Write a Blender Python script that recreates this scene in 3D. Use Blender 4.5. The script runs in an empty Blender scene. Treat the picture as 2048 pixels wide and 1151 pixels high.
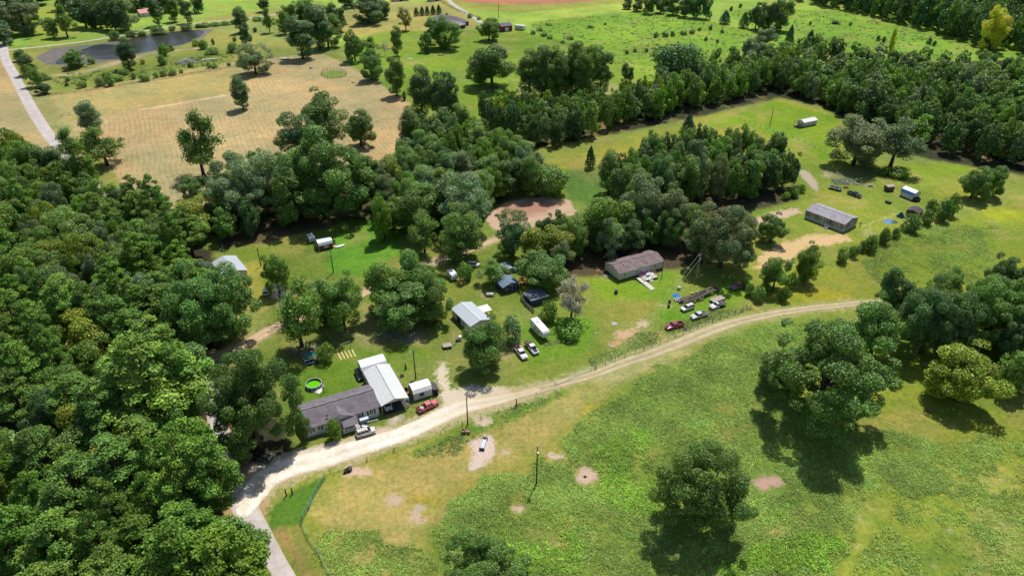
import bpy, bmesh, math, random
import numpy as np
from mathutils import Vector, Matrix
random.seed(7); RNG = np.random.default_rng(11)
R = math.radians
sc = bpy.context.scene
# ---------------------------------------------------------------- camera, sky, sun, exposure
FP, PITCH, CAMH = 1400.0, R(32), 122.0
cam_d = bpy.data.cameras.new('camera'); cam = bpy.data.objects.new('camera', cam_d)
sc.collection.objects.link(cam); sc.camera = cam
cam.location = (0, 0, CAMH); cam.rotation_euler = (math.pi/2-PITCH, 0, 0)
cam_d.sensor_width = 36; cam_d.lens = 36*FP/2048; cam_d.clip_start = 1; cam_d.clip_end = 20000
SUN_EL = R(62.5); SUN_AZ = math.atan2(0.37, 0.93)          # from +Y towards +X
W = bpy.data.worlds.new('World'); sc.world = W; W.use_nodes = True
nt = W.node_tree; bg = nt.nodes['Background']
sky = nt.nodes.new('ShaderNodeTexSky'); sky.sky_type = 'NISHITA'; sky.sun_disc = False
sky.sun_elevation = SUN_EL; sky.sun_rotation = SUN_AZ
nt.links.new(sky.outputs[0], bg.inputs[0]); bg.inputs[1].default_value = 0.105
sl = bpy.data.lights.new('sun', 'SUN'); sl.energy = 4.6; sl.angle = R(0.5); sl.color = (1, 0.955, 0.88)
so = bpy.data.objects.new('sun', sl); sc.collection.objects.link(so)
sd = Vector((math.sin(SUN_AZ)*math.cos(SUN_EL), math.cos(SUN_AZ)*math.cos(SUN_EL), math.sin(SUN_EL)))
so.rotation_euler = sd.to_track_quat('Z', 'Y').to_euler(); so.location = (0, 100, 300)
sc.view_settings.view_transform = 'Standard'; sc.view_settings.look = 'None'
sc.view_settings.exposure = 0.0; sc.view_settings.gamma = 1
sc.cycles.max_bounces = 5; sc.cycles.diffuse_bounces = 4; sc.cycles.glossy_bounces = 2
sc.cycles.transmission_bounces = 2; sc.cycles.transparent_max_bounces = 4

# ---------------------------------------------------------------- survey: photo pixel -> point of the level ground
CP, SP = math.cos(PITCH), math.sin(PITCH)
def G(x, y, h=0.0):
    x -= 1024; y -= 575.5
    dx, dy, dz = x, FP*CP-y*SP, -FP*SP-y*CP
    k = (CAMH-h)/-dz
    return Vector((dx*k, dy*k, h))
def GP(pts): return np.array([[*G(*p)[:2]] for p in pts])
def scale_at(y): return (FP*SP+(y-575.5)*CP)/CAMH      # photo pixels per metre across at image row y
def height(x, yb, yt):
    Y = G(x, yb).y; t = yt-575.5
    return CAMH+(-FP*SP-t*CP)/(FP*CP-t*SP)*Y
def wpt(p, h=0.0): return G(p[0], p[1], h)

# ---------------------------------------------------------------- helpers
def sl1(c):
    c = c/255.0
    return c/12.92 if c <= 0.04045 else ((c+0.055)/1.055)**2.4
def S(r, g, b, k=0.78): return (sl1(r)*k, sl1(g)*k, sl1(b)*k)
COL = sc.collection
def tag(o, label=None, cat=None, group=None, kind=None):
    if label: o['label'] = label
    if cat: o['category'] = cat
    if group: o['group'] = group
    if kind: o['kind'] = kind
    return o
def empty(name, label, cat, loc, rz=0.0, group=None):
    o = bpy.data.objects.new(name, None); COL.objects.link(o)
    o.empty_display_size = 0.5
    o.location = loc; o.rotation_euler = (0, 0, rz)
    return tag(o, label, cat, group)
class MB:
    def __init__(s): s.v = []; s.f = []; s.sm = False
    def quadbox(s, lo, hi):  # lo/hi: 4 points each
        n = len(s.v); s.v += [tuple(p) for p in lo]+[tuple(p) for p in hi]
        s.f += [(n+3, n+2, n+1, n), (n+4, n+5, n+6, n+7)]+[(n+i, n+(i+1) % 4, n+4+(i+1) % 4, n+4+i) for i in range(4)]
        return s
    def box(s, cx, cy, cz, sx, sy, sz, rz=0.0, top=1.0):
        c, q = math.cos(rz), math.sin(rz)
        def pt(a, b, z, k): a *= sx/2*k; b *= sy/2*k; return (cx+a*c-b*q, cy+a*q+b*c, z)
        cr = ((-1, -1), (1, -1), (1, 1), (-1, 1))
        return s.quadbox([pt(a, b, cz-sz/2, 1) for a, b in cr], [pt(a, b, cz+sz/2, top) for a, b in cr])
    def bar(s, a, b, w, h=None):
        a, b = Vector(a), Vector(b); h = h or w; d = (b-a)
        u = d.cross(Vector((0, 0, 1)))
        if u.length < 1e-4: u = Vector((1, 0, 0))
        u.normalize(); n = u.cross(d).normalized()
        o = [u*(-w/2)-n*(h/2), u*(w/2)-n*(h/2), u*(w/2)+n*(h/2), u*(-w/2)+n*(h/2)]
        return s.quadbox([a+k for k in o], [b+k for k in o])
    def prism(s, poly, x0, x1, axis='x'):
        n = len(s.v); m = len(poly)
        for X in (x0, x1):
            for a, b in poly:
                s.v.append((X, a, b) if axis == 'x' else ((a, X, b) if axis == 'y' else (a, b, X)))
        s.f.append(tuple(n+i for i in reversed(range(m)))); s.f.append(tuple(n+m+i for i in range(m)))
        s.f += [(n+i, n+(i+1) % m, n+m+(i+1) % m, n+m+i) for i in range(m)]
        return s
    def loft(s, rings, cap=True):
        n = len(s.v); m = len(rings[0])
        for r in rings: s.v += [tuple(p) for p in r]
        for k in range(len(rings)-1):
            for i in range(m):
                s.f.append((n+k*m+i, n+k*m+(i+1) % m, n+(k+1)*m+(i+1) % m, n+(k+1)*m+i))
        if cap:
            s.f.append(tuple(n+i for i in reversed(range(m))))
            s.f.append(tuple(n+(len(rings)-1)*m+i for i in range(m)))
        return s
    def tube(s, pts, rad, n=8):
        pts = [Vector(p) for p in pts]
        if not hasattr(rad, '__len__'): rad = [rad]*len(pts)
        rings = []
        for i, p in enumerate(pts):
            d = (pts[min(i+1, len(pts)-1)]-pts[max(i-1, 0)]).normalized()
            u = d.cross(Vector((0, 0, 1)) if abs(d.z) < 0.95 else Vector((1, 0, 0))).normalized(); w = d.cross(u)
            rings.append([p+(u*math.cos(2*math.pi*k/n)+w*math.sin(2*math.pi*k/n))*rad[i] for k in range(n)])
        return s.loft(rings)
    def cyl(s, c, r, h, n=16, r2=None, axis='z'):
        c = Vector(c); d = {'z': Vector((0, 0, 1)), 'y': Vector((0, 1, 0)), 'x': Vector((1, 0, 0))}[axis]
        return s.tube([c-d*h/2, c+d*h/2], [r, r if r2 is None else r2], n)
    def ring(s, c, r, w, h, n=28):
        c = Vector(c); rg = []
        for i in range(n):
            a = 2*math.pi*i/n; u = Vector((math.cos(a), math.sin(a), 0))
            rg.append([c+u*(r-w), c+u*r, c+u*r+Vector((0, 0, h)), c+u*(r-w)+Vector((0, 0, h))])
        rg.append(rg[0]); return s.loft(rg, False)
    def build(s, name, m, parent=None, label=None, bevel=0, smooth=False, loc=None):
        me = bpy.data.meshes.new(name); me.from_pydata([tuple(v) for v in s.v], [], s.f); me.update()
        bm = bmesh.new(); bm.from_mesh(me); bmesh.ops.recalc_face_normals(bm, faces=bm.faces); bm.to_mesh(me); bm.free()
        if smooth:
            for p in me.polygons: p.use_smooth = True
        me.materials.append(m)
        o = bpy.data.objects.new(name, me); COL.objects.link(o)
        if parent: o.parent = parent
        if loc: o.location = loc
        if label: o['label'] = label
        if bevel:
            b = o.modifiers.new('bevel', 'BEVEL'); b.width = bevel; b.segments = 2; b.limit_method = 'ANGLE'; b.angle_limit = R(35)
        return o
def children(o): return [c for c in bpy.data.objects if c.parent == o]
def copy_tree(o, kids, loc, rz, label=None, group=None):
    r = o.copy(); COL.objects.link(r); r.location = loc; r.rotation_euler = (0, 0, rz)
    if label: r['label'] = label
    if group: r['group'] = group
    for ch, gk in kids:
        c = ch.copy(); COL.objects.link(c); c.parent = r
        for g in gk:
            d = g.copy(); COL.objects.link(d); d.parent = c
    return r

# ---------------------------------------------------------------- materials
def newmat(name):
    m = bpy.data.materials.new(name); m.use_nodes = True
    t = m.node_tree; return m, t, t.nodes['Principled BSDF']
def nd(t, kind, **kw):
    n = t.nodes.new(kind)
    for k, v in kw.items():
        if isinstance(v, (int, float, tuple)) and k in n.inputs: n.inputs[k].default_value = v
        else: setattr(n, k, v)
    return n
def noise(t, scale, detail=4, rough=0.6, co=None, dist=0.0):
    n = t.nodes.new('ShaderNodeTexNoise'); n.inputs['Scale'].default_value = scale; n.inputs['Detail'].default_value = detail
    n.inputs['Roughness'].default_value = rough; n.inputs['Distortion'].default_value = dist
    if co is None:
        g = t.nodes.new('ShaderNodeTexCoord'); co = g.outputs['Object']
    t.links.new(co, n.inputs['Vector']); return n
def ramp(t, src, stops):
    r = t.nodes.new('ShaderNodeValToRGB'); t.links.new(src, r.inputs[0]); e = r.color_ramp.elements
    while len(e) < len(stops): e.new(0.5)
    for k, (p, c) in enumerate(stops):
        e[k].position = p; e[k].color = (c, c, c, 1) if isinstance(c, (int, float)) else (*c, 1)
    return r
def mixc(t, a, b, f, mode='MIX'):
    m = t.nodes.new('ShaderNodeMix'); m.data_type = 'RGBA'; m.blend_type = mode
    for v, i in ((a, 6), (b, 7), (f, 0)):
        if hasattr(v, 'is_linked') or hasattr(v, 'links'): t.links.new(v, m.inputs[i])
        elif isinstance(v, (int, float)): m.inputs[i].default_value = v if i == 0 else (v, v, v, 1)
        else: m.inputs[i].default_value = (*v, 1)
    return m.outputs[2]
def mth(t, op, a, b=None):
    m = t.nodes.new('ShaderNodeMath'); m.operation = op
    for v, i in ((a, 0), (b, 1)):
        if v is None: continue
        if isinstance(v, (int, float)): m.inputs[i].default_value = v
        else: t.links.new(v, m.inputs[i])
    return m.outputs[0]
def paint(name, rgb, rough=0.5, metal=0.0, var=0.25, sc_=1.5, spec=0.5, dirt=None, coat=0.0):
    m, t, b = newmat(name)
    n = noise(t, sc_, 6, 0.65); r = ramp(t, n.outputs[0], [(0.3, 1-var), (0.7, 1+var*0.4)])
    c = mixc(t, rgb, r.outputs[0], 1.0, 'MULTIPLY')
    if dirt:
        n2 = noise(t, sc_*2.7, 5, 0.7); f = ramp(t, n2.outputs[0], [(0.5, 0.0), (0.72, 0.75)])
        c = mixc(t, c, dirt, f.outputs[0])
    t.links.new(c, b.inputs['Base Color'])
    b.inputs['Roughness'].default_value = rough; b.inputs['Metallic'].default_value = metal
    b.inputs['Specular IOR Level'].default_value = spec; b.inputs['Coat Weight'].default_value = coat
    return m
def lined(name, rgb, period, axis=0, rough=0.5, metal=0.0, depth=0.5, var=0.2, dark=0.75, dirt=None):
    """boards, ribs or courses running across one local axis"""
    m, t, b = newmat(name)
    g = t.nodes.new('ShaderNodeTexCoord'); sp = t.nodes.new('ShaderNodeSeparateXYZ'); t.links.new(g.outputs['Object'], sp.inputs[0])
    fr = mth(t, 'FRACT', mth(t, 'DIVIDE', sp.outputs[axis], period))
    ln = ramp(t, fr, [(0.0, dark), (0.12, 1.0), (0.9, 1.0), (1.0, dark)])
    n = noise(t, 1.1, 6, 0.7); r = ramp(t, n.outputs[0], [(0.3, 1-var), (0.7, 1+var*0.5)])
    c = mixc(t, rgb, r.outputs[0], 1.0, 'MULTIPLY'); c = mixc(t, c, ln.outputs[0], 1.0, 'MULTIPLY')
    if dirt:
        n2 = noise(t, 2.3, 5, 0.75); f = ramp(t, n2.outputs[0], [(0.5, 0.0), (0.7, 0.7)]); c = mixc(t, c, dirt, f.outputs[0])
    t.links.new(c, b.inputs['Base Color'])
    bp = nd(t, 'ShaderNodeBump', Strength=depth, Distance=0.03); t.links.new(ln.outputs[0], bp.inputs['Height']); t.links.new(bp.outputs[0], b.inputs['Normal'])
    b.inputs['Roughness'].default_value = rough; b.inputs['Metallic'].default_value = metal
    return m
def shingle(name, rgb, var=0.3, stain=None):
    m, t, b = newmat(name)
    g = t.nodes.new('ShaderNodeTexCoord')
    br = t.nodes.new('ShaderNodeTexBrick'); br.inputs['Scale'].default_value = 1.0
    br.inputs['Brick Width'].default_value = 0.9; br.inputs['Row Height'].default_value = 0.28; br.inputs['Mortar Size'].default_value = 0.02
    br.inputs['Color1'].default_value = (0.8, 0.8, 0.8, 1); br.inputs['Color2'].default_value = (1.15, 1.12, 1.12, 1); br.inputs['Mortar'].default_value = (0.6, 0.6, 0.6, 1)
    t.links.new(g.outputs['Object'], br.inputs['Vector'])
    n = noise(t, 0.45, 7, 0.72); r = ramp(t, n.outputs[0], [(0.3, 1-var), (0.7, 1+var*0.6)])
    c = mixc(t, rgb, r.outputs[0], 1.0, 'MULTIPLY'); c = mixc(t, c, br.outputs['Color'], 1.0, 'MULTIPLY')
    n2 = noise(t, 9, 3, 0.8); r2 = ramp(t, n2.outputs[0], [(0.3, 0.8), (0.7, 1.2)]); c = mixc(t, c, r2.outputs[0], 1.0, 'MULTIPLY')
    t.links.new(c, b.inputs['Base Color']); b.inputs['Roughness'].default_value = 0.9; b.inputs['Specular IOR Level'].default_value = 0.25
    return m
M = {}
M['white'] = paint('white_paint', (0.72, 0.72, 0.70), 0.5, var=0.12)
M['siding_white'] = lined('white_siding', (0.62, 0.64, 0.66), 0.2, 2, 0.55, depth=0.4, var=0.1, dark=0.8)
M['siding_taupe'] = lined('taupe_siding', (0.57, 0.50, 0.52), 0.2, 2, 0.6, depth=0.4, var=0.15, dark=0.8)
M['siding_grey'] = lined('grey_siding', (0.20, 0.20, 0.22), 0.2, 2, 0.6, depth=0.4, var=0.12, dark=0.8)
M['skirt'] = lined('pale_skirting', (0.55, 0.60, 0.68), 0.25, 0, 0.6, var=0.12)
M['sh_dark'] = shingle('charcoal_shingle', (0.20, 0.178, 0.20))
M['sh_brown'] = shingle('brown_shingle', (0.24, 0.185, 0.185), 0.35)
M['sh_grey'] = shingle('grey_shingle', (0.36, 0.345, 0.37), 0.25)
M['ridge'] = shingle('ridge_cap_shingle', (0.30, 0.27, 0.29))
M['metal_white'] = lined('white_ribbed_metal', (0.62, 0.635, 0.63), 0.9, 1, 0.4, 0.0, 0.4, 0.12, 0.82, (0.6, 0.6, 0.55))
M['metal_pale'] = lined('pale_blue_grey_ribbed_metal', (0.52, 0.57, 0.61), 0.6, 0, 0.4, 0.2, 0.5, 0.1, 0.85)
M['metal_slate'] = lined('slate_blue_metal', (0.17, 0.235, 0.32), 0.7, 0, 0.45, 0.1, 0.5, 0.15, 0.8)
M['navy'] = lined('dark_blue_siding', (0.035, 0.05, 0.09), 0.25, 0, 0.6, var=0.3)
M['red_barn'] = lined('barn_red_boards', (0.17, 0.025, 0.035), 0.3, 0, 0.6, var=0.2)
M['brick'] = lined('dark_red_brick', (0.13, 0.045, 0.045), 0.3, 2, 0.85, var=0.3)
M['orange_board'] = lined('orange_brown_boards', (0.50, 0.20, 0.05), 0.3, 1, 0.7, var=0.25)
M['blue_metal'] = lined('blue_roof_metal', (0.05, 0.17, 0.42), 0.5, 0, 0.45, var=0.15)
M['black'] = paint('black_plastic', (0.02, 0.02, 0.022), 0.5)
M['rubber'] = paint('tyre_rubber', (0.025, 0.025, 0.025), 0.85)
M['dark_gap'] = paint('dark_interior', (0.03, 0.03, 0.035), 0.9)
M['chrome'] = paint('dull_chrome', (0.55, 0.55, 0.57), 0.3, 0.8, 0.1)
M['rim'] = paint('alloy_rim', (0.45, 0.45, 0.46), 0.35, 0.6, 0.1)
M['glass'] = paint('tinted_glass', (0.02, 0.025, 0.03), 0.08, 0, 0.1, spec=0.8)
M['winglass'] = paint('window_glass', (0.05, 0.06, 0.07), 0.12, 0, 0.2, spec=0.7)
M['lamp_red'] = paint('red_lamp', (0.45, 0.02, 0.02), 0.25)
M['lamp_clear'] = paint('clear_lamp', (0.7, 0.72, 0.74), 0.15)
M['c_white'] = paint('white_car_paint', (0.72, 0.72, 0.73), 0.3, 0, 0.08, coat=0.5)
M['c_silver'] = paint('silver_car_paint', (0.50, 0.51, 0.53), 0.35, 0.35, 0.1, coat=0.4)
M['c_champagne'] = paint('champagne_car_paint', (0.62, 0.58, 0.56), 0.35, 0.2, 0.1, coat=0.4)
M['c_red'] = paint('red_car_paint', (0.50, 0.02, 0.045), 0.3, 0, 0.15, coat=0.6)
M['c_dred'] = paint('crimson_car_paint', (0.36, 0.02, 0.07), 0.3, 0, 0.15, coat=0.6)
M['c_pinkred'] = paint('sun_faded_red_paint', (0.56, 0.14, 0.17), 0.5, 0, 0.2)
M['c_black'] = paint('black_car_paint', (0.018, 0.02, 0.028), 0.25, 0, 0.2, coat=0.6)
M['c_blue'] = paint('dark_blue_car_paint', (0.03, 0.05, 0.10), 0.25, 0, 0.2, coat=0.6)
M['c_grey'] = paint('grey_blue_car_paint', (0.22, 0.26, 0.31), 0.35, 0.2, 0.2, coat=0.4)
M['wood'] = lined('weathered_deck_boards', (0.62, 0.58, 0.55), 0.16, 0, 0.8, var=0.25, dark=0.6)
M['wood_tan'] = paint('new_lumber', (0.50, 0.30, 0.15), 0.8, var=0.3, sc_=3)
M['wood_grey'] = lined('grey_plank_bed', (0.42, 0.35, 0.31), 0.22, 1, 0.85, var=0.3, dark=0.6)
M['wood_pole'] = paint('creosote_pole', (0.055, 0.04, 0.03), 0.9, var=0.4)
M['wood_post'] = paint('weathered_post', (0.10, 0.085, 0.07), 0.9, var=0.4)
M['pole_pale'] = paint('pale_grey_pole', (0.42, 0.40, 0.37), 0.8, var=0.3)
M['galv'] = paint('galvanised_steel', (0.42, 0.43, 0.44), 0.45, 0.5, 0.25)
M['rust'] = paint('rusty_steel', (0.12, 0.075, 0.06), 0.8, 0.1, 0.5, 4)
M['rust_dark'] = paint('dark_weathered_steel', (0.07, 0.06, 0.062), 0.7, 0.2, 0.5, 3)
M['green_pipe'] = paint('green_pipe_paint', (0.12, 0.30, 0.17), 0.45, var=0.2)
M['tarp'] = paint('blue_tarpaulin', (0.03, 0.22, 0.55), 0.5, var=0.35, sc_=2)
M['tarp_dark'] = paint('dark_blue_tarpaulin', (0.03, 0.06, 0.16), 0.6, var=0.35)
M['pink'] = paint('pink_plastic', (0.72, 0.03, 0.25), 0.5)
M['orange'] = paint('orange_machine_paint', (0.62, 0.14, 0.05), 0.5, var=0.3)
M['pink_tractor'] = paint('faded_red_bonnet', (0.50, 0.12, 0.20), 0.5)
M['poolblue'] = paint('blue_grey_pool_wall', (0.09, 0.16, 0.24), 0.5, var=0.6, sc_=4)
M['teal'] = paint('teal_canvas', (0.05, 0.30, 0.30), 0.6, var=0.4, sc_=3)
M['navycanvas'] = paint('navy_canvas', (0.03, 0.045, 0.08), 0.7, var=0.4)
M['yellow_plank'] = paint('yellowed_planks', (0.60, 0.50, 0.20), 0.8, var=0.3)
M['brown'] = paint('brown_weathered_board', (0.13, 0.085, 0.06), 0.85, var=0.4)
M['junk'] = paint('mixed_scrap', (0.25, 0.17, 0.15), 0.8, var=0.8, sc_=5)
M['junk2'] = paint('pale_scrap', (0.55, 0.53, 0.52), 0.7, var=0.6, sc_=6)
M['sand'] = paint('heaped_soil', (0.42, 0.25, 0.19), 0.95, var=0.4, sc_=2)
M['stone'] = paint('pale_stone', (0.42, 0.39, 0.34), 0.9, var=0.3)
M['horse'] = paint('bay_brown_coat', (0.15, 0.06, 0.03), 0.7)
mpw, t, b = newmat('algae_green_water')
b.inputs['Base Color'].default_value = (0.13, 0.50, 0.01, 1); b.inputs['Roughness'].default_value = 0.15
M['poolwater'] = mpw
# bark
M['bark'] = paint('grey_brown_bark', (0.10, 0.08, 0.065), 0.95, var=0.4, sc_=3)
M['bark_pine'] = paint('reddish_pine_bark', (0.075, 0.05, 0.04), 0.95, var=0.4, sc_=3)
M['bark_dead'] = paint('bleached_dead_wood', (0.50, 0.47, 0.48), 0.9, var=0.3, sc_=3)
# foliage: object colour x per-leaf variation
def foliage(name, rough=0.5, trans=0.3, spec=0.45):
    m, t, b = newmat(name)
    oi = t.nodes.new('ShaderNodeObjectInfo'); at = nd(t, 'ShaderNodeAttribute', attribute_name='leafcol')
    c = mixc(t, oi.outputs['Color'], at.outputs['Color'], 1.0, 'MULTIPLY')
    t.links.new(c, b.inputs['Base Color']); b.inputs['Roughness'].default_value = rough; b.inputs['Specular IOR Level'].default_value = spec
    tr = t.nodes.new('ShaderNodeBsdfTranslucent')
    c2 = mixc(t, c, (1.5, 1.45, 0.5), 1.0, 'MULTIPLY'); t.links.new(c2, tr.inputs[0])
    mx = t.nodes.new('ShaderNodeMixShader'); mx.inputs[0].default_value = trans
    t.links.new(b.outputs[0], mx.inputs[1]); t.links.new(tr.outputs[0], mx.inputs[2])
    t.links.new(mx.outputs[0], t.nodes['Material Output'].inputs[0])
    return m
M['leaf'] = foliage('leaves'); M['needle'] = foliage('needles', 0.6, 0.15, 0.25)
M['weed'] = foliage('weed_leaves', 0.6, 0.2, 0.2)

# ---------------------------------------------------------------- value noise (for ground masks and shapes)
_T = RNG.random((256, 256))
def vnoise(x, y):
    xi = np.floor(x).astype(int); yi = np.floor(y).astype(int); fx = x-xi; fy = y-yi
    fx = fx*fx*(3-2*fx); fy = fy*fy*(3-2*fy)
    a = _T[xi & 255, yi & 255]; b = _T[(xi+1) & 255, yi & 255]; c = _T[xi & 255, (yi+1) & 255]; d = _T[(xi+1) & 255, (yi+1) & 255]
    return (a*(1-fx)+b*fx)*(1-fy)+(c*(1-fx)+d*fx)*fy
def fbm(x, y, s, o=4, g=0.5):
    v = 0; amp = 1; tot = 0
    for i in range(o):
        v = v+amp*vnoise(x/s*2**i+17.3*i, y/s*2**i+5.1*i); tot += amp; amp *= g
    return v/tot
def sdpoly(X, Y, P):
    n = len(P); d = np.full(X.shape, 1e18); ins = np.zeros(X.shape, bool)
    for i in range(n):
        ax, ay = P[i]; bx, by = P[(i+1) % n]
        ex, ey = bx-ax, by-ay; wx, wy = X-ax, Y-ay
        t = np.clip((wx*ex+wy*ey)/(ex*ex+ey*ey+1e-12), 0, 1)
        d = np.minimum(d, (wx-ex*t)**2+(wy-ey*t)**2)
        cnd = ((ay > Y) != (by > Y)) & (X < (bx-ax)*(Y-ay)/(by-ay+1e-12)+ax)
        ins ^= cnd
    d = np.sqrt(d); return np.where(ins, d, -d)
def sdline(X, Y, P, wd):
    """distance inside a ribbon whose half width varies along it"""
    best = np.full(X.shape, -1e9)
    for i in range(len(P)-1):
        ax, ay = P[i]; bx, by = P[i+1]; ex, ey = bx-ax, by-ay; wx, wy = X-ax, Y-ay
        t = np.clip((wx*ex+wy*ey)/(ex*ex+ey*ey+1e-12), 0, 1)
        dd = np.sqrt((wx-ex*t)**2+(wy-ey*t)**2)
        best = np.maximum(best, (wd[i]*(1-t)+wd[i+1]*t)-dd)
    return best
def smooth(a, b, x):
    t = np.clip((x-a)/(b-a), 0, 1); return t*t*(3-2*t)
# ================================================================= GROUND
def make_ground():
    rows = [-400, -200, -80, 0, 30]
    y = 50.0
    while y < 950: rows.append(y); y *= 1.0034
    while y < 9000: rows.append(y); y *= 1.12
    rows = np.array(rows); NC = 1080
    u = np.linspace(-1, 1, NC)
    hw = np.abs(rows)*0.88+70
    X = u[None, :]*hw[:, None]; Y = np.repeat(rows[:, None], NC, 1)
    n1 = fbm(X, Y, 9, 4); n2 = fbm(X+500, Y+90, 2.2, 3); n3 = fbm(X-300, Y+700, 45, 4); n4 = fbm(X+40, Y-30, 0.9, 2)
    wob = (n1-0.5)*2+(n2-0.5)*1.2
    col = np.zeros(X.shape+(3,)); fx = np.zeros(X.shape+(3,))
    col[:] = S(135, 152, 66)
    sm = np.zeros(X.shape); sc2 = np.zeros(X.shape+(3,)); sc2[:] = S(200, 180, 145)
    def lay(mask, c, f=None):
        if f is not None and f[2] > 0.45:
            w = mask/(mask+sm*(1-mask)+1e-6); sc2[:] = sc2*(1-w[..., None])+np.array(c)*w[..., None]; sm[:] = 1-(1-sm)*(1-mask); fx[..., 1] *= 1-mask; return
        sm[:] *= 1-mask
        k = mask[..., None]; col[:] = col*(1-k)+np.array(c)*k
        if f is not None: fx[:] = fx*(1-k)+np.array(f)*k
    def crop(P, pad):
        P = np.asarray(P); lo = P.min(0)-pad; hi = P.max(0)+pad
        r = np.where((rows >= lo[1]) & (rows <= hi[1]))[0]
        return (r[0], r[-1]+1) if len(r) else None
    def area(pts, c, soft=2.0, wb=2.0, f=None, op=1.0):
        if f is not None and f[2] > 0.45: soft = soft*1.6+0.9
        P = GP(pts); rr = crop(P, soft+wb*2+2)
        if rr is None: return
        a, b = rr
        d = sdpoly(X[a:b], Y[a:b], P)+wob[a:b]*wb
        k = smooth(-soft, soft, d)*op
        kk = np.zeros(X.shape); kk[a:b] = k; lay(kk, c, f)
    def strip(pts, hws, c, soft=1.0, wb=0.8, f=None, op=1.0):
        if f is not None and f[2] > 0.45: soft = soft*1.6+0.6
        P = GP(pts); rr = crop(P, max(hws)+soft+wb*2+2)
        if rr is None: return
        a, b = rr
        d = sdline(X[a:b], Y[a:b], P, hws)+wob[a:b]*wb
        kk = np.zeros(X.shape); kk[a:b] = smooth(-soft, soft, d)*op; lay(kk, c, f)
    def spot(px, py, rx, ry, c, soft=0.8, wb=1.2, op=1.0, f=(0, 0, 0.6)):
        pts = [(px+rx*math.cos(a), py+ry*math.sin(a)) for a in np.linspace(0, 2*math.pi, 12)[:-1]]
        area(pts, c, soft, wb, f, op)
    # fx = (mown rows, weed roughness, bare soil)
    LUSH = S(116, 146, 40); LAWN = S(112, 140, 46); MEAD = S(142, 158, 50); HAY = S(188, 169, 122); DRY = S(166, 160, 90)
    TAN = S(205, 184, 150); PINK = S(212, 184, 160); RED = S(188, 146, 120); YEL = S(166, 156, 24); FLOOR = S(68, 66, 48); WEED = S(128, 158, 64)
    # far fields
    area([(-900, -60), (3000, -60), (3000, 95), (-900, 95)], S(146, 182, 70), 8, 8)
    area([(1000, 5), (1300, -40), (1300, 10), (1050, 28), (860, 10), (900, -60), (1000, -60)], S(150, 160, 70), 3, 4)
    area([(900, -12), (1170, -14), (1190, 2), (1100, 9), (960, 7), (880, -2)], S(188, 128, 100), 2, 3)
    area([(1000, 30), (1270, 5), (1320, 35), (1180, 55), (1060, 60)], S(160, 190, 72), 4, 4, (0.2, 0, 0))
    area([(1060, 45), (1300, 20), (1600, 80), (1640, 110), (1400, 150), (1280, 180), (1220, 120), (1120, 90)], S(136, 176, 54), 4, 6, (0, 0.8, 0))
    area([(1440, 20), (1700, 20), (2048, 80), (2300, 160), (1980, 120), (1700, 110), (1560, 90)], S(132, 176, 54), 4, 6, (0, 0.7, 0))
    # land round the pond
    area([(60, 95), (640, 20), (640, 100), (480, 122), (110, 190), (70, 130)], S(146, 156, 76), 3, 3, (0, 0.5, 0))
    strip([(112, 150), (150, 150), (245, 122), (300, 105), (420, 95)], [1.5, 4, 4, 3, 2], S(190, 175, 140), 2, 2, op=0.8)
    area([(100, 180), (240, 165), (480, 118), (470, 95), (300, 120), (150, 150)], S(132, 152, 60), 3, 4, (0, 0.8, 0), 0.8)
    area([(380, 40), (640, 5), (690, 60), (640, 95), (500, 90), (430, 60)], S(150, 162, 84), 4, 5, (0, 0.5, 0))
    area([(60, 20), (150, 10), (160, 70), (60, 90)], S(150, 168, 62), 3, 2)
    # hay field
    area([(-60, 110), (8, 118), (60, 215), (120, 300), (60, 330), (-100, 330)], S(180, 162, 114), 1.5, 2)
    area([(50, 150), (100, 182), (135, 235), (180, 330), (120, 300), (75, 225)], S(158, 154, 96), 1.5, 1.5)
    area([(100, 190), (480, 122), (640, 105), (700, 130), (822, 205), (830, 330), (640, 345), (430, 430), (330, 430), (250, 370), (150, 262)], HAY, 1.5, 1.2, (1, 0, 0))
    area([(105, 190), (478, 124), (490, 180), (330, 212), (240, 228), (130, 245)], S(176, 166, 104), 3, 3, (0.1, 0, 0))
    strip([(230, 226), (330, 212), (420, 196), (480, 186)], [0.6, 1, 1.2, 0.6], S(214, 190, 156), 1, 1.2)
    spot(668, 149, 25, 8.5, S(142, 160, 74), 1, 0.6, 1, (0, 0.4, 0))
    # mown lawn of the brick house
    area([(680, 92), (760, 62), (900, 60), (1040, 62), (1110, 80), (1180, 92), (1235, 125), (1300, 190), (1260, 205), (1240, 250), (1000, 260), (860, 260), (822, 205), (700, 130)], S(122, 154, 46), 2, 2, (0.28, 0, 0))
    area([(650, 25), (760, 5), (900, 5), (960, 45), (955, 60), (780, 62), (690, 75)], S(168, 165, 92), 4, 3)
    area([(1020, 165), (1250, 165), (1210, 205), (1040, 205)], S(190, 172, 130), 3, 4, (0, 0, 0.5), 0.5)
    # meadow behind the long tree belt
    area([(1080, 335), (1300, 258), (1450, 225), (1560, 198), (1680, 232), (1680, 330), (1560, 340), (1400, 300), (1260, 320), (1230, 400), (1130, 400)], S(150, 158, 58), 3, 3, (0, 0.3, 0))
    area([(1380, 262), (1540, 200), (1680, 235), (1660, 330), (1600, 290), (1480, 250)], S(122, 156, 34), 1.5, 2, (0.1, 0, 0))
    area([(1120, 340), (1220, 330), (1230, 420), (1130, 400)], S(112, 148, 62), 3, 3, (0, 0.8, 0))
    # ground of the grey home
    area([(1500, 400), (1600, 320), (1680, 320), (1940, 330), (1960, 370), (1880, 440), (1700, 520), (1560, 560), (1480, 560)], S(134, 152, 52), 2, 3, (0.1, 0, 0))
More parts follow.
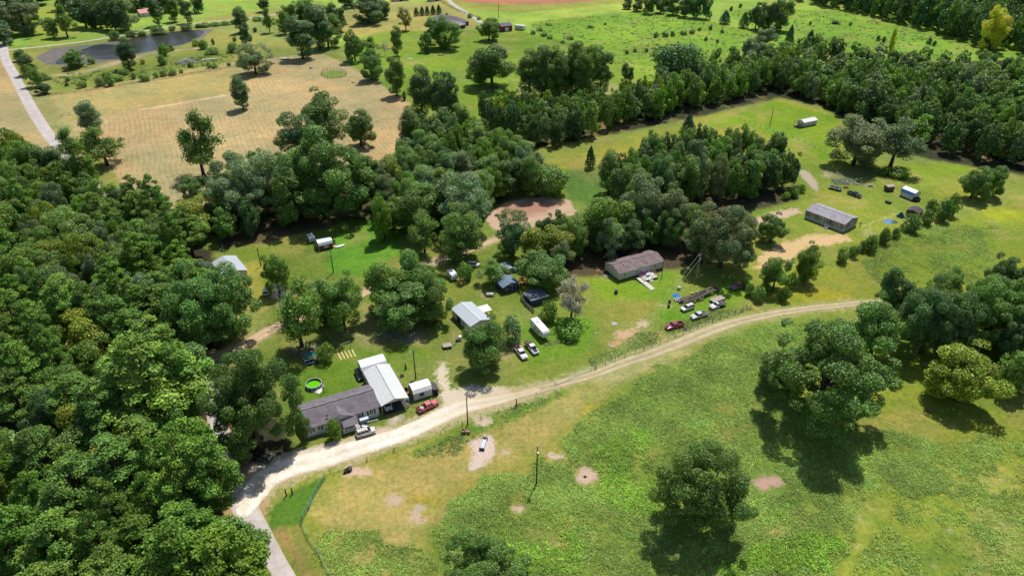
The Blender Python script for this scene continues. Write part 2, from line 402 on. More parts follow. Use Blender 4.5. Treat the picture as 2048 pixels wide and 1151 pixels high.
    area([(1780, 330), (1930, 335), (1920, 370), (1820, 380)], S(128, 160, 40), 3, 3)
    area([(1490, 440), (1600, 412), (1604, 425), (1520, 450)], PINK, 1, 1.6, (0, 0, 1), 0.85)
    area([(1500, 540), (1530, 500), (1620, 468), (1690, 468), (1700, 480), (1600, 500), (1560, 540)], S(222, 190, 140), 1, 2.2, (0, 0, 1), 0.85)
    strip([(1606, 344), (1620, 360), (1634, 382)], [2.6, 2.4, 0.9], S(188, 174, 152), 0.7, 0.8, (0, 0, 1))
    strip([(1660, 340), (1655, 352), (1690, 345)], [1.5, 2.5, 3], S(186, 168, 142), 1.2, 1.2, (0, 0, 1), 0.7)
    strip([(1730, 450), (1760, 440), (1790, 428)], [0.8, 1.2, 0.6], S(206, 196, 140), 1, 1.5, (0, 0, 1), 0.6)
    spot(1738, 465, 12, 7, TAN, 1.5, 1.5, 0.5); spot(1782, 485, 9, 5, TAN, 1.5, 1, 0.6); spot(1700, 415, 14, 3, TAN, 1.5, 1, 0.5)
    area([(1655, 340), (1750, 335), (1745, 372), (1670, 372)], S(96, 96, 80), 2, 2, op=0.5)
    spot(1740, 372, 10, 5, TAN, 1, 1.5, 0.5)
    # right meadow beyond the track
    area([(1490, 612), (1600, 560), (1750, 500), (1900, 440), (2048, 400), (2500, 380), (2600, 600), (1940, 592), (1740, 600), (1600, 612)], S(146, 162, 48), 3, 3, (0, 0.55, 0))
    area([(1700, 500), (1850, 460), (1980, 470), (1900, 530), (1760, 560)], S(124, 150, 50), 4, 5, (0, 1, 0), 0.7)
    spot(1765, 510, 26, 9, YEL, 4, 3, 0.7, (0, .3, 0)); spot(1640, 590, 60, 8, YEL, 4, 3, 0.6, (0, .3, 0)); spot(2010, 430, 40, 10, S(160, 176, 30), 4, 3, 0.7, (0, .3, 0))
    # yards of the settlement
    area([(440, 500), (560, 480), (790, 418), (800, 500), (860, 520), (720, 640), (560, 700), (520, 600)], LAWN, 2, 2, (0.4, 0, 0))
    area([(640, 490), (790, 420), (798, 500), (720, 560), (660, 540)], S(106, 158, 44), 2, 2, (0.28, 0, 0))
    area([(430, 540), (520, 520), (540, 620), (470, 620)], S(164, 158, 70), 2, 2, op=0.7)
    area([(460, 730), (560, 670), (760, 600), (900, 520), (1100, 470), (1200, 560), (1480, 540), (1560, 560), (1500, 612), (1280, 690), (1100, 750), (900, 790), (760, 870), (600, 890), (540, 800)], S(132, 148, 58), 2, 2, (0, 0.15, 0))
    area([(560, 760), (720, 690), (860, 700), (870, 760), (740, 800), (600, 800)], LUSH, 1.5, 1.5, (0.1, 0, 0))
    area([(1040, 640), (1200, 640), (1180, 700), (1060, 740)], S(116, 152, 40), 3, 3)
    area([(1180, 560), (1300, 560), (1320, 600), (1200, 610)], S(118, 156, 34), 2, 2)
    area([(1280, 540), (1500, 560), (1500, 600), (1340, 660), (1300, 600)], S(116, 154, 40), 2, 3)
    area([(1190, 600), (1320, 600), (1290, 660), (1200, 700)], S(156, 150, 70), 3, 3, op=0.6)
    for s in ((1285, 648, 15, 9, S(214, 192, 164), 0.75), (1250, 668, 26, 9, S(212, 176, 140), 0.8), (1227, 690, 16, 8, S(205, 165, 125), 0.8), (1318, 668, 12, 5, S(212, 170, 110), 0.8), (1335, 612, 14, 5, S(205, 180, 140), 0.6)):
        spot(s[0], s[1], s[2], s[3], s[4], 1.4, 1.6, s[5], (0, 0, 0.6))
    for s in ((905, 640, 8, 8), (910, 675, 9, 18), (1012, 705, 14, 12), (970, 590, 12, 6), (1035, 690, 10, 14), (925, 560, 8, 10), (1060, 585, 8, 6), (830, 680, 26, 8), (1150, 600, 10, 10)):
        spot(*s, S(196, 168, 120), 1.6, 1.6, 0.6, (0, 0, 0.4))
    spot(700, 665, 50, 12, S(178, 168, 110), 3, 2, 0.7); spot(800, 670, 55, 18, S(180, 172, 160), 3, 2, 0.6, (0, 0, .6)); spot(615, 700, 40, 22, S(150, 140, 110), 3, 2, 0.6, (0, 0, .5))
    area([(720, 610), (760, 600), (770, 700), (720, 690)], S(190, 170, 120), 3, 2, op=0.5)
    # red pad in the clearing
    area([(966, 432), (1010, 405), (1062, 394), (1140, 400), (1152, 422), (1110, 432), (1062, 450), (1000, 464), (985, 455)], S(208, 178, 152), 0.7, 0.6, (0, 0, 0.6))
    area([(1000, 415), (1062, 402), (1125, 408), (1100, 425), (1040, 440), (1000, 430)], S(170, 116, 94), 1.5, 3, (0, 0, 1), 0.7)
    # litter under the woods
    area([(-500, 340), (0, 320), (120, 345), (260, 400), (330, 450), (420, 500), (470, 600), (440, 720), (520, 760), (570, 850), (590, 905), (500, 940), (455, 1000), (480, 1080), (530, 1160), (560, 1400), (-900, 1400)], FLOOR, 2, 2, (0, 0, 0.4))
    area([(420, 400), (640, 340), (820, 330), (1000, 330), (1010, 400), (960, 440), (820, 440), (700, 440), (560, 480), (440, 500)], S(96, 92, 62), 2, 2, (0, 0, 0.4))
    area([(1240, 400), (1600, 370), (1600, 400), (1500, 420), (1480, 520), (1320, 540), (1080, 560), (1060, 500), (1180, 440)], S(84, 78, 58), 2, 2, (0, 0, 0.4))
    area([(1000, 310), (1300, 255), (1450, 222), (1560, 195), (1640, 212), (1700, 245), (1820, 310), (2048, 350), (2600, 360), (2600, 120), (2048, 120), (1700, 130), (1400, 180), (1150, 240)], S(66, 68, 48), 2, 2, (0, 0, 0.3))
    area([(1990, 780), (2048, 760), (2300, 760), (2300, 560), (2048, 600), (1850, 660), (1800, 720), (1850, 790)], S(110, 120, 60), 3, 3)
    # pasture south of the drive
    area([(560, 1020), (600, 960), (900, 860), (1190, 752), (1300, 715), (1500, 640), (1740, 610), (1940, 604), (3000, 620), (3000, 1500), (640, 1500)], S(140, 158, 52), 1.5, 1.5, (0, 0.35, 0))
    area([(640, 985), (800, 905), (1000, 850), (1190, 760), (1310, 730), (1200, 800), (1120, 880), (1000, 950), (860, 1010), (830, 1151), (650, 1151)], S(172, 166, 94), 5, 4, (0, 0.1, 0))
    area([(900, 1200), (860, 1060), (940, 980), (1060, 940), (1150, 880), (1220, 800), (1330, 720), (1480, 655), (1600, 640), (1760, 640), (1560, 800), (1700, 900), (1760, 1000), (1640, 1200)], WEED, 4, 5, (0, 1, 0))
    area([(1650, 880), (1760, 860), (1990, 900), (1900, 1000), (1720, 960)], S(132, 152, 58), 5, 5, (0, 0.8, 0), 0.8)
    area([(1640, 1000), (1820, 960), (2048, 900), (2400, 900), (2300, 1400), (1680, 1400)], S(152, 166, 56), 6, 5, (0, 0.3, 0))
    for s in ((2000, 1080, 50, 60, S(178, 170, 100), .7), (1720, 1010, 40, 30, S(178, 178, 90), .6), (1960, 960, 60, 16, S(186, 180, 110), .6), (1880, 1120, 60, 20, S(100, 136, 50), .7), (1110, 1090, 40, 30, S(176, 170, 96), .6), (900, 1030, 50, 20, S(176, 166, 98), .6), (1700, 780, 60, 30, S(150, 165, 60), .6)):
        spot(s[0], s[1], s[2], s[3], s[4], 5, 4, s[5], (0, .3, 0))
    for s in ((1185, 815, 20, 8), (1290, 740, 40, 8), (1350, 708, 40, 7), (1120, 840, 10, 5), (850, 1000, 26, 8), (900, 890, 30, 7), (1450, 690, 40, 8), (2020, 790, 20, 16)):
        spot(*s, YEL, 2.5, 2.5, 0.6, (0, .3, 0))
    area([(538, 1060), (540, 1015), (580, 985), (655, 950), (622, 1000), (602, 1050), (560, 1060)], S(86, 130, 42), 0.7, 0.5, (0.15, 0, 0))
    area([(545, 1060), (600, 1050), (640, 1151), (700, 1260), (640, 1300), (592, 1151)], S(140, 146, 70), 1, 1, (0, 0.1, 0))
    strip([(556, 1060), (590, 1110), (625, 1180)], [0.7, 0.8, 0.8], S(176, 140, 96), 1, 0.8, op=0.6)
    strip([(830, 905), (1000, 835), (1060, 805), (1120, 782)], [0.8, 2.2, 2.5, 1.5], S(92, 142, 38), 1.2, 1, op=0.8)
    # bare and trampled spots in the pasture
    area([(938, 885), (955, 872), (985, 870), (994, 900), (975, 925), (950, 942), (936, 938), (946, 912)], S(222, 200, 186), 0.7, 0.7, (0, 0, 0.7))
    for s in ((1112, 912, 21, 9, S(214, 194, 176)), (1174, 951, 21, 15, S(212, 184, 162)), (1535, 963, 30, 14, S(200, 162, 144)), (1037, 1016, 13, 7, S(214, 184, 160)), (788, 1000, 17, 9, S(206, 180, 154)), (836, 1038, 20, 7, S(212, 182, 160)), (840, 1018, 12, 6, S(196, 180, 150)), (716, 944, 27, 8, S(222, 190, 164)), (1013, 903, 11, 6, S(206, 184, 164)), (968, 845, 14, 8, S(212, 190, 166)), (1560, 1060, 20, 8, S(192, 178, 110))):
        spot(s[0], s[1], s[2], s[3], s[4], 0.6, 1.3, 0.92, (0, 0, 0.8))
    for k in range(70):   # small scattered bare patches
        px, py = random.uniform(560, 2040), random.uniform(690, 1150)
        if px < 1500 and py < 1150-0.42*px*0.8-40 and px < 900: continue
        spot(px, py, random.uniform(2, 7), random.uniform(1, 3), S(198, 184, 140), 0.8, 0.8, random.uniform(0.3, 0.7), (0, .2, 0))
    # verges of the gravel and tracks
    strip(DRIVE[0], [w+1.6 for w in DRIVE[1]], S(198, 182, 142), 1.6, 1.2, (0, 0, 0.8), 0.75)
    strip(TRACK[0], [w+1.6 for w in TRACK[1]], S(186, 172, 126), 1.8, 1.4, (0, 0, 0.6), 0.65)
    strip([(1180, 752), (1240, 745), (1320, 718), (1380, 700)], [2.5, 3.5, 3.5, 1.5], S(190, 182, 126), 2, 2, op=0.7)
    strip([(905, 800), (890, 770), (880, 745), (884, 728)], [2.6, 1.9, 1.5, 0.5], S(226, 210, 184), 1.2, 1.8, (0, 0, 1), 0.9)
    strip([(905, 800), (935, 784), (970, 782), (1010, 782)], [2.0, 2.6, 1.8, 0.8], S(224, 208, 184), 1, 1.2, (0, 0, 1), 0.8)
    area([(590, 905), (668, 884), (690, 890), (680, 905), (610, 922)], S(226, 212, 200), 0.5, 0.3, (0, 0, 0.6))
    area([(500, 930), (600, 905), (640, 905), (560, 940), (520, 975), (480, 990)], S(228, 214, 198), 1, 0.8, (0, 0, 0.8))
    strip([(690, 892), (740, 876), (770, 862)], [1.4, 1.6, 1.0], S(216, 196, 172), 0.8, 0.8, (0, 0, 0.8))
    strip([(785, 842), (800, 835)], [1.2, 1.2], S(212, 194, 170), 0.8, 0.6)
    strip(LANE[0], [w+1.2 for w in LANE[1]], S(190, 168, 128), 1.4, 1.0, (0, 0, 0.6), 0.7)
    strip([(430, 860), (450, 950), (490, 1030)], [5, 5, 4], S(190, 140, 90), 1.5, 1.5, (0, 0, 0.6), 0.7)
    # pond shore
    area([(70, 115), (104, 96), (167, 91), (235, 83), (300, 70), (365, 61), (428, 58), (407, 76), (365, 91), (313, 102), (276, 110), (245, 120), (182, 128), (130, 132), (92, 129)], S(120, 118, 116), 1.2, 1.0, (0, 0, 0.3))
    tn = smooth(0.5, 0.72, fbm(X+210, Y+77, 11, 5))[..., None]*np.array([0.42]); gr = (col[..., 1:2] > col[..., 0:1]*1.05)
    col[:] = np.where(gr, col*(1-tn)+np.array(S(168, 158, 92))*tn, col)
    # broad natural variation
    v = 0.78+0.44*n3+0.22*(n1-0.5)*2*0.6
    col *= v[..., None]
    warm = np.clip((fbm(X+900, Y-200, 28, 4)-0.5)*1.6, -0.35, 0.35)[..., None]
    col *= 1+warm*np.array([0.5, 0.2, 0.15])
    cl = smooth(0.52, 0.66, fbm(X-70, Y+33, 5, 4))[..., None]*fx[..., 1:2]
    col[:] = col*(1-0.5*cl)+col*np.array([0.62, 0.8, 0.72])*0.5*cl
    # relief of the rough pasture and tiny unevenness
    lum = col.mean(-1, keepdims=True); col[:] = (col*0.94+lum*0.06)*np.array([1.04, 1.0, 0.95])
    Z = (n4-0.5)*0.28*fx[..., 1]+(n2-0.5)*0.25*fx[..., 1]
    Z[Y < 60] = 0
    for rd in (ROAD, DRIVE, TRACK, LANE, PATH, BDRIVE): Z *= 1-smooth(-1.5, 0.5, sdline(X, Y, GP(rd[0]), [w_+1.0 for w_ in rd[1]]))
    V = np.stack([X, Y, Z], -1).reshape(-1, 3)
    nr = len(rows); i = np.arange(nr-1)[:, None]*NC+np.arange(NC-1)[None, :]
    F = np.stack([i, i+1, i+NC+1, i+NC], -1).reshape(-1, 4)
    me = bpy.data.meshes.new('ground'); me.vertices.add(len(V)); me.vertices.foreach_set('co', V.ravel().astype(np.float32))
    me.loops.add(F.size); me.loops.foreach_set('vertex_index', F.ravel().astype(np.int32))
    me.polygons.add(len(F)); me.polygons.foreach_set('loop_start', np.arange(0, F.size, 4, dtype=np.int32)); me.update(calc_edges=True)
    me.polygons.foreach_set('use_smooth', np.ones(len(F), bool))
    fx[..., 2] = sm
    for nm, A in (('soilcol', np.clip(col, 0.004, 0.9)), ('soilfx', fx), ('baresoil', sc2)):
        at = me.attributes.new(nm, 'FLOAT_VECTOR', 'POINT'); at.data.foreach_set('vector', A.reshape(-1, 3).ravel().astype(np.float32))
    o = bpy.data.objects.new('ground', me); COL.objects.link(o); o['kind'] = 'structure'
    m, t, b = newmat('grassland')
    a = nd(t, 'ShaderNodeAttribute', attribute_name='soilcol'); f = nd(t, 'ShaderNodeAttribute', attribute_name='soilfx')
    sx = t.nodes.new('ShaderNodeSeparateXYZ'); t.links.new(f.outputs['Vector'], sx.inputs[0])
    geo = t.nodes.new('ShaderNodeTexCoord'); co = geo.outputs['Object']
    na = noise(t, 0.9, 8, 0.72, co); ra = ramp(t, na.outputs[0], [(0.28, 0.6), (0.5, 1.0), (0.72, 1.35)])
    c = mixc(t, a.outputs['Color'], ra.outputs[0], 1.0, 'MULTIPLY')
    nb = noise(t, 3.2, 6, 0.75, co); rb = ramp(t, nb.outputs[0], [(0.3, 0.55), (0.5, 0.98), (0.72, 1.5)])
    wk = mth(t, 'MULTIPLY', mth(t, 'ADD', sx.outputs[1], 0.30), 0.95)
    c = mixc(t, c, mixc(t, c, rb.outputs[0], 1.0, 'MULTIPLY'), wk)
    # small yellow / dark mottling in grass
    nc = noise(t, 0.22, 7, 0.7, co); rc = ramp(t, nc.outputs[0], [(0.32, (0.74, 0.88, 0.72)), (0.5, (1, 1, 1)), (0.68, (1.26, 1.10, 1.12))])
    c = mixc(t, c, rc.outputs[0], 1.0, 'MULTIPLY')
    # bare soil showing through where the grass is worn
    sa = nd(t, 'ShaderNodeAttribute', attribute_name='baresoil'); ne = noise(t, 0.7, 9, 0.78, co); nf = noise(t, 4.0, 4, 0.7, co)
    mk = mth(t, 'ADD', sx.outputs[2], mth(t, 'ADD', mth(t, 'MULTIPLY', mth(t, 'SUBTRACT', ne.outputs[0], 0.5), 2.6), mth(t, 'MULTIPLY', mth(t, 'SUBTRACT', nf.outputs[0], 0.5), 1.1)))
    mk = mth(t, 'MULTIPLY', ramp(t, mk, [(0.34, 0.0), (0.66, 1.0)]).outputs[0], ramp(t, sx.outputs[2], [(0.02, 0.0), (0.15, 1.0)]).outputs[0])
    ns = noise(t, 1.7, 7, 0.8, co); rs = ramp(t, ns.outputs[0], [(0.30, (0.72, 0.70, 0.62)), (0.5, (1, 1, 1)), (0.75, (1.15, 1.14, 1.13))])
    c = mixc(t, c, mixc(t, sa.outputs['Color'], rs.outputs[0], 1.0, 'MULTIPLY'), mk)
    # mown rows
    mp = t.nodes.new('ShaderNodeMapping'); t.links.new(co, mp.inputs[0]); mp.inputs['Rotation'].default_value = (0, 0, R(-27))
    wn = noise(t, 0.012, 2, 0.5, co); vm = t.nodes.new('ShaderNodeVectorMath'); vm.operation = 'SCALE'; t.links.new(wn.outputs['Color'], vm.inputs[0]); vm.inputs['Scale'].default_value = 16
    va = t.nodes.new('ShaderNodeVectorMath'); va.operation = 'ADD'; t.links.new(mp.outputs[0], va.inputs[0]); t.links.new(vm.outputs[0], va.inputs[1])
    wv = t.nodes.new('ShaderNodeTexWave'); wv.wave_type = 'BANDS'; wv.bands_direction = 'X'; wv.inputs['Scale'].default_value = 0.13; wv.inputs['Distortion'].default_value = 0.8
    wv.inputs['Detail'].default_value = 2; wv.inputs['Detail Scale'].default_value = 0.035; t.links.new(va.outputs[0], wv.inputs['Vector'])
    rw = ramp(t, wv.outputs[0], [(0.12, (0.88, 0.90, 0.80)), (0.5, (1, 1, 1)), (0.9, (1.06, 1.055, 1.07))])
    hn = noise(t, 0.035, 4, 0.6, co); hr = ramp(t, hn.outputs[0], [(0.35, 0.25), (0.6, 0.85)])
    c = mixc(t, c, mixc(t, c, rw.outputs[0], 1.0, 'MULTIPLY'), mth(t, 'MULTIPLY', sx.outputs[0], hr.outputs[0]))
    t.links.new(c, b.inputs['Base Color']); b.inputs['Roughness'].default_value = 0.95; b.inputs['Specular IOR Level'].default_value = 0.1
    hb = mth(t, 'ADD', mth(t, 'MULTIPLY', nb.outputs[0], mth(t, 'ADD', sx.outputs[1], 0.2)), mth(t, 'MULTIPLY', na.outputs[0], 0.4))
    bp = nd(t, 'ShaderNodeBump', Strength=0.9, Distance=0.5); t.links.new(hb, bp.inputs['Height']); t.links.new(bp.outputs[0], b.inputs['Normal'])
    me.materials.append(m)
    return o
ROAD = ([(18, 30), (14, 62), (8, 90), (11, 118), (28, 150), (50, 193), (76, 238), (104, 278), (138, 312), (185, 365), (245, 440), (300, 520), (350, 610), (395, 710), (428, 810), (452, 920), (480, 995), (515, 1062), (553, 1125), (596, 1200), (660, 1320), (760, 1500)],
        [3.0]*3+[3.3]*6+[2.6]*7+[3.0, 2.7, 2.15, 2.15, 2.15, 2.15])
DRIVE = ([(486, 1034), (494, 1010), (508, 985), (535, 955), (585, 932), (640, 917), (720, 893), (800, 868), (860, 842), (920, 815), (980, 803), (1030, 791), (1080, 778)],
         [1.0, 3.2, 3.6, 3.8, 3.7, 3.5, 3.0, 2.7, 2.9, 3.0, 2.2, 1.4, 0.5])
TRACK = ([(1000, 799), (1060, 783), (1130, 764), (1185, 749), (1240, 728), (1300, 708), (1360, 685), (1430, 657), (1500, 637), (1600, 619), (1740, 605), (1850, 603), (1940, 598), (2048, 590), (2300, 570)],
         [0.9, 1.7, 1.7, 1.7, 2.0, 2.2, 2.3, 2.4, 2.0, 1.8, 1.6, 1.5, 1.5, 1.5, 1.5])
LANE = ([(396, 728), (430, 714), (480, 693), (520, 671), (560, 650), (630, 622), (700, 598), (770, 566), (850, 530), (885, 517), (940, 499), (990, 479), (1060, 455), (1148, 426)],
        [2.4, 2.4, 2.4, 2.3, 2.2, 2.0, 2.0, 1.8, 1.9, 1.9, 1.7, 1.6, 1.6, 1.5])
PATH = ([(10, 100), (58, 96), (130, 88), (208, 77), (300, 60), (380, 48), (470, 40), (560, 28), (640, 15), (720, 8), (760, -4)], [2.0]*11)
BDRIVE = ([(860, -24), (888, -8), (905, 8), (930, 24), (952, 38), (962, 46)], [2.6]*6)

def ribbon(name, data, z, m, rag=0.35, step=0.4, k=9):
    P = GP(data[0]); w = np.array(data[1])
    # resample with Catmull-Rom
    out = []; ws = []
    for i in range(len(P)-1):
        p0, p1, p2, p3 = P[max(i-1, 0)], P[i], P[i+1], P[min(i+2, len(P)-1)]
        n = max(2, int(np.linalg.norm(p2-p1)/step))
        for j in range(n):
            s = j/n; out.append(0.5*((2*p1)+(-p0+p2)*s+(2*p0-5*p1+4*p2-p3)*s*s+(-p0+3*p1-3*p2+p3)*s**3)); ws.append(w[i]*(1-s)+w[i+1]*s)
    out.append(P[-1]); ws.append(w[-1]); C = np.array(out); ws = np.array(ws)
    T = np.gradient(C, axis=0); T /= np.linalg.norm(T, axis=1)[:, None]; N = np.stack([-T[:, 1], T[:, 0]], 1)
    vs = []
    for c_ in range(k):
        u = -1+2*c_/(k-1); e = ws*u
        if abs(u) == 1: e = e+u*((fbm(C[:, 0]*1+u*50, C[:, 1]*1, 0.9, 3)-0.5)*1.6*rag+(fbm(C[:, 0]+u*90, C[:, 1], 14, 2)-0.5)*2*rag)
        q = C+N*e[:, None]; vs.append(np.concatenate([q, np.full((len(C), 1), z if abs(u) < 1 else -0.04)], 1))
    V = np.stack(vs, 1).reshape(-1, 3); n = len(C)
    F = [(i*k+j, i*k+j+1, (i+1)*k+j+1, (i+1)*k+j) for i in range(n-1) for j in range(k-1)]
    me = bpy.data.meshes.new(name); me.from_pydata(V.tolist(), [], F)
    # across-position attribute for wheel ruts
    a2 = me.attributes.new('along', 'FLOAT', 'POINT'); a2.data.foreach_set('value', np.repeat(np.linspace(0, 1, n), k).astype(np.float32))
    a = me.attributes.new('across', 'FLOAT', 'POINT'); a.data.foreach_set('value', np.tile(np.linspace(-1, 1, k), n).astype(np.float32))
    bm = bmesh.new(); bm.from_mesh(me); bmesh.ops.recalc_face_normals(bm, faces=bm.faces)
    if sum(f_.normal.z for f_ in bm.faces) < 0: bmesh.ops.reverse_faces(bm, faces=bm.faces)
    bm.to_mesh(me); bm.free(); me.materials.append(m)
    o = bpy.data.objects.new(name, me); COL.objects.link(o); o['kind'] = 'structure'; return o
def roadmat(name, base, edge, grass, gamt, rut=0.15, rough=0.95, scl=0.8, tail=None, blot=0.0):
    m, t, b = newmat(name); g = t.nodes.new('ShaderNodeTexCoord'); co = g.outputs['Object']
    at = nd(t, 'ShaderNodeAttribute', attribute_name='across'); ab = mth(t, 'ABSOLUTE', at.outputs['Fac'])
    n1 = noise(t, scl, 8, 0.75, co); r1 = ramp(t, n1.outputs[0], [(0.3, 0.78), (0.7, 1.12)])
    n0 = noise(t, 0.12, 4, 0.6, co); r0 = ramp(t, n0.outputs[0], [(0.35, 0.86), (0.65, 1.08)])
    c = mixc(t, base, r1.outputs[0], 1.0, 'MULTIPLY'); c = mixc(t, c, r0.outputs[0], 1.0, 'MULTIPLY')
    if tail:
        al = nd(t, 'ShaderNodeAttribute', attribute_name='along'); tl = ramp(t, mth(t, 'ADD', al.outputs['Fac'], mth(t, 'MULTIPLY', mth(t, 'SUBTRACT', n0.outputs[0], 0.5), 0.5)), [(0.0, 0.8), (0.08, 0.0), (0.55, 0.0), (0.95, 1.0)]); c = mixc(t, c, tail, tl.outputs[0])
    if blot:
        nb_ = noise(t, 0.35, 7, 0.75, co); bl_ = ramp(t, nb_.outputs[0], [(0.5, 0.0), (0.66, blot)]); c = mixc(t, c, edge, bl_.outputs[0])
    rr = ramp(t, ab, [(0.15, 0.0), (0.38, 1.0), (0.6, 1.0), (0.85, 0.0)])
    c = mixc(t, c, mixc(t, c, 1+rut, 1.0, 'MULTIPLY'), rr.outputs[0])
    e1 = noise(t, 1.6, 6, 0.8, co)
    ef = mth(t, 'ADD', ab, mth(t, 'MULTIPLY', mth(t, 'SUBTRACT', e1.outputs[0], 0.5), 1.5))
    er = ramp(t, ef, [(0.72, 0.0), (1.0, 1.0)]); c = mixc(t, c, edge, er.outputs[0])
    if gamt > 0:
        n2 = noise(t, 0.5, 7, 0.75, co); cen = ramp(t, ab, [(0.0, 1.0), (0.3, 0.35), (0.6, 0.3), (1.0, 1.0)])
        gf = mth(t, 'MULTIPLY', ramp(t, n2.outputs[0], [(0.5-gamt*0.2, 0.0), (0.62, 1.0)]).outputs[0], cen.outputs[0]); gf = mth(t, 'MULTIPLY', gf, gamt)
        c = mixc(t, c, grass, gf)
    t.links.new(c, b.inputs['Base Color']); b.inputs['Roughness'].default_value = rough; b.inputs['Specular IOR Level'].default_value = 0.15
    bp = nd(t, 'ShaderNodeBump', Strength=0.5, Distance=0.15); t.links.new(n1.outputs[0], bp.inputs['Height']); t.links.new(bp.outputs[0], b.inputs['Normal'])
    return m
make_ground()
ribbon('road', ROAD, 0.05, roadmat('worn_asphalt', S(208, 198, 192), S(196, 182, 156), S(130, 140, 70), 0, 0.05), 0.12)
ribbon('gravel_drive', DRIVE, 0.08, roadmat('pale_limestone_gravel', S(246, 234, 218, 0.86), S(214, 192, 160), S(176, 168, 116), 0.3, 0.1, tail=S(206, 188, 156), blot=0.6), 0.7)
ribbon('dirt_track', TRACK, 0.07, roadmat('sandy_two_track', S(206, 188, 158), S(172, 160, 102), S(160, 156, 92), 0.95, 0.16), 0.6)
ribbon('dirt_lane', LANE, 0.06, roadmat('tan_dirt', S(214, 184, 150), S(178, 156, 104), S(140, 145, 70), 0.3, 0.06), 0.5)
ribbon('farm_path', PATH, 0.06, roadmat('pale_path', S(212, 200, 178), S(180, 170, 110), S(150, 155, 80), 0.3, 0.05), 0.4, 1.5)
ribbon('house_drive', BDRIVE, 0.06, roadmat('concrete_drive', S(206, 200, 192), S(190, 184, 150), S(150, 155, 80), 0, 0.0), 0.1, 2)
def sheet(name, pts, z, m, n=240, wb=1.2, kind='structure'):
    P = GP(pts); L = len(P); C = []
    for i in range(L):
        p0, p1, p2, p3 = P[i-1], P[i], P[(i+1) % L], P[(i+2) % L]
        for j in range(max(2, n//L)):
            s = j/max(2, n//L); C.append(0.5*((2*p1)+(-p0+p2)*s+(2*p0-5*p1+4*p2-p3)*s*s+(-p0+3*p1-3*p2+p3)*s**3))
    C = np.array(C); c0 = C.mean(0); d = C-c0; ln = np.linalg.norm(d, axis=1)[:, None]
    C = C+d/ln*((fbm(C[:, 0], C[:, 1], 3, 3)-0.5)*2*wb)[:, None]
    me = bpy.data.meshes.new(name); me.from_pydata([(x, y, z) for x, y in C], [], [tuple(range(len(C)))])
    bm = bmesh.new(); bm.from_mesh(me); bmesh.ops.triangulate(bm, faces=bm.faces)
    if sum(f_.normal.z for f_ in bm.faces) < 0: bmesh.ops.reverse_faces(bm, faces=bm.faces)
    bm.to_mesh(me); bm.free(); me.materials.append(m)
    o = bpy.data.objects.new(name, me); COL.objects.link(o); o['kind'] = kind; return o
mw, t, b = newmat('dark_pond_water')
n1 = noise(t, 0.05, 5, 0.6); r1 = ramp(t, n1.outputs[0], [(0.4, (0.022, 0.026, 0.018)), (0.6, (0.05, 0.045, 0.04))]); t.links.new(r1.outputs[0], b.inputs['Base Color'])
b.inputs['Roughness'].default_value = 0.22; b.inputs['Specular IOR Level'].default_value = 0.28
n2 = noise(t, 0.8, 4, 0.6); bp = nd(t, 'ShaderNodeBump', Strength=0.25, Distance=0.1); t.links.new(n2.outputs[0], bp.inputs['Height']); t.links.new(bp.outputs[0], b.inputs['Normal'])
sheet('pond_water', [(120, 118), (150, 105), (198, 90), (240, 90), (262, 78), (290, 71), (365, 63), (405, 62), (395, 76), (365, 88), (313, 98), (276, 106), (240, 117), (190, 118), (165, 109), (140, 125), (112, 127)], 0.2, mw)
# ================================================================= TREES
def rdir(n):
    v = RNG.normal(size=(n, 3)); return v/np.linalg.norm(v, axis=1)[:, None]
def leafquads(C, Nn, size, asp=0.75):
    n = len(C); t = np.cross(Nn, rdir(n)); t /= np.linalg.norm(t, axis=1)[:, None]+1e-9; b = np.cross(Nn, t)
    s = size[:, None]*0.5
    j = lambda: RNG.uniform(0.65, 1.2, (n, 1))
    q = np.stack([C-t*s*j()-b*s*asp*j()*0.5, C+t*s*j()*0.4-b*s*asp*j(), C+t*s*j()+b*s*asp*j()*0.5, C-t*s*j()*0.4+b*s*asp*j()], 1)
    return q
def qmesh(name, Q, colr, mat):
    n = len(Q); me = bpy.data.meshes.new(name)
    me.vertices.add(n*4); me.vertices.foreach_set('co', Q.reshape(-1).astype(np.float32))
    me.loops.add(n*4); me.loops.foreach_set('vertex_index', np.arange(n*4, dtype=np.int32))
    me.polygons.add(n); me.polygons.foreach_set('loop_start', np.arange(0, n*4, 4, dtype=np.int32)); me.update(calc_edges=True)
    a = me.attributes.new('leafcol', 'FLOAT_VECTOR', 'FACE'); a.data.foreach_set('vector', colr.reshape(-1).astype(np.float32))
    me.materials.append(mat); return me
def lobes_to_leaves(LC, LR, LD, nleaf, lsize, flat=0.8, rnd=0.55, spread=(0.72, 1.1), colvar=0.32, lobevar=0.11, bias=-0.45):
    A = LR**2; cnt = np.maximum(4, (nleaf*A/A.sum()).astype(int)); Cs = []; Ns = []; Ks = []
    for c, r, d, n in zip(LC, LR, LD, cnt):
        v = rdir(int(n*2.2)); v = v[(v@d) > bias][:n]
        rr = r*RNG.uniform(*spread, (len(v), 1)); p = c+v*rr*np.array([1, 1, flat])
        nn = v*0.75+RNG.normal(size=v.shape)*rnd; nn[:, 2] += 0.45; nn /= np.linalg.norm(nn, axis=1)[:, None]
        k = 1+RNG.normal()*lobevar; hue = RNG.normal()*0.04
        kk = (k*(1+RNG.normal(size=(len(v), 1))*colvar)).clip(0.4, 1.9)*np.array([[1+hue, 1, 1-hue]])
        Cs.append(p); Ns.append(nn); Ks.append(kk)
    C = np.concatenate(Cs); N = np.concatenate(Ns); K = np.concatenate(Ks)
    sz = lsize*RNG.uniform(0.65, 1.4, len(C))
    return leafquads(C, N, sz), K
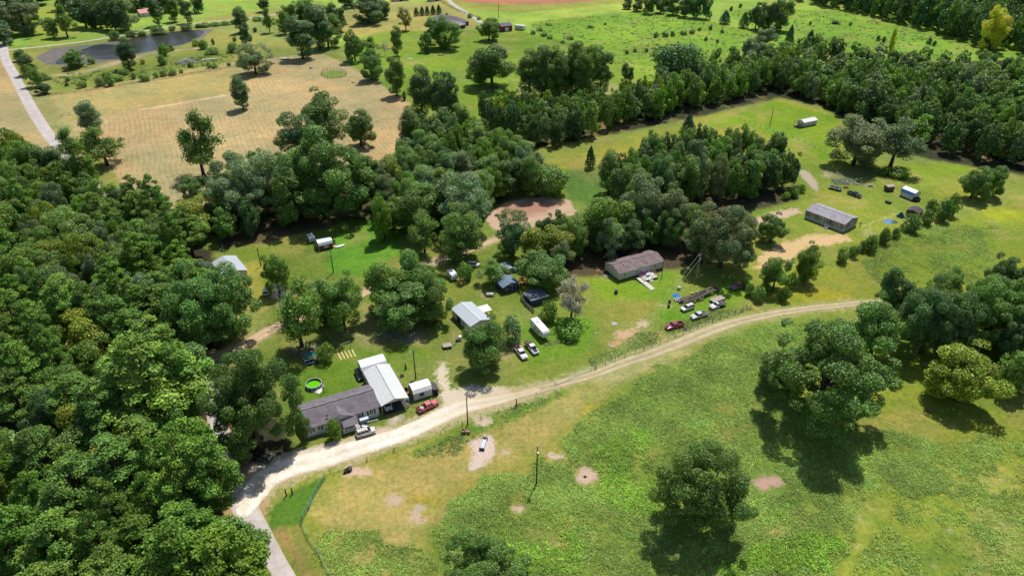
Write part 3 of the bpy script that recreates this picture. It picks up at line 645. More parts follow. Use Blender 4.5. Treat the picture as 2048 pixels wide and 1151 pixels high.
def trunkmesh(name, h, rad, limbs, mat, lean=0.0, sides=7):
    mb = MB(); pts = [(0, 0, -0.3), (lean*0.3, 0, h*0.3), (lean, lean*0.4, h*0.65), (lean*1.2, lean*0.2, h)]
    mb.tube(pts, [rad*1.35, rad*0.9, rad*0.65, rad*0.18], sides)
    for (z0, end, rr) in limbs:
        a = Vector((lean*z0/h, 0, z0)); e = Vector(end); m_ = a.lerp(e, 0.5)+Vector((0, 0, (e-a).length*0.08))
        mb.tube([a, m_, e], [rr, rr*0.65, rr*0.2], 5)
    o = mb.build(name, mat, smooth=True); me = o.data; bpy.data.objects.remove(o); return me
PROTO = {}
def broad(key, h, r, nlobe, nleaf, ls, cz=0.58, vz=0.42, lobe=(0.26, 0.42), mat='leaf', bark='bark', rnd=0.55, gaps=0.0, trunkr=None, low=-0.92, irr=0.18, bias=-0.45, spread=(0.68, 1.16), skirt=0.07, fmin=0.62):
    D = rdir(nlobe*6); D = D[D[:, 2] > low][:nlobe]
    # keep lobes spread apart
    env = np.array([r, r, h*vz]); rad = RNG.uniform(*lobe, len(D))*r
    ph = RNG.uniform(0, 6.28, 3); az = np.arctan2(D[:, 1], D[:, 0])
    bump = 1+irr*np.sin(2*az+ph[0])*0.6+irr*np.sin(3*az+ph[1])+irr*0.5*np.sin(5*az+ph[2])
    fill = RNG.uniform(fmin, 1.04, (len(D), 1)); fill[: len(D)//5] *= 0.5
    fb = np.minimum(fill*bump[:, None], 1.1)
    C = D*(env-rad[:, None]*np.array([[0.85, 0.85, 0.75]]))*fb+np.array([0, 0, h*cz])
    Q, K = lobes_to_leaves(C, rad, D, nleaf, ls, rnd=rnd, bias=bias, spread=spread)
    lo_, top = np.percentile(Q[..., 2], 0.5), Q[..., 2].max(); b0 = h*skirt; zs = b0+(Q[..., 2]-lo_)*(h-b0)/(top-lo_); C[:, 2] = b0+(C[:, 2]-lo_)*(h-b0)/(top-lo_); Q[..., 2] = np.maximum(zs, 0.0)
    cm = qmesh(key+'_crown', Q, K, M[mat])
    limbs = [(h*RNG.uniform(0.22, 0.5), tuple(C[i]*0.93), (trunkr or r*0.06)*0.5) for i in RNG.choice(len(C), min(9, len(C)), False)]
    tm = trunkmesh(key+'_trunk', h*0.7, trunkr or r*0.06, limbs, M[bark], lean=r*0.05)
    PROTO.setdefault(key[0], []); PROTO[key] = (tm, cm, h, r)
for i in range(5):  broad('oak%d' % i, 17, 6.5, 42+5*i, 23000, 0.34, cz=0.52, vz=0.50, lobe=(0.16, 0.34), irr=0.18+0.06*i)
for i in range(3):  broad('big%d' % i, 24, 13, 130, 74000, 0.38, cz=0.52, vz=0.49, lobe=(0.08, 0.2), skirt=0.1, irr=0.16, fmin=0.62, trunkr=0.75)
for i in range(3):  broad('tall%d' % i, 21, 4.8, 36, 18000, 0.35, cz=0.51, vz=0.50, lobe=(0.32, 0.5), low=-0.95, irr=0.2)
for i in range(3):  broad('thin%d' % i, 18, 5.5, 30, 7500, 0.38, cz=0.58, vz=0.42, lobe=(0.2, 0.36), skirt=0.2, rnd=0.8, irr=0.3, bias=-0.9, spread=(0.3, 1.15))
for i in range(3):  broad('far%d' % i, 17, 6.5, 22, 5200, 0.66, cz=0.50, vz=0.50, irr=0.15)
for i in range(3):  broad('shrub%d' % i, 4.5, 2.6, 14, 1700, 0.34, cz=0.46, vz=0.54, lobe=(0.36, 0.55), skirt=0.0, low=-0.8, trunkr=0.12, irr=0.2)
for i in range(2):  broad('vine%d' % i, 9, 6.0, 26, 8000, 0.46, cz=0.42, vz=0.58, lobe=(0.3, 0.42), low=-0.9, irr=0.1)
def pine(key, h, r, nleaf, ls):
    LC = []; LR = []; LD = []
    nw = 11
    for k in range(nw):
        f = k/(nw-1); z = h*(0.40+0.56*f); rr = r*(1-f**1.7)**0.75*(0.55+0.45*min(1, f*4+0.4)); m_ = max(1, int(6*(1-f)+1.5))
        a0 = RNG.uniform(0, 6.28)
        for q in range(m_):
            a = a0+6.28*q/m_+RNG.normal()*0.25; d = rr*RNG.uniform(0.5, 1.0)
            LC.append((d*math.cos(a), d*math.sin(a), z+RNG.normal()*0.5+0.08*d)); LR.append(RNG.uniform(0.24, 0.36)*r*(1.1-0.4*f))
            v = np.array([math.cos(a)*0.6, math.sin(a)*0.6, 0.7]); LD.append(v/np.linalg.norm(v))
    LC = np.array(LC); LR = np.array(LR); LD = np.array(LD)
    # short tufts: each leaf point becomes a small upward spray
    Q, K = lobes_to_leaves(LC, LR, LD, nleaf, ls, flat=0.62, rnd=0.75, spread=(0.45, 1.1), colvar=0.2, lobevar=0.12, bias=-0.6)
    Q[..., 2] *= h/Q[..., 2].max()
    cm = qmesh(key+'_crown', Q, K, M['needle'])
    limbs = [(h*(0.35+0.04*i), tuple(LC[int(i*len(LC)/12)]), 0.09) for i in range(12)]
    tm = trunkmesh(key+'_trunk', h*0.95, 0.34, limbs, M['bark_pine'], lean=0.3)
    PROTO[key] = (tm, cm, h, r)
for i in range(4): pine('pine%d' % i, 23, 5.0, 15000, 0.38)
def cedar(key, h, r, nleaf, ls):
    n = nleaf; z = RNG.uniform(0.04, 1, n)**0.8; rr = r*(1-z**1.6)**0.8*RNG.uniform(0.72, 1.05, n)*(0.6+0.4*np.minimum(1, z*6)); a = RNG.uniform(0, 6.283, n)
    rr *= 1+0.18*np.sin(a*3+z*9)+0.1*np.sin(a*7-z*17)
    C = np.stack([rr*np.cos(a), rr*np.sin(a), z*h], 1); N = np.stack([np.cos(a), np.sin(a), np.full(n, 0.5)], 1)+RNG.normal(size=(n, 3))*0.45
    N /= np.linalg.norm(N, axis=1)[:, None]
    Q = leafquads(C, N, ls*RNG.uniform(0.6, 1.4, n)); K = (1+RNG.normal(size=(n, 1))*0.2).clip(0.5, 1.6)*np.ones((1, 3))
    PROTO[key] = (trunkmesh(key+'_trunk', h*0.7, r*0.08, [], M['bark']), qmesh(key+'_crown', Q, K, M['needle']), h, r)
for i in range(2): cedar('cedar%d' % i, 9, 2.4, 3000, 0.4)
def dead(key, h, r, n):
    mb = MB()
    def grow(p, d, L, rad, lv):
        e = p+d*L; m_ = p.lerp(e, 0.5)+Vector(RNG.normal(size=3))*L*0.05
        mb.tube([p, m_, e], [rad, rad*0.8, rad*0.55], 5 if lv < 2 else 3)
        if lv >= 5: return
        for q in range(3 if lv < 3 else 4):
            v = Vector(RNG.normal(size=3))*0.75; nd_ = (d+v+Vector((0, 0, 0.15))).normalized(); grow(e if q < 2 else m_, nd_, L*RNG.uniform(0.55, 0.8), rad*0.55, lv+1)
    grow(Vector((0, 0, -0.2)), Vector((0, 0, 1)), h*0.3, r*0.07, 0)
    for q in range(4): a = q*1.57+0.4; grow(Vector((0, 0, h*0.22)), Vector((math.cos(a), math.sin(a), 0.9)).normalized(), h*0.26, r*0.045, 1)
    o = mb.build(key, M['bark_dead']); me = o.data; bpy.data.objects.remove(o); PROTO[key] = (None, me, h, r)
dead('dead0', 9, 4.5, 0); dead('dead1', 12, 5, 0)
TINT = {  # albedo of lit leaves
    'g': (0.153, 0.280, 0.050), 'd': (0.099, 0.193, 0.058), 'b': (0.157, 0.297, 0.034), 'y': (0.242, 0.319, 0.025), 'yy': (0.487, 0.552, 0.051),
    's': (0.199, 0.280, 0.129), 'o': (0.128, 0.227, 0.047), 'p': (0.184, 0.326, 0.050), 'br': (0.340, 0.333, 0.106), 'c': (0.073, 0.174, 0.064), 'l': (0.197, 0.315, 0.066), 'gr': (0.393, 0.401, 0.214)}
NTREE = {'n': 0}
def plant(kind, xy, h, w, tint, label, name='broadleaf_tree', cat='tree', group=None):
    """kind: prototype family; xy: ground point; h, w metres"""
    fams = {'oak': 5, 'big': 3, 'tall': 3, 'thin': 3, 'far': 3, 'shrub': 3, 'vine': 2, 'pine': 4, 'cedar': 2, 'dead': 2}
    key = kind if kind[-1].isdigit() else kind+str(random.randrange(fams[kind]))
    tm, cm, ph, pr = PROTO[key]
    e = empty(name, label, cat, (xy[0], xy[1], 0), random.uniform(0, 6.28), group)
    s = w/(2*pr); e.scale = (s*random.uniform(0.94, 1.06), s*random.uniform(0.94, 1.06), h/ph)
    t0 = TINT[tint] if isinstance(tint, str) else tint
    k = random.uniform(0.86, 1.16); hu = random.uniform(-0.1, 0.1)
    if group and 'woods' in group: k *= random.uniform(0.75, 1.05)
    c = (t0[0]*k*(1+hu), t0[1]*k, t0[2]*k*(1-hu), 1)
    if tm:
        a = bpy.data.objects.new('trunk', tm); COL.objects.link(a); a.parent = e
        b_ = bpy.data.objects.new('crown', cm); COL.objects.link(b_); b_.parent = e; b_.color = c
    else:
        b_ = bpy.data.objects.new('branches', cm); COL.objects.link(b_); b_.parent = e
    NTREE['n'] += 1; return e
PLACED = []      # (x, y, radius) of every tree, for spacing
def tree(px, yb, yt, wpx, kind, tint, label, name=None, cat=None, group=None):
    if kind.rstrip('0123456789') in ('oak', 'big', 'vine') and px != 1630: yb -= (0.32 if kind[:3] == 'big' else 0.55)*wpx/2*math.sin(PITCH+math.atan((yb-575.5)/FP))
    p = G(px, yb); h = max(0.6, height(px, yb, yt)); w = wpx/scale_at(yb - 0.35*(yb-yt))*0.98
    # crown bottoms hide the foot of the tree: keep sane slenderness
    nm = name or {'pine': 'pine_tree', 'cedar': 'cedar_tree', 'shrub': 'shrub', 'dead': 'dead_tree'}.get(kind.rstrip('0123456789'), 'broadleaf_tree')
    ct = cat or {'pine_tree': 'pine', 'cedar_tree': 'cedar', 'shrub': 'shrub', 'dead_tree': 'dead tree'}.get(nm, 'tree')
    PLACED.append((p.x, p.y, w/2))
    return plant(kind, p, h, w, tint, label, nm, ct, group)
SINGLE = [
 # top left corner and pond
 (52, 74, -6, 84, 'oak', 's', 'broad grey-green oak by the road fork in the top left corner'),
 (109, 76, 34, 26, 'tall', 'g', 'narrow dark tree just right of the big oak by the road fork'),
 (136, 75, 6, 46, 'thin', 'g', 'open crowned tree between the road fork and the pond'),
 (173, 55, -8, 56, 'far', 'd', 'dark tree behind the left end of the pond, left of a pair'),
 (203, 56, -8, 44, 'far', 'd', 'dark tree behind the left end of the pond, right of a pair'),
 (232, 60, -6, 40, 'tall', 'd', 'tall dark tree north of the pond beside the white cottage yard'),
 (258, 62, -14, 46, 'far', 's', 'greyish tree left of the white cottage with a red roof'),
 (318, 52, -6, 32, 'tall', 'd', 'slim dark tree just right of the white cottage with a red roof'),
 (350, 44, -6, 28, 'tall', 'g', 'slim tree second to the right of the white cottage'),
 (376, 47, -4, 28, 'tall', 'd', 'dark slim tree third to the right of the white cottage'),
 (398, 26, -12, 26, 'far', 'd', 'small tree at the top edge right of the white cottage'),
 (45, 124, 97, 26, 'oak', 'g', 'small tree on the road verge nearest the road fork'),
 (60, 150, 108, 32, 'tall', 'd', 'dark tree on the road verge below the pond mud'),
 (74, 176, 128, 34, 'oak', 'g', 'tree on the road verge above the hay field corner'),
 (90, 190, 164, 34, 'oak', 'd', 'low dark tree at the corner of the hay field by the road'),
 (153, 138, 97, 46, 'oak', 'g', 'round green tree standing in the grey pond mud'),
 (260, 138, 73, 38, 'tall', 'd', 'tall dark tree standing on the near shore of the pond'),
 (493, 96, 44, 24, 'tall', 'd', 'slender dark tree at the east end of the pond ground'),
 (486, 66, 12, 30, 'tall', 'd', 'dark slender tree by the hedge east of the pond'),
 (512, 153, 84, 68, 'oak', 's', 'big glossy grey-green tree on the upper edge of the hay field'),
 (487, 219, 149, 38, 'tall', 'd', 'lone dark oval tree standing in the middle of the mown hay field'),
 (193, 280, 197, 50, 'tall', 's', 'greyish tree at the lower left corner of the hay field'),
 (215, 330, 252, 92, 'thin', 'l', 'spreading open yellow-green tree on the field corner by the road'),
 (150, 322, 254, 66, 'thin', 'l', 'open light green tree beside the road bend under the hay field'),
 (408, 352, 216, 90, 'thin2', 'o', 'tall open crowned tree standing free at the south side of the hay field'),
 (606, 118, 32, 60, 'tall', 'd', 'dark dense tree with full crown above the upper hay field corner'),
 (657, 99, 24, 58, 'oak', 'o', 'bushy tree right of the dense dark one above the hay field'),
 (628, 62, -2, 88, 'oak', 'g', 'broad tree behind the pair above the hay field'),
 (571, 70, 18, 28, 'oak', 'g', 'small tree left of the broad tree above the hay field'),
 (540, 66, 14, 28, 'thin', 'g', 'small open tree on the rough ground east of the pond'),
 (529, 24, -6, 30, 'tall', 'd', 'dark tree by the lane at the top left of the farm fields'),
 (738, 50, -10, 74, 'oak', 'd', 'large dark tree on the dry lawn west of the brick house'),
 (812, 62, 12, 34, 'thin', 'br', 'brownish thinning tree on the dry lawn beside five clipped evergreens'),
 (795, 112, 50, 24, 'tall', 'o', 'very slender tall tree on the bright lawn'),
 (711, 126, 60, 42, 'oak', 'g', 'tree at the left fence of the bright lawn'),
 (742, 108, 72, 42, 'thin', 'l', 'yellow-green low tree near the left fence of the bright lawn'),
 (744, 164, 96, 54, 'oak', 'g', 'round tree with a bare shaded foot at the hay field fence'),
 (794, 192, 112, 38, 'tall', 'o', 'tall narrow tree at the right corner of the hay field'),
 (808, 201, 180, 12, 'shrub', 'd', 'tiny dark sapling at the right corner of the hay field'),
 (890, 102, 30, 78, 'oak', 'g', 'broad low forking tree in front of the brick house'),
 (852, 106, 62, 28, 'oak', 'g', 'small round tree left of the forking tree by the brick house'),
 (978, 84, 34, 50, 'oak', 'g', 'round topped tree between the brick house and the red barn'),
 (984, 182, 84, 96, 'oak', 'o', 'very wide tree on the bright lawn left of the grove'),
 (1253, 168, 125, 28, 'oak1', 'd', 'small lone round tree with its shadow on the lawn right of the grove'),
 (1375, 268, 228, 28, 'cedar', 'c', 'dark cedar standing alone in the meadow before the long tree belt'),
 (1352, 176, 79, 108, 'vine0', 'd', 'huge dark mound of a tree on the edge of the rough pasture'),
 (1180, 336, 292, 22, 'cedar', 'c', 'small dark cedar on the grass strip below the tree belt'),
 (1216, 388, 298, 44, 'tall', 'g', 'upright tree at the west end of the mid meadow grove'),
 (1100, 398, 330, 78, 'vine1', 'l', 'yellow-green vine covered mound behind the red dirt pad'),
 (1548, 34, 8, 24, 'far', 'd', 'small dark tree at the top edge of the rough pasture'),
 (1449, 48, 21, 24, 'cedar', 'c', 'dark cedar in the rough pasture near its upper grove'),
 (1487, 56, 24, 22, 'cedar', 'g', 'second cedar in the rough pasture, right of the darker one'),
 (1617, 96, 60, 22, 'cedar', 'c', 'pointed dark cedar above the long tree belt'),
 (640, 100, 8, 44, 'tall', 'd', 'tall dark tree filling the gap of the clump above the hay field corner'),
 (585, 60, 2, 40, 'oak', 'g', 'tree at the left back of the clump above the hay field corner'),
 (675, 66, 4, 40, 'oak', 'd', 'tree at the right back of the clump above the hay field corner'),
 (700, 18, -20, 40, 'oak', 'd', 'tree behind the large dark one on the dry lawn'),
 (765, 40, -6, 40, 'oak', 'd', 'tree touching the right side of the large dark one on the dry lawn'),
 # around the first lawn and middle
 (650, 300, 178, 92, 'oak3', 'o', 'tall oval oak rising from the edge of the hay field'),
 (598, 322, 222, 82, 'oak', 'd', 'dark oak on the left shoulder of the tall oval oak'),
 (722, 298, 218, 62, 'oak', 'o', 'oak on the right shoulder of the tall oval oak'),
 (660, 442, 254, 186, 'big0', 'g', 'enormous spreading oak north of the red shed lawn'),
 (508, 450, 306, 150, 'big1', 's', 'huge grey-green oak left of the enormous spreading oak'),
 (790, 402, 312, 48, 'tall', 'y', 'bright yellow-green tree right of the enormous spreading oak'),
 (826, 314, 210, 50, 'tall', 'o', 'tall dark tree on the right end of the hay field'),
 (845, 240, 128, 50, 'tall', 'd', 'tall dark blue-green tree on the lawn right of the hay field'),
 (888, 252, 138, 66, 'oak', 'd', 'broad dark tree beside the tall blue-green one'),
 (834, 480, 366, 106, 'oak2', 'g', 'dense dome shaped oak at the right end of the bright lawn'),
 (925, 480, 344, 106, 'oak4', 's', 'grey-green dome shaped oak behind the dirt lane'),
 (920, 528, 408, 94, 'oak', 'g', 'round oak whose foot stands on the dirt lane verge'),
 (1026, 520, 418, 76, 'oak', 'd', 'dark tree just below the red dirt pad'),
 (850, 504, 420, 66, 'thin', 'l', 'pale thin leaved tree in front of the dome shaped oak'),
 (1098, 540, 448, 100, 'oak', 'y', 'olive yellow tree above the dark blue sheds'),
 (1083, 590, 505, 100, 'oak', 'g', 'green tree over the dark flat roofed shed'),
 (1212, 510, 388, 112, 'oak', 'b', 'large bright green tree behind the taupe home'),
 (1150, 500, 425, 70, 'oak', 'g', 'green tree left behind the large bright one by the taupe home'),
 (1282, 480, 346, 84, 'oak', 's', 'greyish tree behind the taupe home roof'),
 (1345, 490, 372, 80, 'oak', 's', 'grey-green tree between the taupe home and the big grey oak'),
 (1440, 546, 400, 142, 'big2', 's', 'big grey-green oak with a wide shadow right of the taupe home'),
 (1540, 492, 428, 60, 'oak', 'g', 'round tree on the sandy ground left of the grey home'),
 (985, 566, 512, 66, 'thin', 'l', 'sparse airy tree leaning over the slate blue shed'),
 (930, 560, 520, 30, 'shrub', 'g', 'green bush behind the small white camper under the trees'),
 (1545, 588, 510, 62, 'oak', 'g', 'tree in front of the fence corner, left of a pair'),
 (1606, 570, 486, 58, 'oak', 'b', 'brighter tree in front of the fence corner, right of a pair'),
 (1940, 404, 331, 60, 'oak', 'g', 'round tree on the right edge of the grey home ground'),
 (1976, 398, 329, 48, 'oak', 'g', 'twin tree touching the round one at the right meadow edge'),
 (1706, 342, 230, 112, 'oak', 's', 'wide grey-green tree shading the parked trucks'),
 (1780, 334, 232, 98, 'thin0', 's', 'airy spreading silver-green tree right of the wide one'),
 # pasture
 (1630, 836, 642, 236, 'big0', 'g', 'giant spreading oak standing alone in the pasture'),
 (1558, 790, 700, 90, 'oak', 'd', 'lower dark limbed tree under the left side of the giant oak'),
 (1740, 730, 600, 116, 'oak', 'g', 'tree filling the gap between the giant oak and the track'),
 (1842, 720, 562, 150, 'big2', 'd', 'dark domed oak just below the end of the track'),
 (1960, 705, 548, 150, 'big1', 'g', 'big oak at the right edge in front of the meadow'),
 (2050, 650, 520, 150, 'big0', 'd', 'dark oak cut off by the right edge of the picture'),
 (2040, 740, 620, 120, 'oak', 'g', 'lower tree under the right edge oaks'),
 (1912, 826, 700, 142, 'oak2', 'y', 'yellow-green round oak in front of the right hand oaks'),
 (1393, 1066, 888, 192, 'big2', 'o', 'great dark oak standing alone in the weedy pasture near the bottom'),
 (975, 1222, 1098, 180, 'big1', 'g', 'crown top of an oak cut off by the bottom edge'),
 # settlement
 (780, 640, 520, 96, 'oak', 'g', 'round oak at the left of the clump between the two lawns'),
 (838, 628, 504, 100, 'oak', 'g', 'tallest round oak of the clump between the two lawns'),
 (872, 655, 545, 70, 'oak', 'l', 'lighter oak at the right of the clump between the two lawns'),
 (812, 668, 565, 120, 'oak', 'g', 'front oak of the clump between the two lawns'),
 (558, 590, 504, 62, 'oak', 'g', 'small dense tree by the driveway light on the left lawn'),
 (604, 692, 560, 110, 'thin1', 'g', 'big half dead tree with bare limbs left of the clothesline'),
 (690, 672, 545, 88, 'oak', 'g', 'tree behind the clothesline yard'),
 (650, 650, 560, 80, 'oak', 'g', 'tree between the half dead one and the clothesline yard'),
 (652, 722, 684, 34, 'shrub', 'g', 'small tree beside the trampoline'),
 (968, 752, 636, 96, 'oak3', 'g', 'round tree hiding the corner of the white metal building'),
 (1024, 686, 631, 46, 'shrub', 's', 'greyish bush beside the white metal building'),
 (1096, 640, 602, 44, 'shrub', 'b', 'light green shrub behind the white camper'),
 (1140, 668, 640, 60, 'shrub', 'b', 'low green growth under the pale grey thinning tree'),
 (1142, 640, 548, 66, 'thin0', (0.40, 0.41, 0.40), 'pale grey thinning tree behind the white camper'),
 (1150, 636, 566, 40, 'dead0', 'g', 'bare branches of a snag inside the pale grey thinning tree'),
 (671, 876, 838, 33, 'shrub', 'b', 'round bright shrub in front of the white house porch'),
 (520, 915, 702, 172, 'big0', 'o', 'large olive oak left of the white house'),
 (612, 880, 830, 30, 'thin', 'o', 'branch spray of a small tree against the left end of the white house'),
 (430, 706, 530, 180, 'big2', 'g', 'great round oak above the dirt lane'),
 (400, 480, 395, 104, 'oak', 'y', 'yellow-green oak at the corner of the woods by the left lawn'),
 (386, 404, 354, 50, 'oak', 'g', 'round tree at the lower corner of the hay field'),
 (432, 470, 396, 44, 'oak', 'd', 'dark small tree between the yellow oak and the grey-green one'),
 (474, 640, 562, 46, 'thin', 'y', 'yellow-green sapling in front of the white garage'),
 (223, 640, 542, 80, 'dead1', 'g', 'grey leafless tree crown among the green woods'),
 (575, 640, 545, 50, 'dead0', 'g', 'bare grey limbs standing behind the small white car'),
 (770, 112, 70, 12, 'dead1', 'g', 'small bare snag with a scrap pile on the bright lawn'),
 (410, 1060, 868, 110, 'pine', 'p', 'tall pine leaning over the road junction with bare stems'),
 (450, 1050, 880, 100, 'pine', 'p', 'second tall pine at the road junction with open crown'),
 (480, 1240, 1060, 150, 'pine', 'b', 'pine crown reaching over the road at the bottom edge'),
 (400, 1230, 1050, 150, 'pine', 'b', 'pine crown left of the one reaching over the road at the bottom'),
 (330, 880, 670, 170, 'pine', 'p', 'huge pine crown in the middle of the woods beside the lane'),
 (385, 860, 690, 130, 'pine', 'p', 'pine crown at the edge of the woods facing the olive oak'),
 (1780, 105, 50, 14, 'shrub', 'yy', 'yellowish bush in the far right clearing'),
 (1575, 100, 50, 20, 'cedar', 'd', 'small conifer left of the pointed dark cedar'),
 (1510, 60, 2, 34, 'oak', 'd', 'dark tree at the left of the four in the upper pasture grove'),
 (1536, 66, -2, 44, 'oak', 'd', 'broad dark tree second from the left in the upper pasture grove'),
 (1560, 62, -4, 40, 'tall', 'g', 'tall tree at the right of the upper pasture grove'),
 (1527, 100, 52, 46, 'oak', 's', 'grey-green tree in front of the upper pasture grove'),
 (1500, 132, 74, 50, 'oak', 's', 'grey-green tree where the upper pasture grove meets the long belt'),
 (1976, 106, 8, 54, 'oak3', 'yy', 'golden yellow tree at the edge of the far right woods'),
]
for k, (x, h_) in enumerate([(834, 15), (845, 15), (855, 15), (866, 17), (878, 16)]): pass
for row in SINGLE: tree(*row)
for k, x in enumerate([833, 844.5, 855, 866.5, 878]):
    tree(x, 32-k*0.8, 15-k*1.5, 11.5, 'cedar0', 'c', 'clipped conical evergreen in the row of five on the dry lawn', 'clipped_evergreen', 'evergreen', 'row of five clipped evergreens')
for x, yb, yt, w in [(1058, 192, 95, 50), (1084, 200, 92, 44), (1098, 190, 88, 48), (1120, 202, 104, 44), (1150, 196, 80, 44), (1162, 204, 104, 40), (1178, 196, 88, 40), (1200, 190, 90, 44), (1132, 186, 100, 44), (1108, 206, 128, 34)]:
    tree(x, yb, yt, w, 'tall', random.choice('gdo'), 'tall tree of the shady grove on the bright lawn', group='grove on the bright lawn')
for x, yb, yt, w in [(230, 80, 58, 26), (262, 74, 60, 24), (284, 72, 60, 20), (318, 69, 52, 38), (345, 62, 50, 14), (374, 62, 47, 22)]:
    tree(x, yb, yt, w, 'shrub', 'd', 'dark bush on the far bank of the pond', group='bushes on the far bank')
for x, yb, yt, w, t_ in [(330, 112, 84, 28, 'b'), (328, 130, 108, 24, 'g'), (344, 102, 88, 12, 'b'), (408, 98, 78, 24, 'b'), (392, 92, 78, 18, 'y'), (427, 90, 76, 8, 'd'), (425, 108, 94, 36, 'g'), (470, 104, 84, 30, 'g'), (382, 134, 122, 14, 'b'), (510, 64, 54, 12, 'd'), (470, 84, 72, 8, 'd'), (286, 128, 116, 12, 'br'), (184, 128, 112, 14, 'b')]:
    tree(x, yb, yt, w, 'shrub', t_, 'green bush on the rough ground south of the pond', group='bushes south of the pond')
for x, yb, yt, w, t_ in [(88, 160, 144, 30, 'g'), (165, 175, 158, 20, 'l'), (168, 162, 151, 18, 'l'), (136, 162, 154, 12, 'd'), (134, 172, 164, 10, 'd'), (202, 172, 154, 22, 's'), (222, 172, 150, 24, 'g'), (236, 162, 148, 24, 'l'), (215, 158, 140, 18, 'g'), (248, 150, 136, 20, 'g'), (267, 158, 144, 14, 'l'), (290, 162, 146, 22, 'g'), (312, 155, 144, 14, 'g'), (328, 152, 140, 18, 'l'), (346, 150, 138, 20, 'l'), (418, 136, 124, 14, 'l'), (430, 136, 126, 14, 'g'), (458, 132, 124, 8, 'd'), (362, 146, 138, 12, 'l')]:
    tree(x, yb, yt, w, 'shrub', t_, 'wild bush in the hedge line above the hay field', group='hedge line above the hay field')
for x, yb, yt, w in [(1683, 524, 494, 28), (1705, 514, 488, 20), (1722, 503, 480, 18), (1740, 502, 468, 30), (1768, 488, 453, 28), (1790, 476, 454, 20), (1818, 462, 428, 42), (1850, 450, 418, 30), (1880, 440, 392, 38), (1902, 432, 384, 32), (1862, 428, 398, 30)]:
    tree(x, yb, yt, w, 'shrub', 'o', 'dark rounded shrub in the row along the meadow fence', group='shrub row along the meadow fence')
for x, yb, yt, w in [(1500, 590, 566, 26), (1515, 600, 572, 30), (1580, 575, 540, 24), (1490, 575, 552, 20), (1568, 600, 570, 30)]:
    tree(x, yb, yt, w, 'shrub', 'g', 'low bush at the foot of the pair of trees by the fence corner', group='bushes by the fence corner')
for x, yb, yt, w in [(1785, 352, 332, 40), (1765, 350, 336, 24), (1805, 358, 342, 22), (1584, 392, 374, 30), (1600, 384, 366, 20), (1571, 398, 382, 20)]:
    tree(x, yb, yt, w, 'shrub', 'b', 'bright weedy thicket bush near the shaded parking', group='thicket bushes near the shaded parking')
for x, yb, yt, w in [(1420, 60, 50, 10), (1444, 66, 58, 9), (1312, 75, 63, 12), (1330, 74, 62, 14), (1345, 72, 62, 12), (1366, 70, 60, 14), (1384, 68, 58, 12), (1399, 62, 54, 8), (1412, 82, 73, 10), (1435, 86, 78, 8), (1462, 22, 12, 8), (1480, 16, 6, 9), (1700, 52, 44, 7), (1620, 50, 42, 7), (1756, 82, 70, 10), (1768, 84, 72, 12), (1857, 88, 74, 12), (1868, 92, 80, 10), (1920, 118, 104, 10), (1254, 108, 100, 12), (1270, 104, 97, 10), (1293, 104, 96, 9), (1210, 50, 45, 8), (1672, 48, 40, 22)]:
    tree(x, yb, yt, w, 'shrub', 'd', 'small dark bush dotting the rough pasture', group='bushes dotting the rough pasture')
for x, yb, yt, w in [(1098, 50, 46, 18), (1080, 62, 55, 16), (1066, 68, 60, 14), (1100, 78, 70, 12), (1125, 86, 80, 12), (1140, 78, 70, 20), (1180, 56, 50, 16), (1088, 72, 63, 18), (940, 36, 26, 12), (958, 40, 33, 10), (975, 46, 38, 12)]:
    tree(x, yb, yt, w, 'shrub', 'g', 'low bush of the fence row beyond the red barn', group='bushes along the far fence row')
for x, yb, yt, w in [(1255, 18, -6, 24), (1275, 22, -10, 26), (1296, 28, -12, 28), (1320, 26, -14, 30), (1345, 30, -14, 30), (1370, 34, -14, 30), (1392, 36, -16, 32), (1412, 38, -14, 26), (1335, 20, -20, 30), (1380, 24, -22, 34)]:
    tree(x, yb, yt, w, 'far', 'd', 'dark tree of the grove at the top edge beyond the pasture', group='grove at the top edge')
for x, yb, yt, w in [(40, 20, -30, 60), (75, 10, -40, 60), (8, 20, -30, 60), (100, -2, -50, 40), (155, 30, -24, 40), (185, 34, -30, 50), (225, 30, -30, 40), (285, 20, -30, 50), (330, 25, -30, 40), (10, 90, 42, 50), (-10, 60, -10, 60), (20, 50, 10, 40), (130, 20, -40, 44), (165, 12, -40, 50), (205, 24, -40, 50), (250, 34, -34, 44), (232, 8, -40, 50), (300, 6, -40, 44), (345, 10, -30, 40), (60, 48, -20, 50), (215, 60, 4, 34), (245, 64, 2, 34), (192, 58, 6, 34)]:
    tree(x, yb, yt, w, 'far', 'd', 'dark tree of the woods at the top left edge', group='woods at the top left edge')
for x, yb, yt, w in [(500, 172-90, 68, 14), (566, 40, 20, 20), (585, 34, 22, 22), (430, 52, 44, 24), (450, 50, 42, 24), (400, 55, 46, 22), (412, 54, 44, 22), (515, 42, 32, 22), (535, 40, 32, 20), (470, 48, 38, 22)]:
    tree(x, yb, yt, w, 'shrub', 'g', 'bush of the hedge above the pond', group='hedge above the pond')
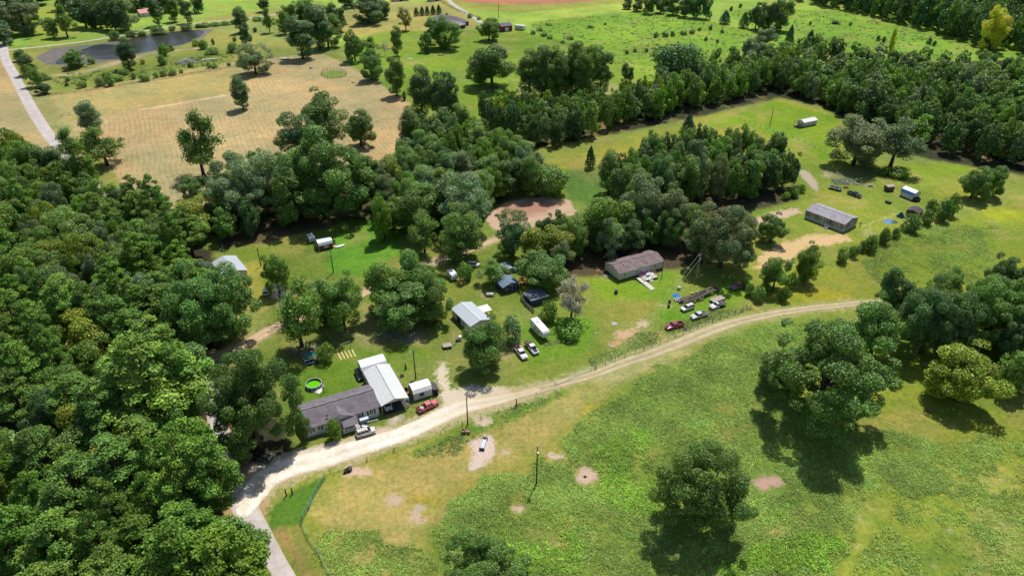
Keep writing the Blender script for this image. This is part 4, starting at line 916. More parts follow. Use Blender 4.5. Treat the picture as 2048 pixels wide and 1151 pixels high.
# ---- woods filled by footprint
PLACED += [(-99, 201, 12), (-93, 196, 9), (-95, 206, 9)]
def inpoly(x, y, P):
    r = False; n = len(P)
    for i in range(n):
        a, b_ = P[i], P[(i+1) % n]
        if (a[1] > y) != (b_[1] > y) and x < (b_[0]-a[0])*(y-a[1])/(b_[1]-a[1])+a[0]: r = not r
    return r
def linedist(x, y, P):
    d = 1e9
    for i in range(len(P)-1):
        a, b_ = P[i], P[i+1]; ex, ey = b_[0]-a[0], b_[1]-a[1]; t = max(0, min(1, ((x-a[0])*ex+(y-a[1])*ey)/(ex*ex+ey*ey)))
        d = min(d, math.hypot(x-a[0]-ex*t, y-a[1]-ey*t))
    return d
ROADW = GP(ROAD[0]); LANEW = GP(LANE[0])
def fill(pts, spacing, tries, avoid=0.55, seed=1):
    P = GP(pts); rnd = random.Random(seed); lo = P.min(0); hi = P.max(0); out = []
    for k in range(tries):
        x = rnd.uniform(lo[0], hi[0]); y = rnd.uniform(lo[1], hi[1])
        if not inpoly(x, y, P): continue
        if linedist(x, y, ROADW) < (5.5 if y < 135 else 2.2) or linedist(x, y, LANEW) < 5.0: continue
        if any((x-a)**2+(y-b_)**2 < (c*avoid+spacing*0.35)**2 for a, b_, c in PLACED): continue
        if any((x-a)**2+(y-b_)**2 < (spacing*(0.85+0.3*rnd.random()))**2 for a, b_ in out): continue
        out.append((x, y))
    return out
LEFT = [(-420, 350), (0, 322), (80, 348), (190, 392), (290, 440), (370, 500), (440, 560), (455, 640), (420, 720), (400, 860), (450, 1000), (500, 1120), (520, 1400), (-500, 1600)]
DEFER = []
for (x, y) in fill(LEFT, 7.0, 14000, seed=3):
    if abs(x) > y*0.80+26: continue
    q = vnoise(x/30+3, y/30+9); pinep = (y < 175 and q > 0.36) or random.random() < 0.2
    w = random.uniform(8, 15.5)
    if pinep: plant('pine', (x, y), random.uniform(18, 25), w*0.95, random.choice(['p', 'p', 'b', 'g']), 'pine in the dense left woods', 'pine_tree', 'pine', 'pines in the dense left woods')
    else: DEFER.append((random.choice(['oak', 'oak', 'oak', 'tall']), (x, y), random.uniform(9, 15)+w*0.42, w, random.choice(['g', 'g', 'o', 's', 's', 'l', 'l', 'd', 'p', 'b', 'y']), 'broadleaf tree in the dense left woods', 'broadleaf trees in the dense left woods'))
N0 = NTREE['n']
def belt(pts, sp, seed, hr, wr, tints, label, group, kinds=('oak',), tries=4000):
    for (x, y) in fill(pts, sp, tries, avoid=0.45, seed=seed):
        DEFER.append((random.choice(kinds), (x, y), random.uniform(*hr), random.uniform(*wr), random.choice(tints), label, group))
belt([(760, 440), (800, 330), (830, 300), (880, 270), (960, 290), (1010, 330), (1080, 360), (1060, 395), (1000, 405), (950, 440), (800, 470), (770, 480)], 6.6, 21, (13, 20), (8, 12), ['g', 'd', 'g', 's', 'o', 'l', 'b'], 'tree of the thicket between the hay field and the red dirt pad', 'thicket north of the lane', ('oak', 'tall'))
belt([(430, 400), (560, 350), (740, 350), (780, 420), (700, 440), (560, 470), (450, 490)], 9, 22, (11, 16), (8, 11), ['g', 'd', 'd'], 'tree in the shade under the enormous oaks', 'undergrowth of the enormous oaks')
belt([(960, 262), (1080, 300), (1290, 244), (1440, 208), (1550, 182), (1640, 205), (1690, 232), (1690, 205), (1560, 165), (1400, 185), (1260, 215), (1150, 235), (1020, 240)], 6.2, 23, (14, 21), (7.5, 11.5), ['g', 'd', 'g', 's', 'l', 'o', 'b', 'y'], 'tree of the long belt across the meadow', 'long tree belt across the meadow', ('oak', 'tall'))
belt([(1225, 385), (1290, 330), (1400, 315), (1500, 330), (1560, 350), (1592, 385), (1500, 398), (1400, 405), (1300, 418), (1240, 440)], 6.8, 24, (15, 21), (8, 11.5), ['g', 'd', 'g', 's', 'g'], 'tree of the grove in the middle meadow', 'grove in the middle meadow', ('oak', 'tall', 'far'))
belt([(1060, 500), (1180, 470), (1300, 450), (1380, 470), (1400, 515), (1340, 505), (1190, 525), (1100, 550)], 8.0, 25, (12, 17), (8, 11), ['g', 'd', 's'], 'tree of the dark stand behind the taupe home', 'stand behind the taupe home')
belt([(1690, 232), (1700, 190), (1760, 170), (2048, 190), (2500, 200), (2600, 340), (2048, 345), (1990, 330), (1840, 300), (1760, 262)], 8.0, 26, (15, 23), (9, 14), ['g', 'd', 'd', 'g', 'p', 'o', 's', 'l'], 'tree of the dense right woods', 'dense right woods', ('far', 'far', 'oak'), 3500)
belt([(1760, 620), (1850, 620), (2048, 600), (2400, 560), (2500, 760), (2200, 780), (2048, 760), (2000, 790), (1960, 720), (1840, 700)], 10, 27, (14, 18), (9, 13), ['g', 'd'], 'tree behind the right hand oaks', 'trees behind the right hand oaks')
# the trees that show largest are things of their own, the rest read as one mass
def shows(r): x, y = r[1]; return -(r[2]+r[3])/math.hypot(x, y, CAMH) + (0.5 if abs(x) > y*0.80+14 or y < 80 else 0)
DEFER.sort(key=shows)
nb = sum(1 for o in COL.objects if o.name.startswith('broadleaf_tree'))
OWN = DEFER[:299-nb]; REST = DEFER[299-nb:]
for r in OWN: plant(*r[:6], group=r[6])
# ---- far woods: one uncountable mass
def farwood(name, specs, label, nl=1200):
    Qs = []; Ks = []
    for (x, y, h, w, tint) in specs:
        tm, cm, ph, pr = PROTO[('far%d' if nl < 1500 else 'oak%d') % random.randrange(3)]
        n = len(cm.vertices); co = np.empty(n*3, np.float32); cm.vertices.foreach_get('co', co); co = co.reshape(-1, 4, 3)
        kc = np.empty(len(cm.polygons)*3, np.float32); cm.attributes['leafcol'].data.foreach_get('vector', kc); kc = kc.reshape(-1, 3)
        if len(co) > nl:
            sel = RNG.choice(len(co), nl, False); co = co[sel]; kc = kc[sel]; ce = co.mean(1, keepdims=True); co = ce+(co-ce)*math.sqrt(n/4/nl)*0.92
        a = random.uniform(0, 6.28); c, s = math.cos(a), math.sin(a); k = w/(2*pr)
        q = np.stack([(co[..., 0]*c-co[..., 1]*s)*k+x, (co[..., 0]*s+co[..., 1]*c)*k+y, co[..., 2]*h/ph], -1)
        tt = np.array(TINT[tint])*random.uniform(0.8, 1.2); Qs.append(q); Ks.append(kc*tt)
    Q = np.concatenate(Qs); K = np.concatenate(Ks); me = qmesh(name, Q, K, M['leaf'])
    o = bpy.data.objects.new(name, me); COL.objects.link(o); tag(o, label, 'woods', kind='stuff'); return o
def near(r): return math.hypot(*r[1]) < 330
farwood('woodland_trees', [(r[1][0], r[1][1], r[2], r[3], r[4]) for r in REST if near(r)], 'further trees packed between the single trees of the woods', 6500)
farwood('belt_woodland', [(r[1][0], r[1][1], r[2], r[3], r[4]) for r in REST if not near(r)], 'mass of trees of the right woods and the far belts', 3600)
sp = []
for (x, y) in fill([(1300, 190), (1400, 150), (1500, 120), (1620, 112), (1720, 120), (1850, 140), (2048, 150), (2500, 150), (2500, 190), (2048, 182), (1760, 165), (1700, 185), (1690, 225), (1560, 160), (1420, 178)], 9.0, 5000, 0.35, 31):
    sp.append((x, y, random.uniform(9, 17), random.uniform(8, 12), random.choice('ggdsldg')))
farwood('woodland', sp, 'mixed woods and scrub beyond the long tree belt')
sp = []
for (x, y) in fill([(1600, 2), (1660, 16), (1760, 36), (1880, 68), (1960, 96), (2048, 108), (2300, 130), (2600, 130), (2500, 0), (2200, -50), (1700, -50), (1560, -30)], 7.5, 16000, 0.3, 32):
    if x > y*0.82+40: continue
    sp.append((x, y, random.uniform(19, 29), random.uniform(9, 14), random.choice('ddgcdo')))
farwood('far_woodland', sp, 'tall dark woods along the upper right field edge')
sp = []
for (x, y) in fill([(-300, -20), (420, -22), (700, -45), (1000, -60), (1400, -60), (1400, -90), (-400, -90)], 13, 2500, 0.3, 33):
    sp.append((x, y, random.uniform(12, 18), random.uniform(10, 14), random.choice('dgd')))
farwood('distant_woodland', sp, 'dark woods past the farm fields at the upper left')
print('TREES', NTREE['n'], 'before belts', N0)
# ---- rough pasture weeds
def weeds(name, polys, n, label, size=(0.5, 1.1), lsz=0.34, tint=(0.32, 0.46, 0.10), dens=0.5, leaves=9, hh=0.45):
    Cs = []; Ss = []; Ks = []
    for pts, share in polys:
        P = GP(pts); lo = P.min(0); hi = P.max(0); m_ = int(n*share); X = RNG.uniform(lo[0], hi[0], m_*6); Y = RNG.uniform(lo[1], hi[1], m_*6)
        dd = sdpoly(X, Y, P); f = fbm(X-70, Y+33, 5, 4)+0.35*(fbm(X, Y, 22, 3)-0.5); ok = (dd+(fbm(X, Y, 12, 3)-0.5)*14 > 0) & (f > dens+RNG.normal(size=len(X))*0.13)
        ok &= np.array([True]*len(X)); X = X[ok][:m_]; Y = Y[ok][:m_]
        keep = np.ones(len(X), bool)
        for (px, py, rx) in ((1174, 951, 3.2), (1535, 963, 4.2), (1037, 1016, 2.2), (965, 905, 5), (1112, 912, 3.2), (836, 1035, 3), (788, 1000, 2.5)):
            g = G(px, py); keep &= (X-g.x)**2+(Y-g.y)**2 > rx*rx
        keep &= sdline(X, Y, GP(TRACK[0]), [w_+1.2 for w_ in TRACK[1]]) < 0
        Cs.append(np.stack([X[keep], Y[keep]], 1))
    C = np.concatenate(Cs); m_ = len(C); s = RNG.uniform(*size, m_); t0 = np.array(tint)*RNG.uniform(0.5, 1.45, (m_, 1))*(0.5+1.0*fbm(C[:, 0]+9, C[:, 1]-4, 7, 4))[:, None]*np.stack([1+RNG.normal(size=m_)*0.12, np.ones(m_), np.ones(m_)], 1)
    v = rdir(m_*leaves).reshape(m_, leaves, 3); v[..., 2] = np.abs(v[..., 2])
    p = np.concatenate([C[:, None, :]+v[..., :2]*s[:, None, None]*RNG.uniform(0.2, 1, (m_, leaves, 1)), (v[..., 2:]*s[:, None, None]*hh*RNG.uniform(0.3, 1, (m_, leaves, 1)))], -1)
    nn = v+RNG.normal(size=v.shape)*0.5; nn[..., 2] += 0.7; nn /= np.linalg.norm(nn, axis=-1, keepdims=True)
    k = t0[:, None, :]*(1+RNG.normal(size=(m_, leaves, 1))*0.18).clip(0.5, 1.6)
    Q = leafquads(p.reshape(-1, 3), nn.reshape(-1, 3), lsz*RNG.uniform(0.7, 1.4, m_*leaves))
    me = qmesh(name, Q, k.reshape(-1, 3), M['weed']); o = bpy.data.objects.new(name, me); COL.objects.link(o)
    tag(o, label, 'weeds', kind='stuff'); return o
WP = [([(900, 1200), (860, 1060), (940, 980), (1060, 940), (1150, 880), (1220, 800), (1330, 720), (1480, 655), (1600, 640), (1760, 640), (1560, 800), (1700, 900), (1760, 1000), (1640, 1200)], 0.72),
      ([(1650, 880), (1760, 860), (1990, 900), (1900, 1000), (1720, 960)], 0.08), ([(640, 1180), (640, 1060), (860, 1060), (900, 1180)], 0.03), ([(1700, 500), (1850, 450), (1990, 450), (1990, 560), (1760, 570)], 0.1), ([(1800, 900), (2048, 850), (2080, 1180), (1700, 1180)], 0.07)]
weeds('pasture_weeds', WP, 98000, 'knee high weeds covering the rough pasture', lsz=0.19, hh=0.7)
weeds('bright_weed_patches', [([(1440, 1151), (1480, 1080), (1620, 1040), (1700, 1080), (1660, 1160)], 0.25), ([(1500, 1030), (1560, 1000), (1600, 1040), (1540, 1060)], 0.12), ([(1190, 900), (1290, 860), (1320, 960), (1290, 1040), (1210, 990)], 0.2), ([(1000, 1090), (1120, 1060), (1180, 1151), (1010, 1170)], 0.1), ([(1085, 640), (1170, 640), (1180, 668), (1090, 680)], 0.2), ([(1090, 690-8), (1160, 660), (1165, 680), (1110, 690)], 0.13)], 5200, 'clumps of taller bright green weeds', (0.7, 1.5), 0.26, (0.28, 0.50, 0.05), 0.5, 12, 0.8)
weeds('fence_row_weeds', [([(1180, 740), (1300, 690), (1500, 620), (1500, 606), (1300, 670), (1180, 725)], 0.6), ([(1060, 700), (1100, 672), (1160, 672), (1160, 690)], 0.2), ([(830, 905), (1000, 835), (1120, 782), (1120, 790), (1000, 850), (840, 912)], 0.2)], 4200, 'strip of tall grass along the fence by the track', (0.5, 1.0), 0.24, (0.27, 0.35, 0.10), 0.4, 8, 0.5)
weeds('far_pasture_scrub', [([(1060, 45), (1300, 20), (1600, 80), (1640, 110), (1400, 150), (1280, 180), (1220, 120), (1120, 90)], 0.45), ([(1440, 20), (1700, 20), (1980, 100), (1980, 120), (1700, 110), (1560, 90)], 0.35), ([(110, 170), (110, 150), (240, 140), (480, 100), (480, 120), (240, 160)], 0.2)], 2200, 'knee high scrub dotting the far pasture', (0.9, 2.0), 0.8, (0.16, 0.24, 0.08), 0.5, 8, 0.45)
# ================================================================= BUILDINGS
def face(side, u, z, L, Wd, out):
    """box placement on a wall: returns centre, size axes"""
    return {'F': (u, -Wd/2-out, z, 0), 'B': (u, Wd/2+out, z, 0), 'R': (L/2+out, u, z, math.pi/2), 'L': (-L/2-out, u, z, math.pi/2)}[side]
def window(root, side, u, z, w, h, L, Wd, shutters=None, fm='white', bars=True):
    x, y, zz, rz = face(side, u, z, L, Wd, 0.03)
    f = MB()
    for dz in (-h/2, h/2): f.box(0, 0, dz, w+0.3, 0.09, 0.2)
    for dx in (-w/2, w/2): f.box(dx, 0, 0, 0.2, 0.085, h-0.2)
    if bars: f.box(0, 0, 0, 0.06, 0.06, h-0.2); f.box(0, 0, 0, w-0.2, 0.055, 0.06)
    fo = f.build('window', M[fm], root, loc=(x, y, zz)); fo.rotation_euler = (0, 0, rz)
    MB().box(0, 0, 0, w-0.12, 0.03, h-0.12).build('pane', M['winglass'], fo)
    if shutters:
        s = MB()
        for dx in (-w/2-0.33, w/2+0.33): s.box(dx, 0, 0, 0.42, 0.06, h+0.15)
        s.build('shutter', M[shutters], fo)
    return fo
def door(root, side, u, z0, w, h, L, Wd, m='white', frame='white'):
    x, y, zz, rz = face(side, u, z0+h/2, L, Wd, 0.03)
    d = MB().box(0, 0, 0, w, 0.07, h).build('door', M[m], root, loc=(x, y, zz)); d.rotation_euler = (0, 0, rz)
    f = MB()
    for dx in (-w/2-0.06, w/2+0.06): f.box(dx, 0, 0, 0.11, 0.1, h)
    f.box(0, 0, h/2+0.06, w+0.23, 0.1, 0.11); f.build('frame', M[frame], d)
    MB().box(w*0.35, -0.06, 0, 0.07, 0.07, 0.07).build('handle', M['chrome'], d)
    return d
def roofprism(mb, prof, x0, x1, th=0.13):
    """thick roof following (y, z) points from front eave to back eave"""
    mb.prism([p for p in prof]+[(y, z-th) for y, z in reversed(prof)], x0, x1); return mb
def house(name, label, cat, a, b, Wd, prof_z, wall, roof, base=None, base_h=0.0, oh=0.35, ohx=0.35, group=None, prof=None, parts=True):
    """a, b: world ends of the front wall foot (front = nearer the camera). prof_z=(eave, ridge)"""
    a, b = Vector(a), Vector(b); L = (b-a).length; d = (b-a).normalized(); n = Vector((-d.y, d.x, 0))
    if n.y < 0: n = -n
    c = (a+b)/2+n*Wd/2; root = empty(name, label, cat, (c.x, c.y, 0), math.atan2(d.y, d.x), group)
    ze, zr = prof_z; hw = Wd/2
    if prof is None: prof = [(-hw, ze), (0, zr), (hw, ze)]
    wl = MB().prism([(-hw, base_h)]+[(y, z-0.02) for y, z in prof]+[(hw, base_h)], -L/2, L/2)
    wl.build('wall', M[wall], root)
    if base: MB().box(0, 0, base_h/2, L-0.06, Wd-0.06, base_h).build('skirting', M[base], root)
    y0, z0 = prof[0]; y1, z1 = prof[1]; sl_ = (z1-z0)/max(0.01, y1-y0)
    pf = [(y0-oh, z0-oh*sl_+0.1)]+[(y, z+0.1) for y, z in prof[1:-1]]+[(prof[-1][0]+oh, z0-oh*sl_+0.1)]
    if len(prof) > 3: pf = [(prof[0][0]-0.08, prof[0][1]-0.05)]+[(y*1.02, z+0.1) for y, z in prof[1:-1]]+[(prof[-1][0]+0.08, prof[-1][1]-0.05)]
    ro = roofprism(MB(), pf, -L/2-ohx, L/2+ohx).build('roof', M[roof], root)
    root['_L'] = L; del root['_L']
    return root, L, ro
def cyl_part(root, name, m, c, r, h, n=12): return MB().cyl(c, r, h, n).build(name, M[m], root)

# --- white farmhouse
a = G(615.0, 875.5); b = G(758.8, 831.0)
hs, L, ro = house('farmhouse', 'white farmhouse with charcoal shingle roof and gabled porch beside the gravel drive', 'house', a, b, 9.2, (3.2, 5.2), 'siding_white', 'sh_dark', 'skirt', 0.8)
Wd = 9.2
MB().box(0, 0, 5.36, L+0.7, 0.35, 0.06).build('ridge_cap', M['ridge'], ro)
for u in (-L/2+1.8, -L/2+3.1): window(hs, 'F', u, 2.1, 0.95, 1.45, L, Wd)
s_ = MB()
for u in (-L/2+1.05, -L/2+3.85): s_.box(u, -Wd/2-0.05, 2.1, 0.42, 0.06, 1.55)
s_.build('shutter', M['black'], hs)
window(hs, 'F', L/2-5.0, 2.1, 1.0, 1.5, L, Wd, 'black'); window(hs, 'F', L/2-1.9, 2.1, 1.1, 1.5, L, Wd, 'black')
window(hs, 'F', -L/2+6.6, 2.0, 0.8, 1.1, L, Wd); door(hs, 'F', -L/2+9.4, 0.85, 0.95, 2.05, L, Wd, 'c_silver')
window(hs, 'B', 2.0, 2.1, 1.2, 1.1, L, Wd); window(hs, 'B', -4.0, 2.1, 1.2, 1.1, L, Wd)
# cross gable over the entry
gx = -L/2+8.3; cg = MB()
zg = 4.75; hwg = 3.6; ze_ = 3.02
rid = Vector((gx, -Wd/2-0.6, zg)); bk = Vector((gx, -0.9, zg+0.1))
for sg in (-1, 1):
    e1 = Vector((gx+sg*hwg, -Wd/2-0.6, ze_)); v0 = Vector((gx+sg*hwg, -Wd/2-0.3, ze_+0.1))
    n0 = len(cg.v); t_ = Vector((0, 0, 0.12))
    cg.v += [rid, e1, v0, bk, rid-t_, e1-t_, v0-t_, bk-t_]
    cg.f += [(n0, n0+1, n0+2, n0+3), (n0+7, n0+6, n0+5, n0+4), (n0, n0+4, n0+5, n0+1), (n0+1, n0+5, n0+6, n0+2), (n0+2, n0+6, n0+7, n0+3)]
cg.build('gable_roof', M['sh_dark'], hs)
MB().prism([(gx-hwg+0.4, 2.9), (gx, zg-0.2), (gx+hwg-0.4, 2.9)], -Wd/2-0.42, -Wd/2-0.05, 'y').build('gable_wall', M['siding_white'], hs)
pr = MB(); px0, px1 = gx+0.2, gx+4.0
pr.quadbox([(px0, -Wd/2-3.1, 2.35), (px1, -Wd/2-3.1, 2.35), (px1, -Wd/2-0.05, 3.0), (px0, -Wd/2-0.05, 3.0)], [(px0, -Wd/2-3.1, 2.45), (px1, -Wd/2-3.1, 2.45), (px1, -Wd/2-0.05, 3.12), (px0, -Wd/2-0.05, 3.12)])
pr.build('porch_roof', M['sh_dark'], hs)
pf = MB().box((px0+px1)/2, -Wd/2-1.6, 0.72, px1-px0+0.6, 3.0, 0.14).build('porch_floor', M['wood'], hs)
rl = MB()
for x_ in np.linspace(px0-0.2, px1+0.2, 14): rl.box(x_, -Wd/2-3.05, 1.2, 0.06, 0.06, 0.85)
rl.box((px0+px1)/2, -Wd/2-3.05, 1.66, px1-px0+0.5, 0.09, 0.08); rl.box((px0+px1)/2, -Wd/2-3.05, 0.9, px1-px0+0.5, 0.07, 0.06)
rl.build('railing', M['white'], hs)
for x_ in (px0+0.1, px1-0.1): MB().box(x_, -Wd/2-2.95, 1.57, 0.14, 0.14, 1.6).build('porch_post', M['white'], hs)
st = MB()
for q in range(4): st.box(px1+0.9+q*0.35, -Wd/2-2.2, 0.62-q*0.16, 0.35, 1.3, 0.1)
st.build('steps', M['white'], hs)
for (x_, y_) in ((-L/2+2.2, 2.8), (-L/2+3.4, 1.6), (-L/2+4.2, 3.3), (-2.8, 1.2)): cyl_part(hs, 'roof_vent', 'galv', (x_, y_, 5.2-abs(y_)*0.43+0.25), 0.09, 0.5, 8)
dish = MB().tube([(-L/2+5.6, -3.6, 3.9), (-L/2+5.6, -3.6, 4.25)], 0.03).cyl((-L/2+5.6, -3.75, 4.35), 0.08, 0.1, 14, 0.42, 'y'); dish.build('satellite_dish', M['galv'], hs)
# bench glider beside the porch
bn = empty('garden_swing', 'pale blue garden swing seat against the white farmhouse wall', 'garden swing', G(729, 846), R(27))
MB().box(0, 0, 0.5, 1.7, 0.6, 0.08).build('seat', M['skirt'], bn); MB().box(0, 0.3, 0.85, 1.7, 0.07, 0.6).build('backrest', M['skirt'], bn)
f_ = MB()
for x_ in (-1, 1):
    f_.bar((x_, -0.5, 0), (x_, 0, 1.8), 0.07); f_.bar((x_, 0.5, 0), (x_, 0, 1.8), 0.07)
f_.bar((-1.05, 0, 1.8), (1.05, 0, 1.8), 0.08); f_.build('frame', M['skirt'], bn)
MB().quadbox([(-1.1, -0.7, 1.75), (1.1, -0.7, 1.75), (1.1, 0.5, 1.85), (-1.1, 0.5, 1.85)], [(-1.1, -0.7, 1.79), (1.1, -0.7, 1.79), (1.1, 0.5, 1.89), (-1.1, 0.5, 1.89)]).build('canopy', M['skirt'], bn)
pp = MB(); q0, q1 = G(735, 846.5), G(756, 841); pp.bar((q0.x, q0.y, 0.5), (q1.x, q1.y, 0.5), 0.12); [pp.bar((q.x, q.y, 0), (q.x, q.y, 0.5), 0.1) for q in (q0, q1)]
tag(pp.build('rail_fence', M['white']), 'short white rail in the grass beside the white farmhouse', 'rail')

# --- carport with a car under it
c0 = Vector((-32.9, 133.7, 0)); d_ = Vector((math.cos(R(27)), math.sin(R(27)), 0)); n_ = Vector((-d_.y, d_.x, 0))
Lc, Wc = 15.6, 7.2
cc = c0+d_*Wc/2+n_*Lc/2
cp = empty('carport', 'long white gabled metal carport joined to the white farmhouse', 'carport', (cc.x, cc.y, 0), R(27))
roofprism(MB(), [(-Wc/2-0.1, 3.35), (0, 4.5), (Wc/2+0.1, 3.35)], -Lc/2, Lc/2, 0.08).build('roof', M['metal_white'], cp).rotation_euler = (0, 0, math.pi/2)
for ch in children(cp): pass
MB().box(0, 0, 4.55, 0.3, Lc, 0.05).build('ridge_cap', M['galv'], cp)
for k, y_ in enumerate(np.linspace(-Lc/2+0.2, Lc/2-0.2, 5)):
    for x_ in (-Wc/2+0.15, Wc/2-0.15): MB().box(x_, y_, 1.64, 0.12, 0.12, 3.28).build('post', M['galv'], cp)
w_ = MB().box(-Wc/2+0.05, 2.2, 1.6, 0.06, Lc-5, 3.2).box(Wc/2-0.05, 3.2, 1.6, 0.06, Lc-7, 3.2).box(0, Lc/2-0.1, 1.6, Wc-0.2, 0.06, 3.2); w_.build('wall_panel', M['metal_pale'], cp)
MB().prism([(-Wc/2, 3.28), (0, 4.4), (Wc/2, 3.28)], -Lc/2+0.3, -Lc/2+0.36, 'y').build('gable_panel', M['galv'], cp)
MB().box(0, 0, 0.06, Wc-0.3, Lc, 0.1).build('floor_slab', M['rust_dark'], cp)
# --- white barn roofed shed behind carport
a0 = G(724, 745); ang = R(27)
def placed(p, ang, L_, fn): pass
bx = Vector((-40.4, 148.3, 0)); bd = Vector((math.cos(ang), math.sin(ang), 0)); 
sh, L, ro = house('storage_shed', 'white shed with rounded metal roof behind the white carport', 'shed', bx, bx+bd*6.9, 4.6, (3.2, 4.2), 'siding_white', 'metal_pale', None, 0.0, 0.1, 0.12, prof=[(-2.3, 3.0), (-1.7, 3.6), (-0.7, 3.95), (0.7, 3.95), (1.7, 3.6), (2.3, 3.0)])
ro.data.materials[0] = M['white']
door(sh, 'L', 0, 0.1, 1.6, 2.1, L, 4.6)
window(sh, 'F', -1.5, 1.8, 0.9, 0.9, L, 4.6)
# --- small portable office with orange end
a = G(828.5, 802.3); b = G(864.9, 791)
so_, L, ro = house('portable_shed', 'small white shed with an orange boarded end beside the red pickup', 'shed', a, b, 4.2, (2.55, 3.5), 'siding_white', 'white', None, 0.25, 0.1, 0.1, prof=[(-2.1, 2.5), (-1.45, 3.2), (0, 3.55), (1.45, 3.2), (2.1, 2.5)])
MB().prism([(-2.06, 0.3), (-2.06, 2.5), (-1.43, 3.15), (0, 3.48), (1.43, 3.15), (2.06, 2.5), (2.06, 0.3)], -L/2-0.05, -L/2-0.01).build('end_wall', M['orange_board'], so_)
window(so_, 'F', -0.3, 1.6, 0.8, 0.8, L, 4.2, fm='black'); door(so_, 'F', 1.6, 0.35, 1.3, 2.0, L, 4.2)
for x_ in (-L/2+0.5, L/2-0.5):
    for y_ in (-1.7, 1.7): MB().box(x_, y_, 0.13, 0.4, 0.3, 0.25).build('block', M['galv'], so_)
# rack leaning on its right side
rk = empty('rack', 'black metal rack standing at the right end of the orange ended shed', 'rack', G(869, 783), R(27))
f_ = MB()
for z_ in (0.3, 0.9, 1.5, 2.0): f_.box(0, 0, z_, 1.3, 3.2, 0.05)
f_.build('shelf', M['rust_dark'], rk)
for x_ in (-0.6, 0.6):
    for y_ in (-1.55, 0, 1.55): MB().box(x_, y_, 1.05, 0.07, 0.07, 2.1).build('leg', M['rust_dark'], rk)
for px, py, s_, mm, lb in [(824, 768, 0.9, 'pink', 'faded pink crate behind the orange ended shed'), (818, 778, 0.8, 'junk2', 'pale crate left of the faded pink one behind the orange ended shed'), (812, 780, 0.7, 'black', 'black crate at the corner of the carport')]:
    g = G(px, py); mb = MB().box(0, 0, 0.3, s_, s_*0.7, 0.1)
    for q in ((-1, 0), (1, 0), (0, -1), (0, 1)): mb.box(q[0]*s_*0.47, q[1]*s_*0.33, 0.45, 0.06 if q[0] else s_, 0.06 if q[1] else s_*0.7, 0.9)
    o = mb.build('crate', M['junk' if mm == 'pink' else mm]); o.location = (g.x, g.y, 0); o.rotation_euler = (0, 0, R(20)); tag(o, lb, 'crate')
g = G(817, 801)
bgs = MB().loft([[Vector((math.cos(a_)*r_*1.2, math.sin(a_)*r_, z_)) for a_ in np.linspace(0, 6.28, 9)[:-1]] for r_, z_ in ((0.5, 0), (0.62, 0.3), (0.45, 0.6), (0.15, 0.8))]); o = bgs.build('rubbish_bag', M['tarp'], smooth=True); o.location = (g.x, g.y, 0); tag(o, 'teal blue sack at the mouth of the carport', 'bag')

# --- white metal building with lean-to
a = Vector((-12.8+0.0, 169.6, 0)); 
b = Vector((-18.5, 178.8, 0)); 
# ridge runs from far-left to near-right; front (long) wall faces lower left
fa, fb = b, a
mbld, L, ro = house('metal_building', 'white metal building with open left side between the oak clump and the white camper', 'metal building', Vector((-18.4, 178.6, 0)), Vector((-12.2, 169.2, 0)), 6.8, (2.9, 3.9), 'siding_taupe', 'metal_pale', None, 0.0, 0.25, 0.2)
ro.data.materials[0] = M['metal_pale']
MB().box(0, 0, 4.03, L+0.4, 0.3, 0.05).build('ridge_cap', M['white'], ro)
door(mbld, 'F', -1.5, 0.05, 2.4, 2.2, L, 6.8, 'dark_gap'); door(mbld, 'F', 2.6, 0.05, 1.0, 2.0, L, 6.8, 'siding_white')
ann = Vector((-8.6, 179.2, 0)); an = empty('lean_to', 'white lean-to roof on posts on the right side of the white metal building', 'lean-to', ann, R(27))
MB().quadbox([(-1.9, -1.7, 2.45), (1.9, -1.7, 2.45), (1.9, 1.7, 2.6), (-1.9, 1.7, 2.6)], [(-1.9, -1.7, 2.53), (1.9, -1.7, 2.53), (1.9, 1.7, 2.68), (-1.9, 1.7, 2.68)]).build('roof', M['white'], an)
for x_ in (-1.75, 1.75):
    for y_ in (-1.55, 1.55): MB().box(x_, y_, 1.22, 0.1, 0.1, 2.44).build('post', M['wood_post'], an)

# --- taupe home with deck and ramp
a = G(*(300/5.232+1180, 435/5.232+480)); b = G(*(765/5.232+1180, 300/5.232+480))
th, L, ro = house('mobile_home', 'taupe home with brown shingle roof, wooden deck and long ramp', 'mobile home', a, b, 8.4, (3.1, 4.35), 'siding_taupe', 'sh_brown', None, 0.55, 0.2, 0.2)
Wd = 8.4
MB().box(0, 0, 0.28, L-0.4, Wd-0.4, 0.54).build('underfloor', M['dark_gap'], th)
MB().box(0, 0, 4.5, L+0.4, 0.3, 0.05).build('ridge_cap', M['sh_brown'], ro)
gx = -0.4; cg = MB(); zg = 4.15; hwg = 2.9; ze_ = 2.98
rid = Vector((gx, -Wd/2-0.7, zg)); bk = Vector((gx, -0.9, zg+0.12))
for sg in (-1, 1):
    e1 = Vector((gx+sg*hwg, -Wd/2-0.7, ze_)); v0 = Vector((gx+sg*hwg, -Wd/2-0.2, ze_+0.12)); n0 = len(cg.v); t_ = Vector((0, 0, 0.1))
    cg.v += [rid, e1, v0, bk, rid-t_, e1-t_, v0-t_, bk-t_]
    cg.f += [(n0, n0+1, n0+2, n0+3), (n0+7, n0+6, n0+5, n0+4), (n0, n0+4, n0+5, n0+1), (n0+1, n0+5, n0+6, n0+2), (n0+2, n0+6, n0+7, n0+3)]
cg.build('gable_roof', M['sh_brown'], th)
MB().prism([(gx-hwg+0.3, 2.9), (gx, zg-0.18), (gx+hwg-0.3, 2.9)], -Wd/2-0.5, -Wd/2-0.05, 'y').build('gable_wall', M['siding_taupe'], th)
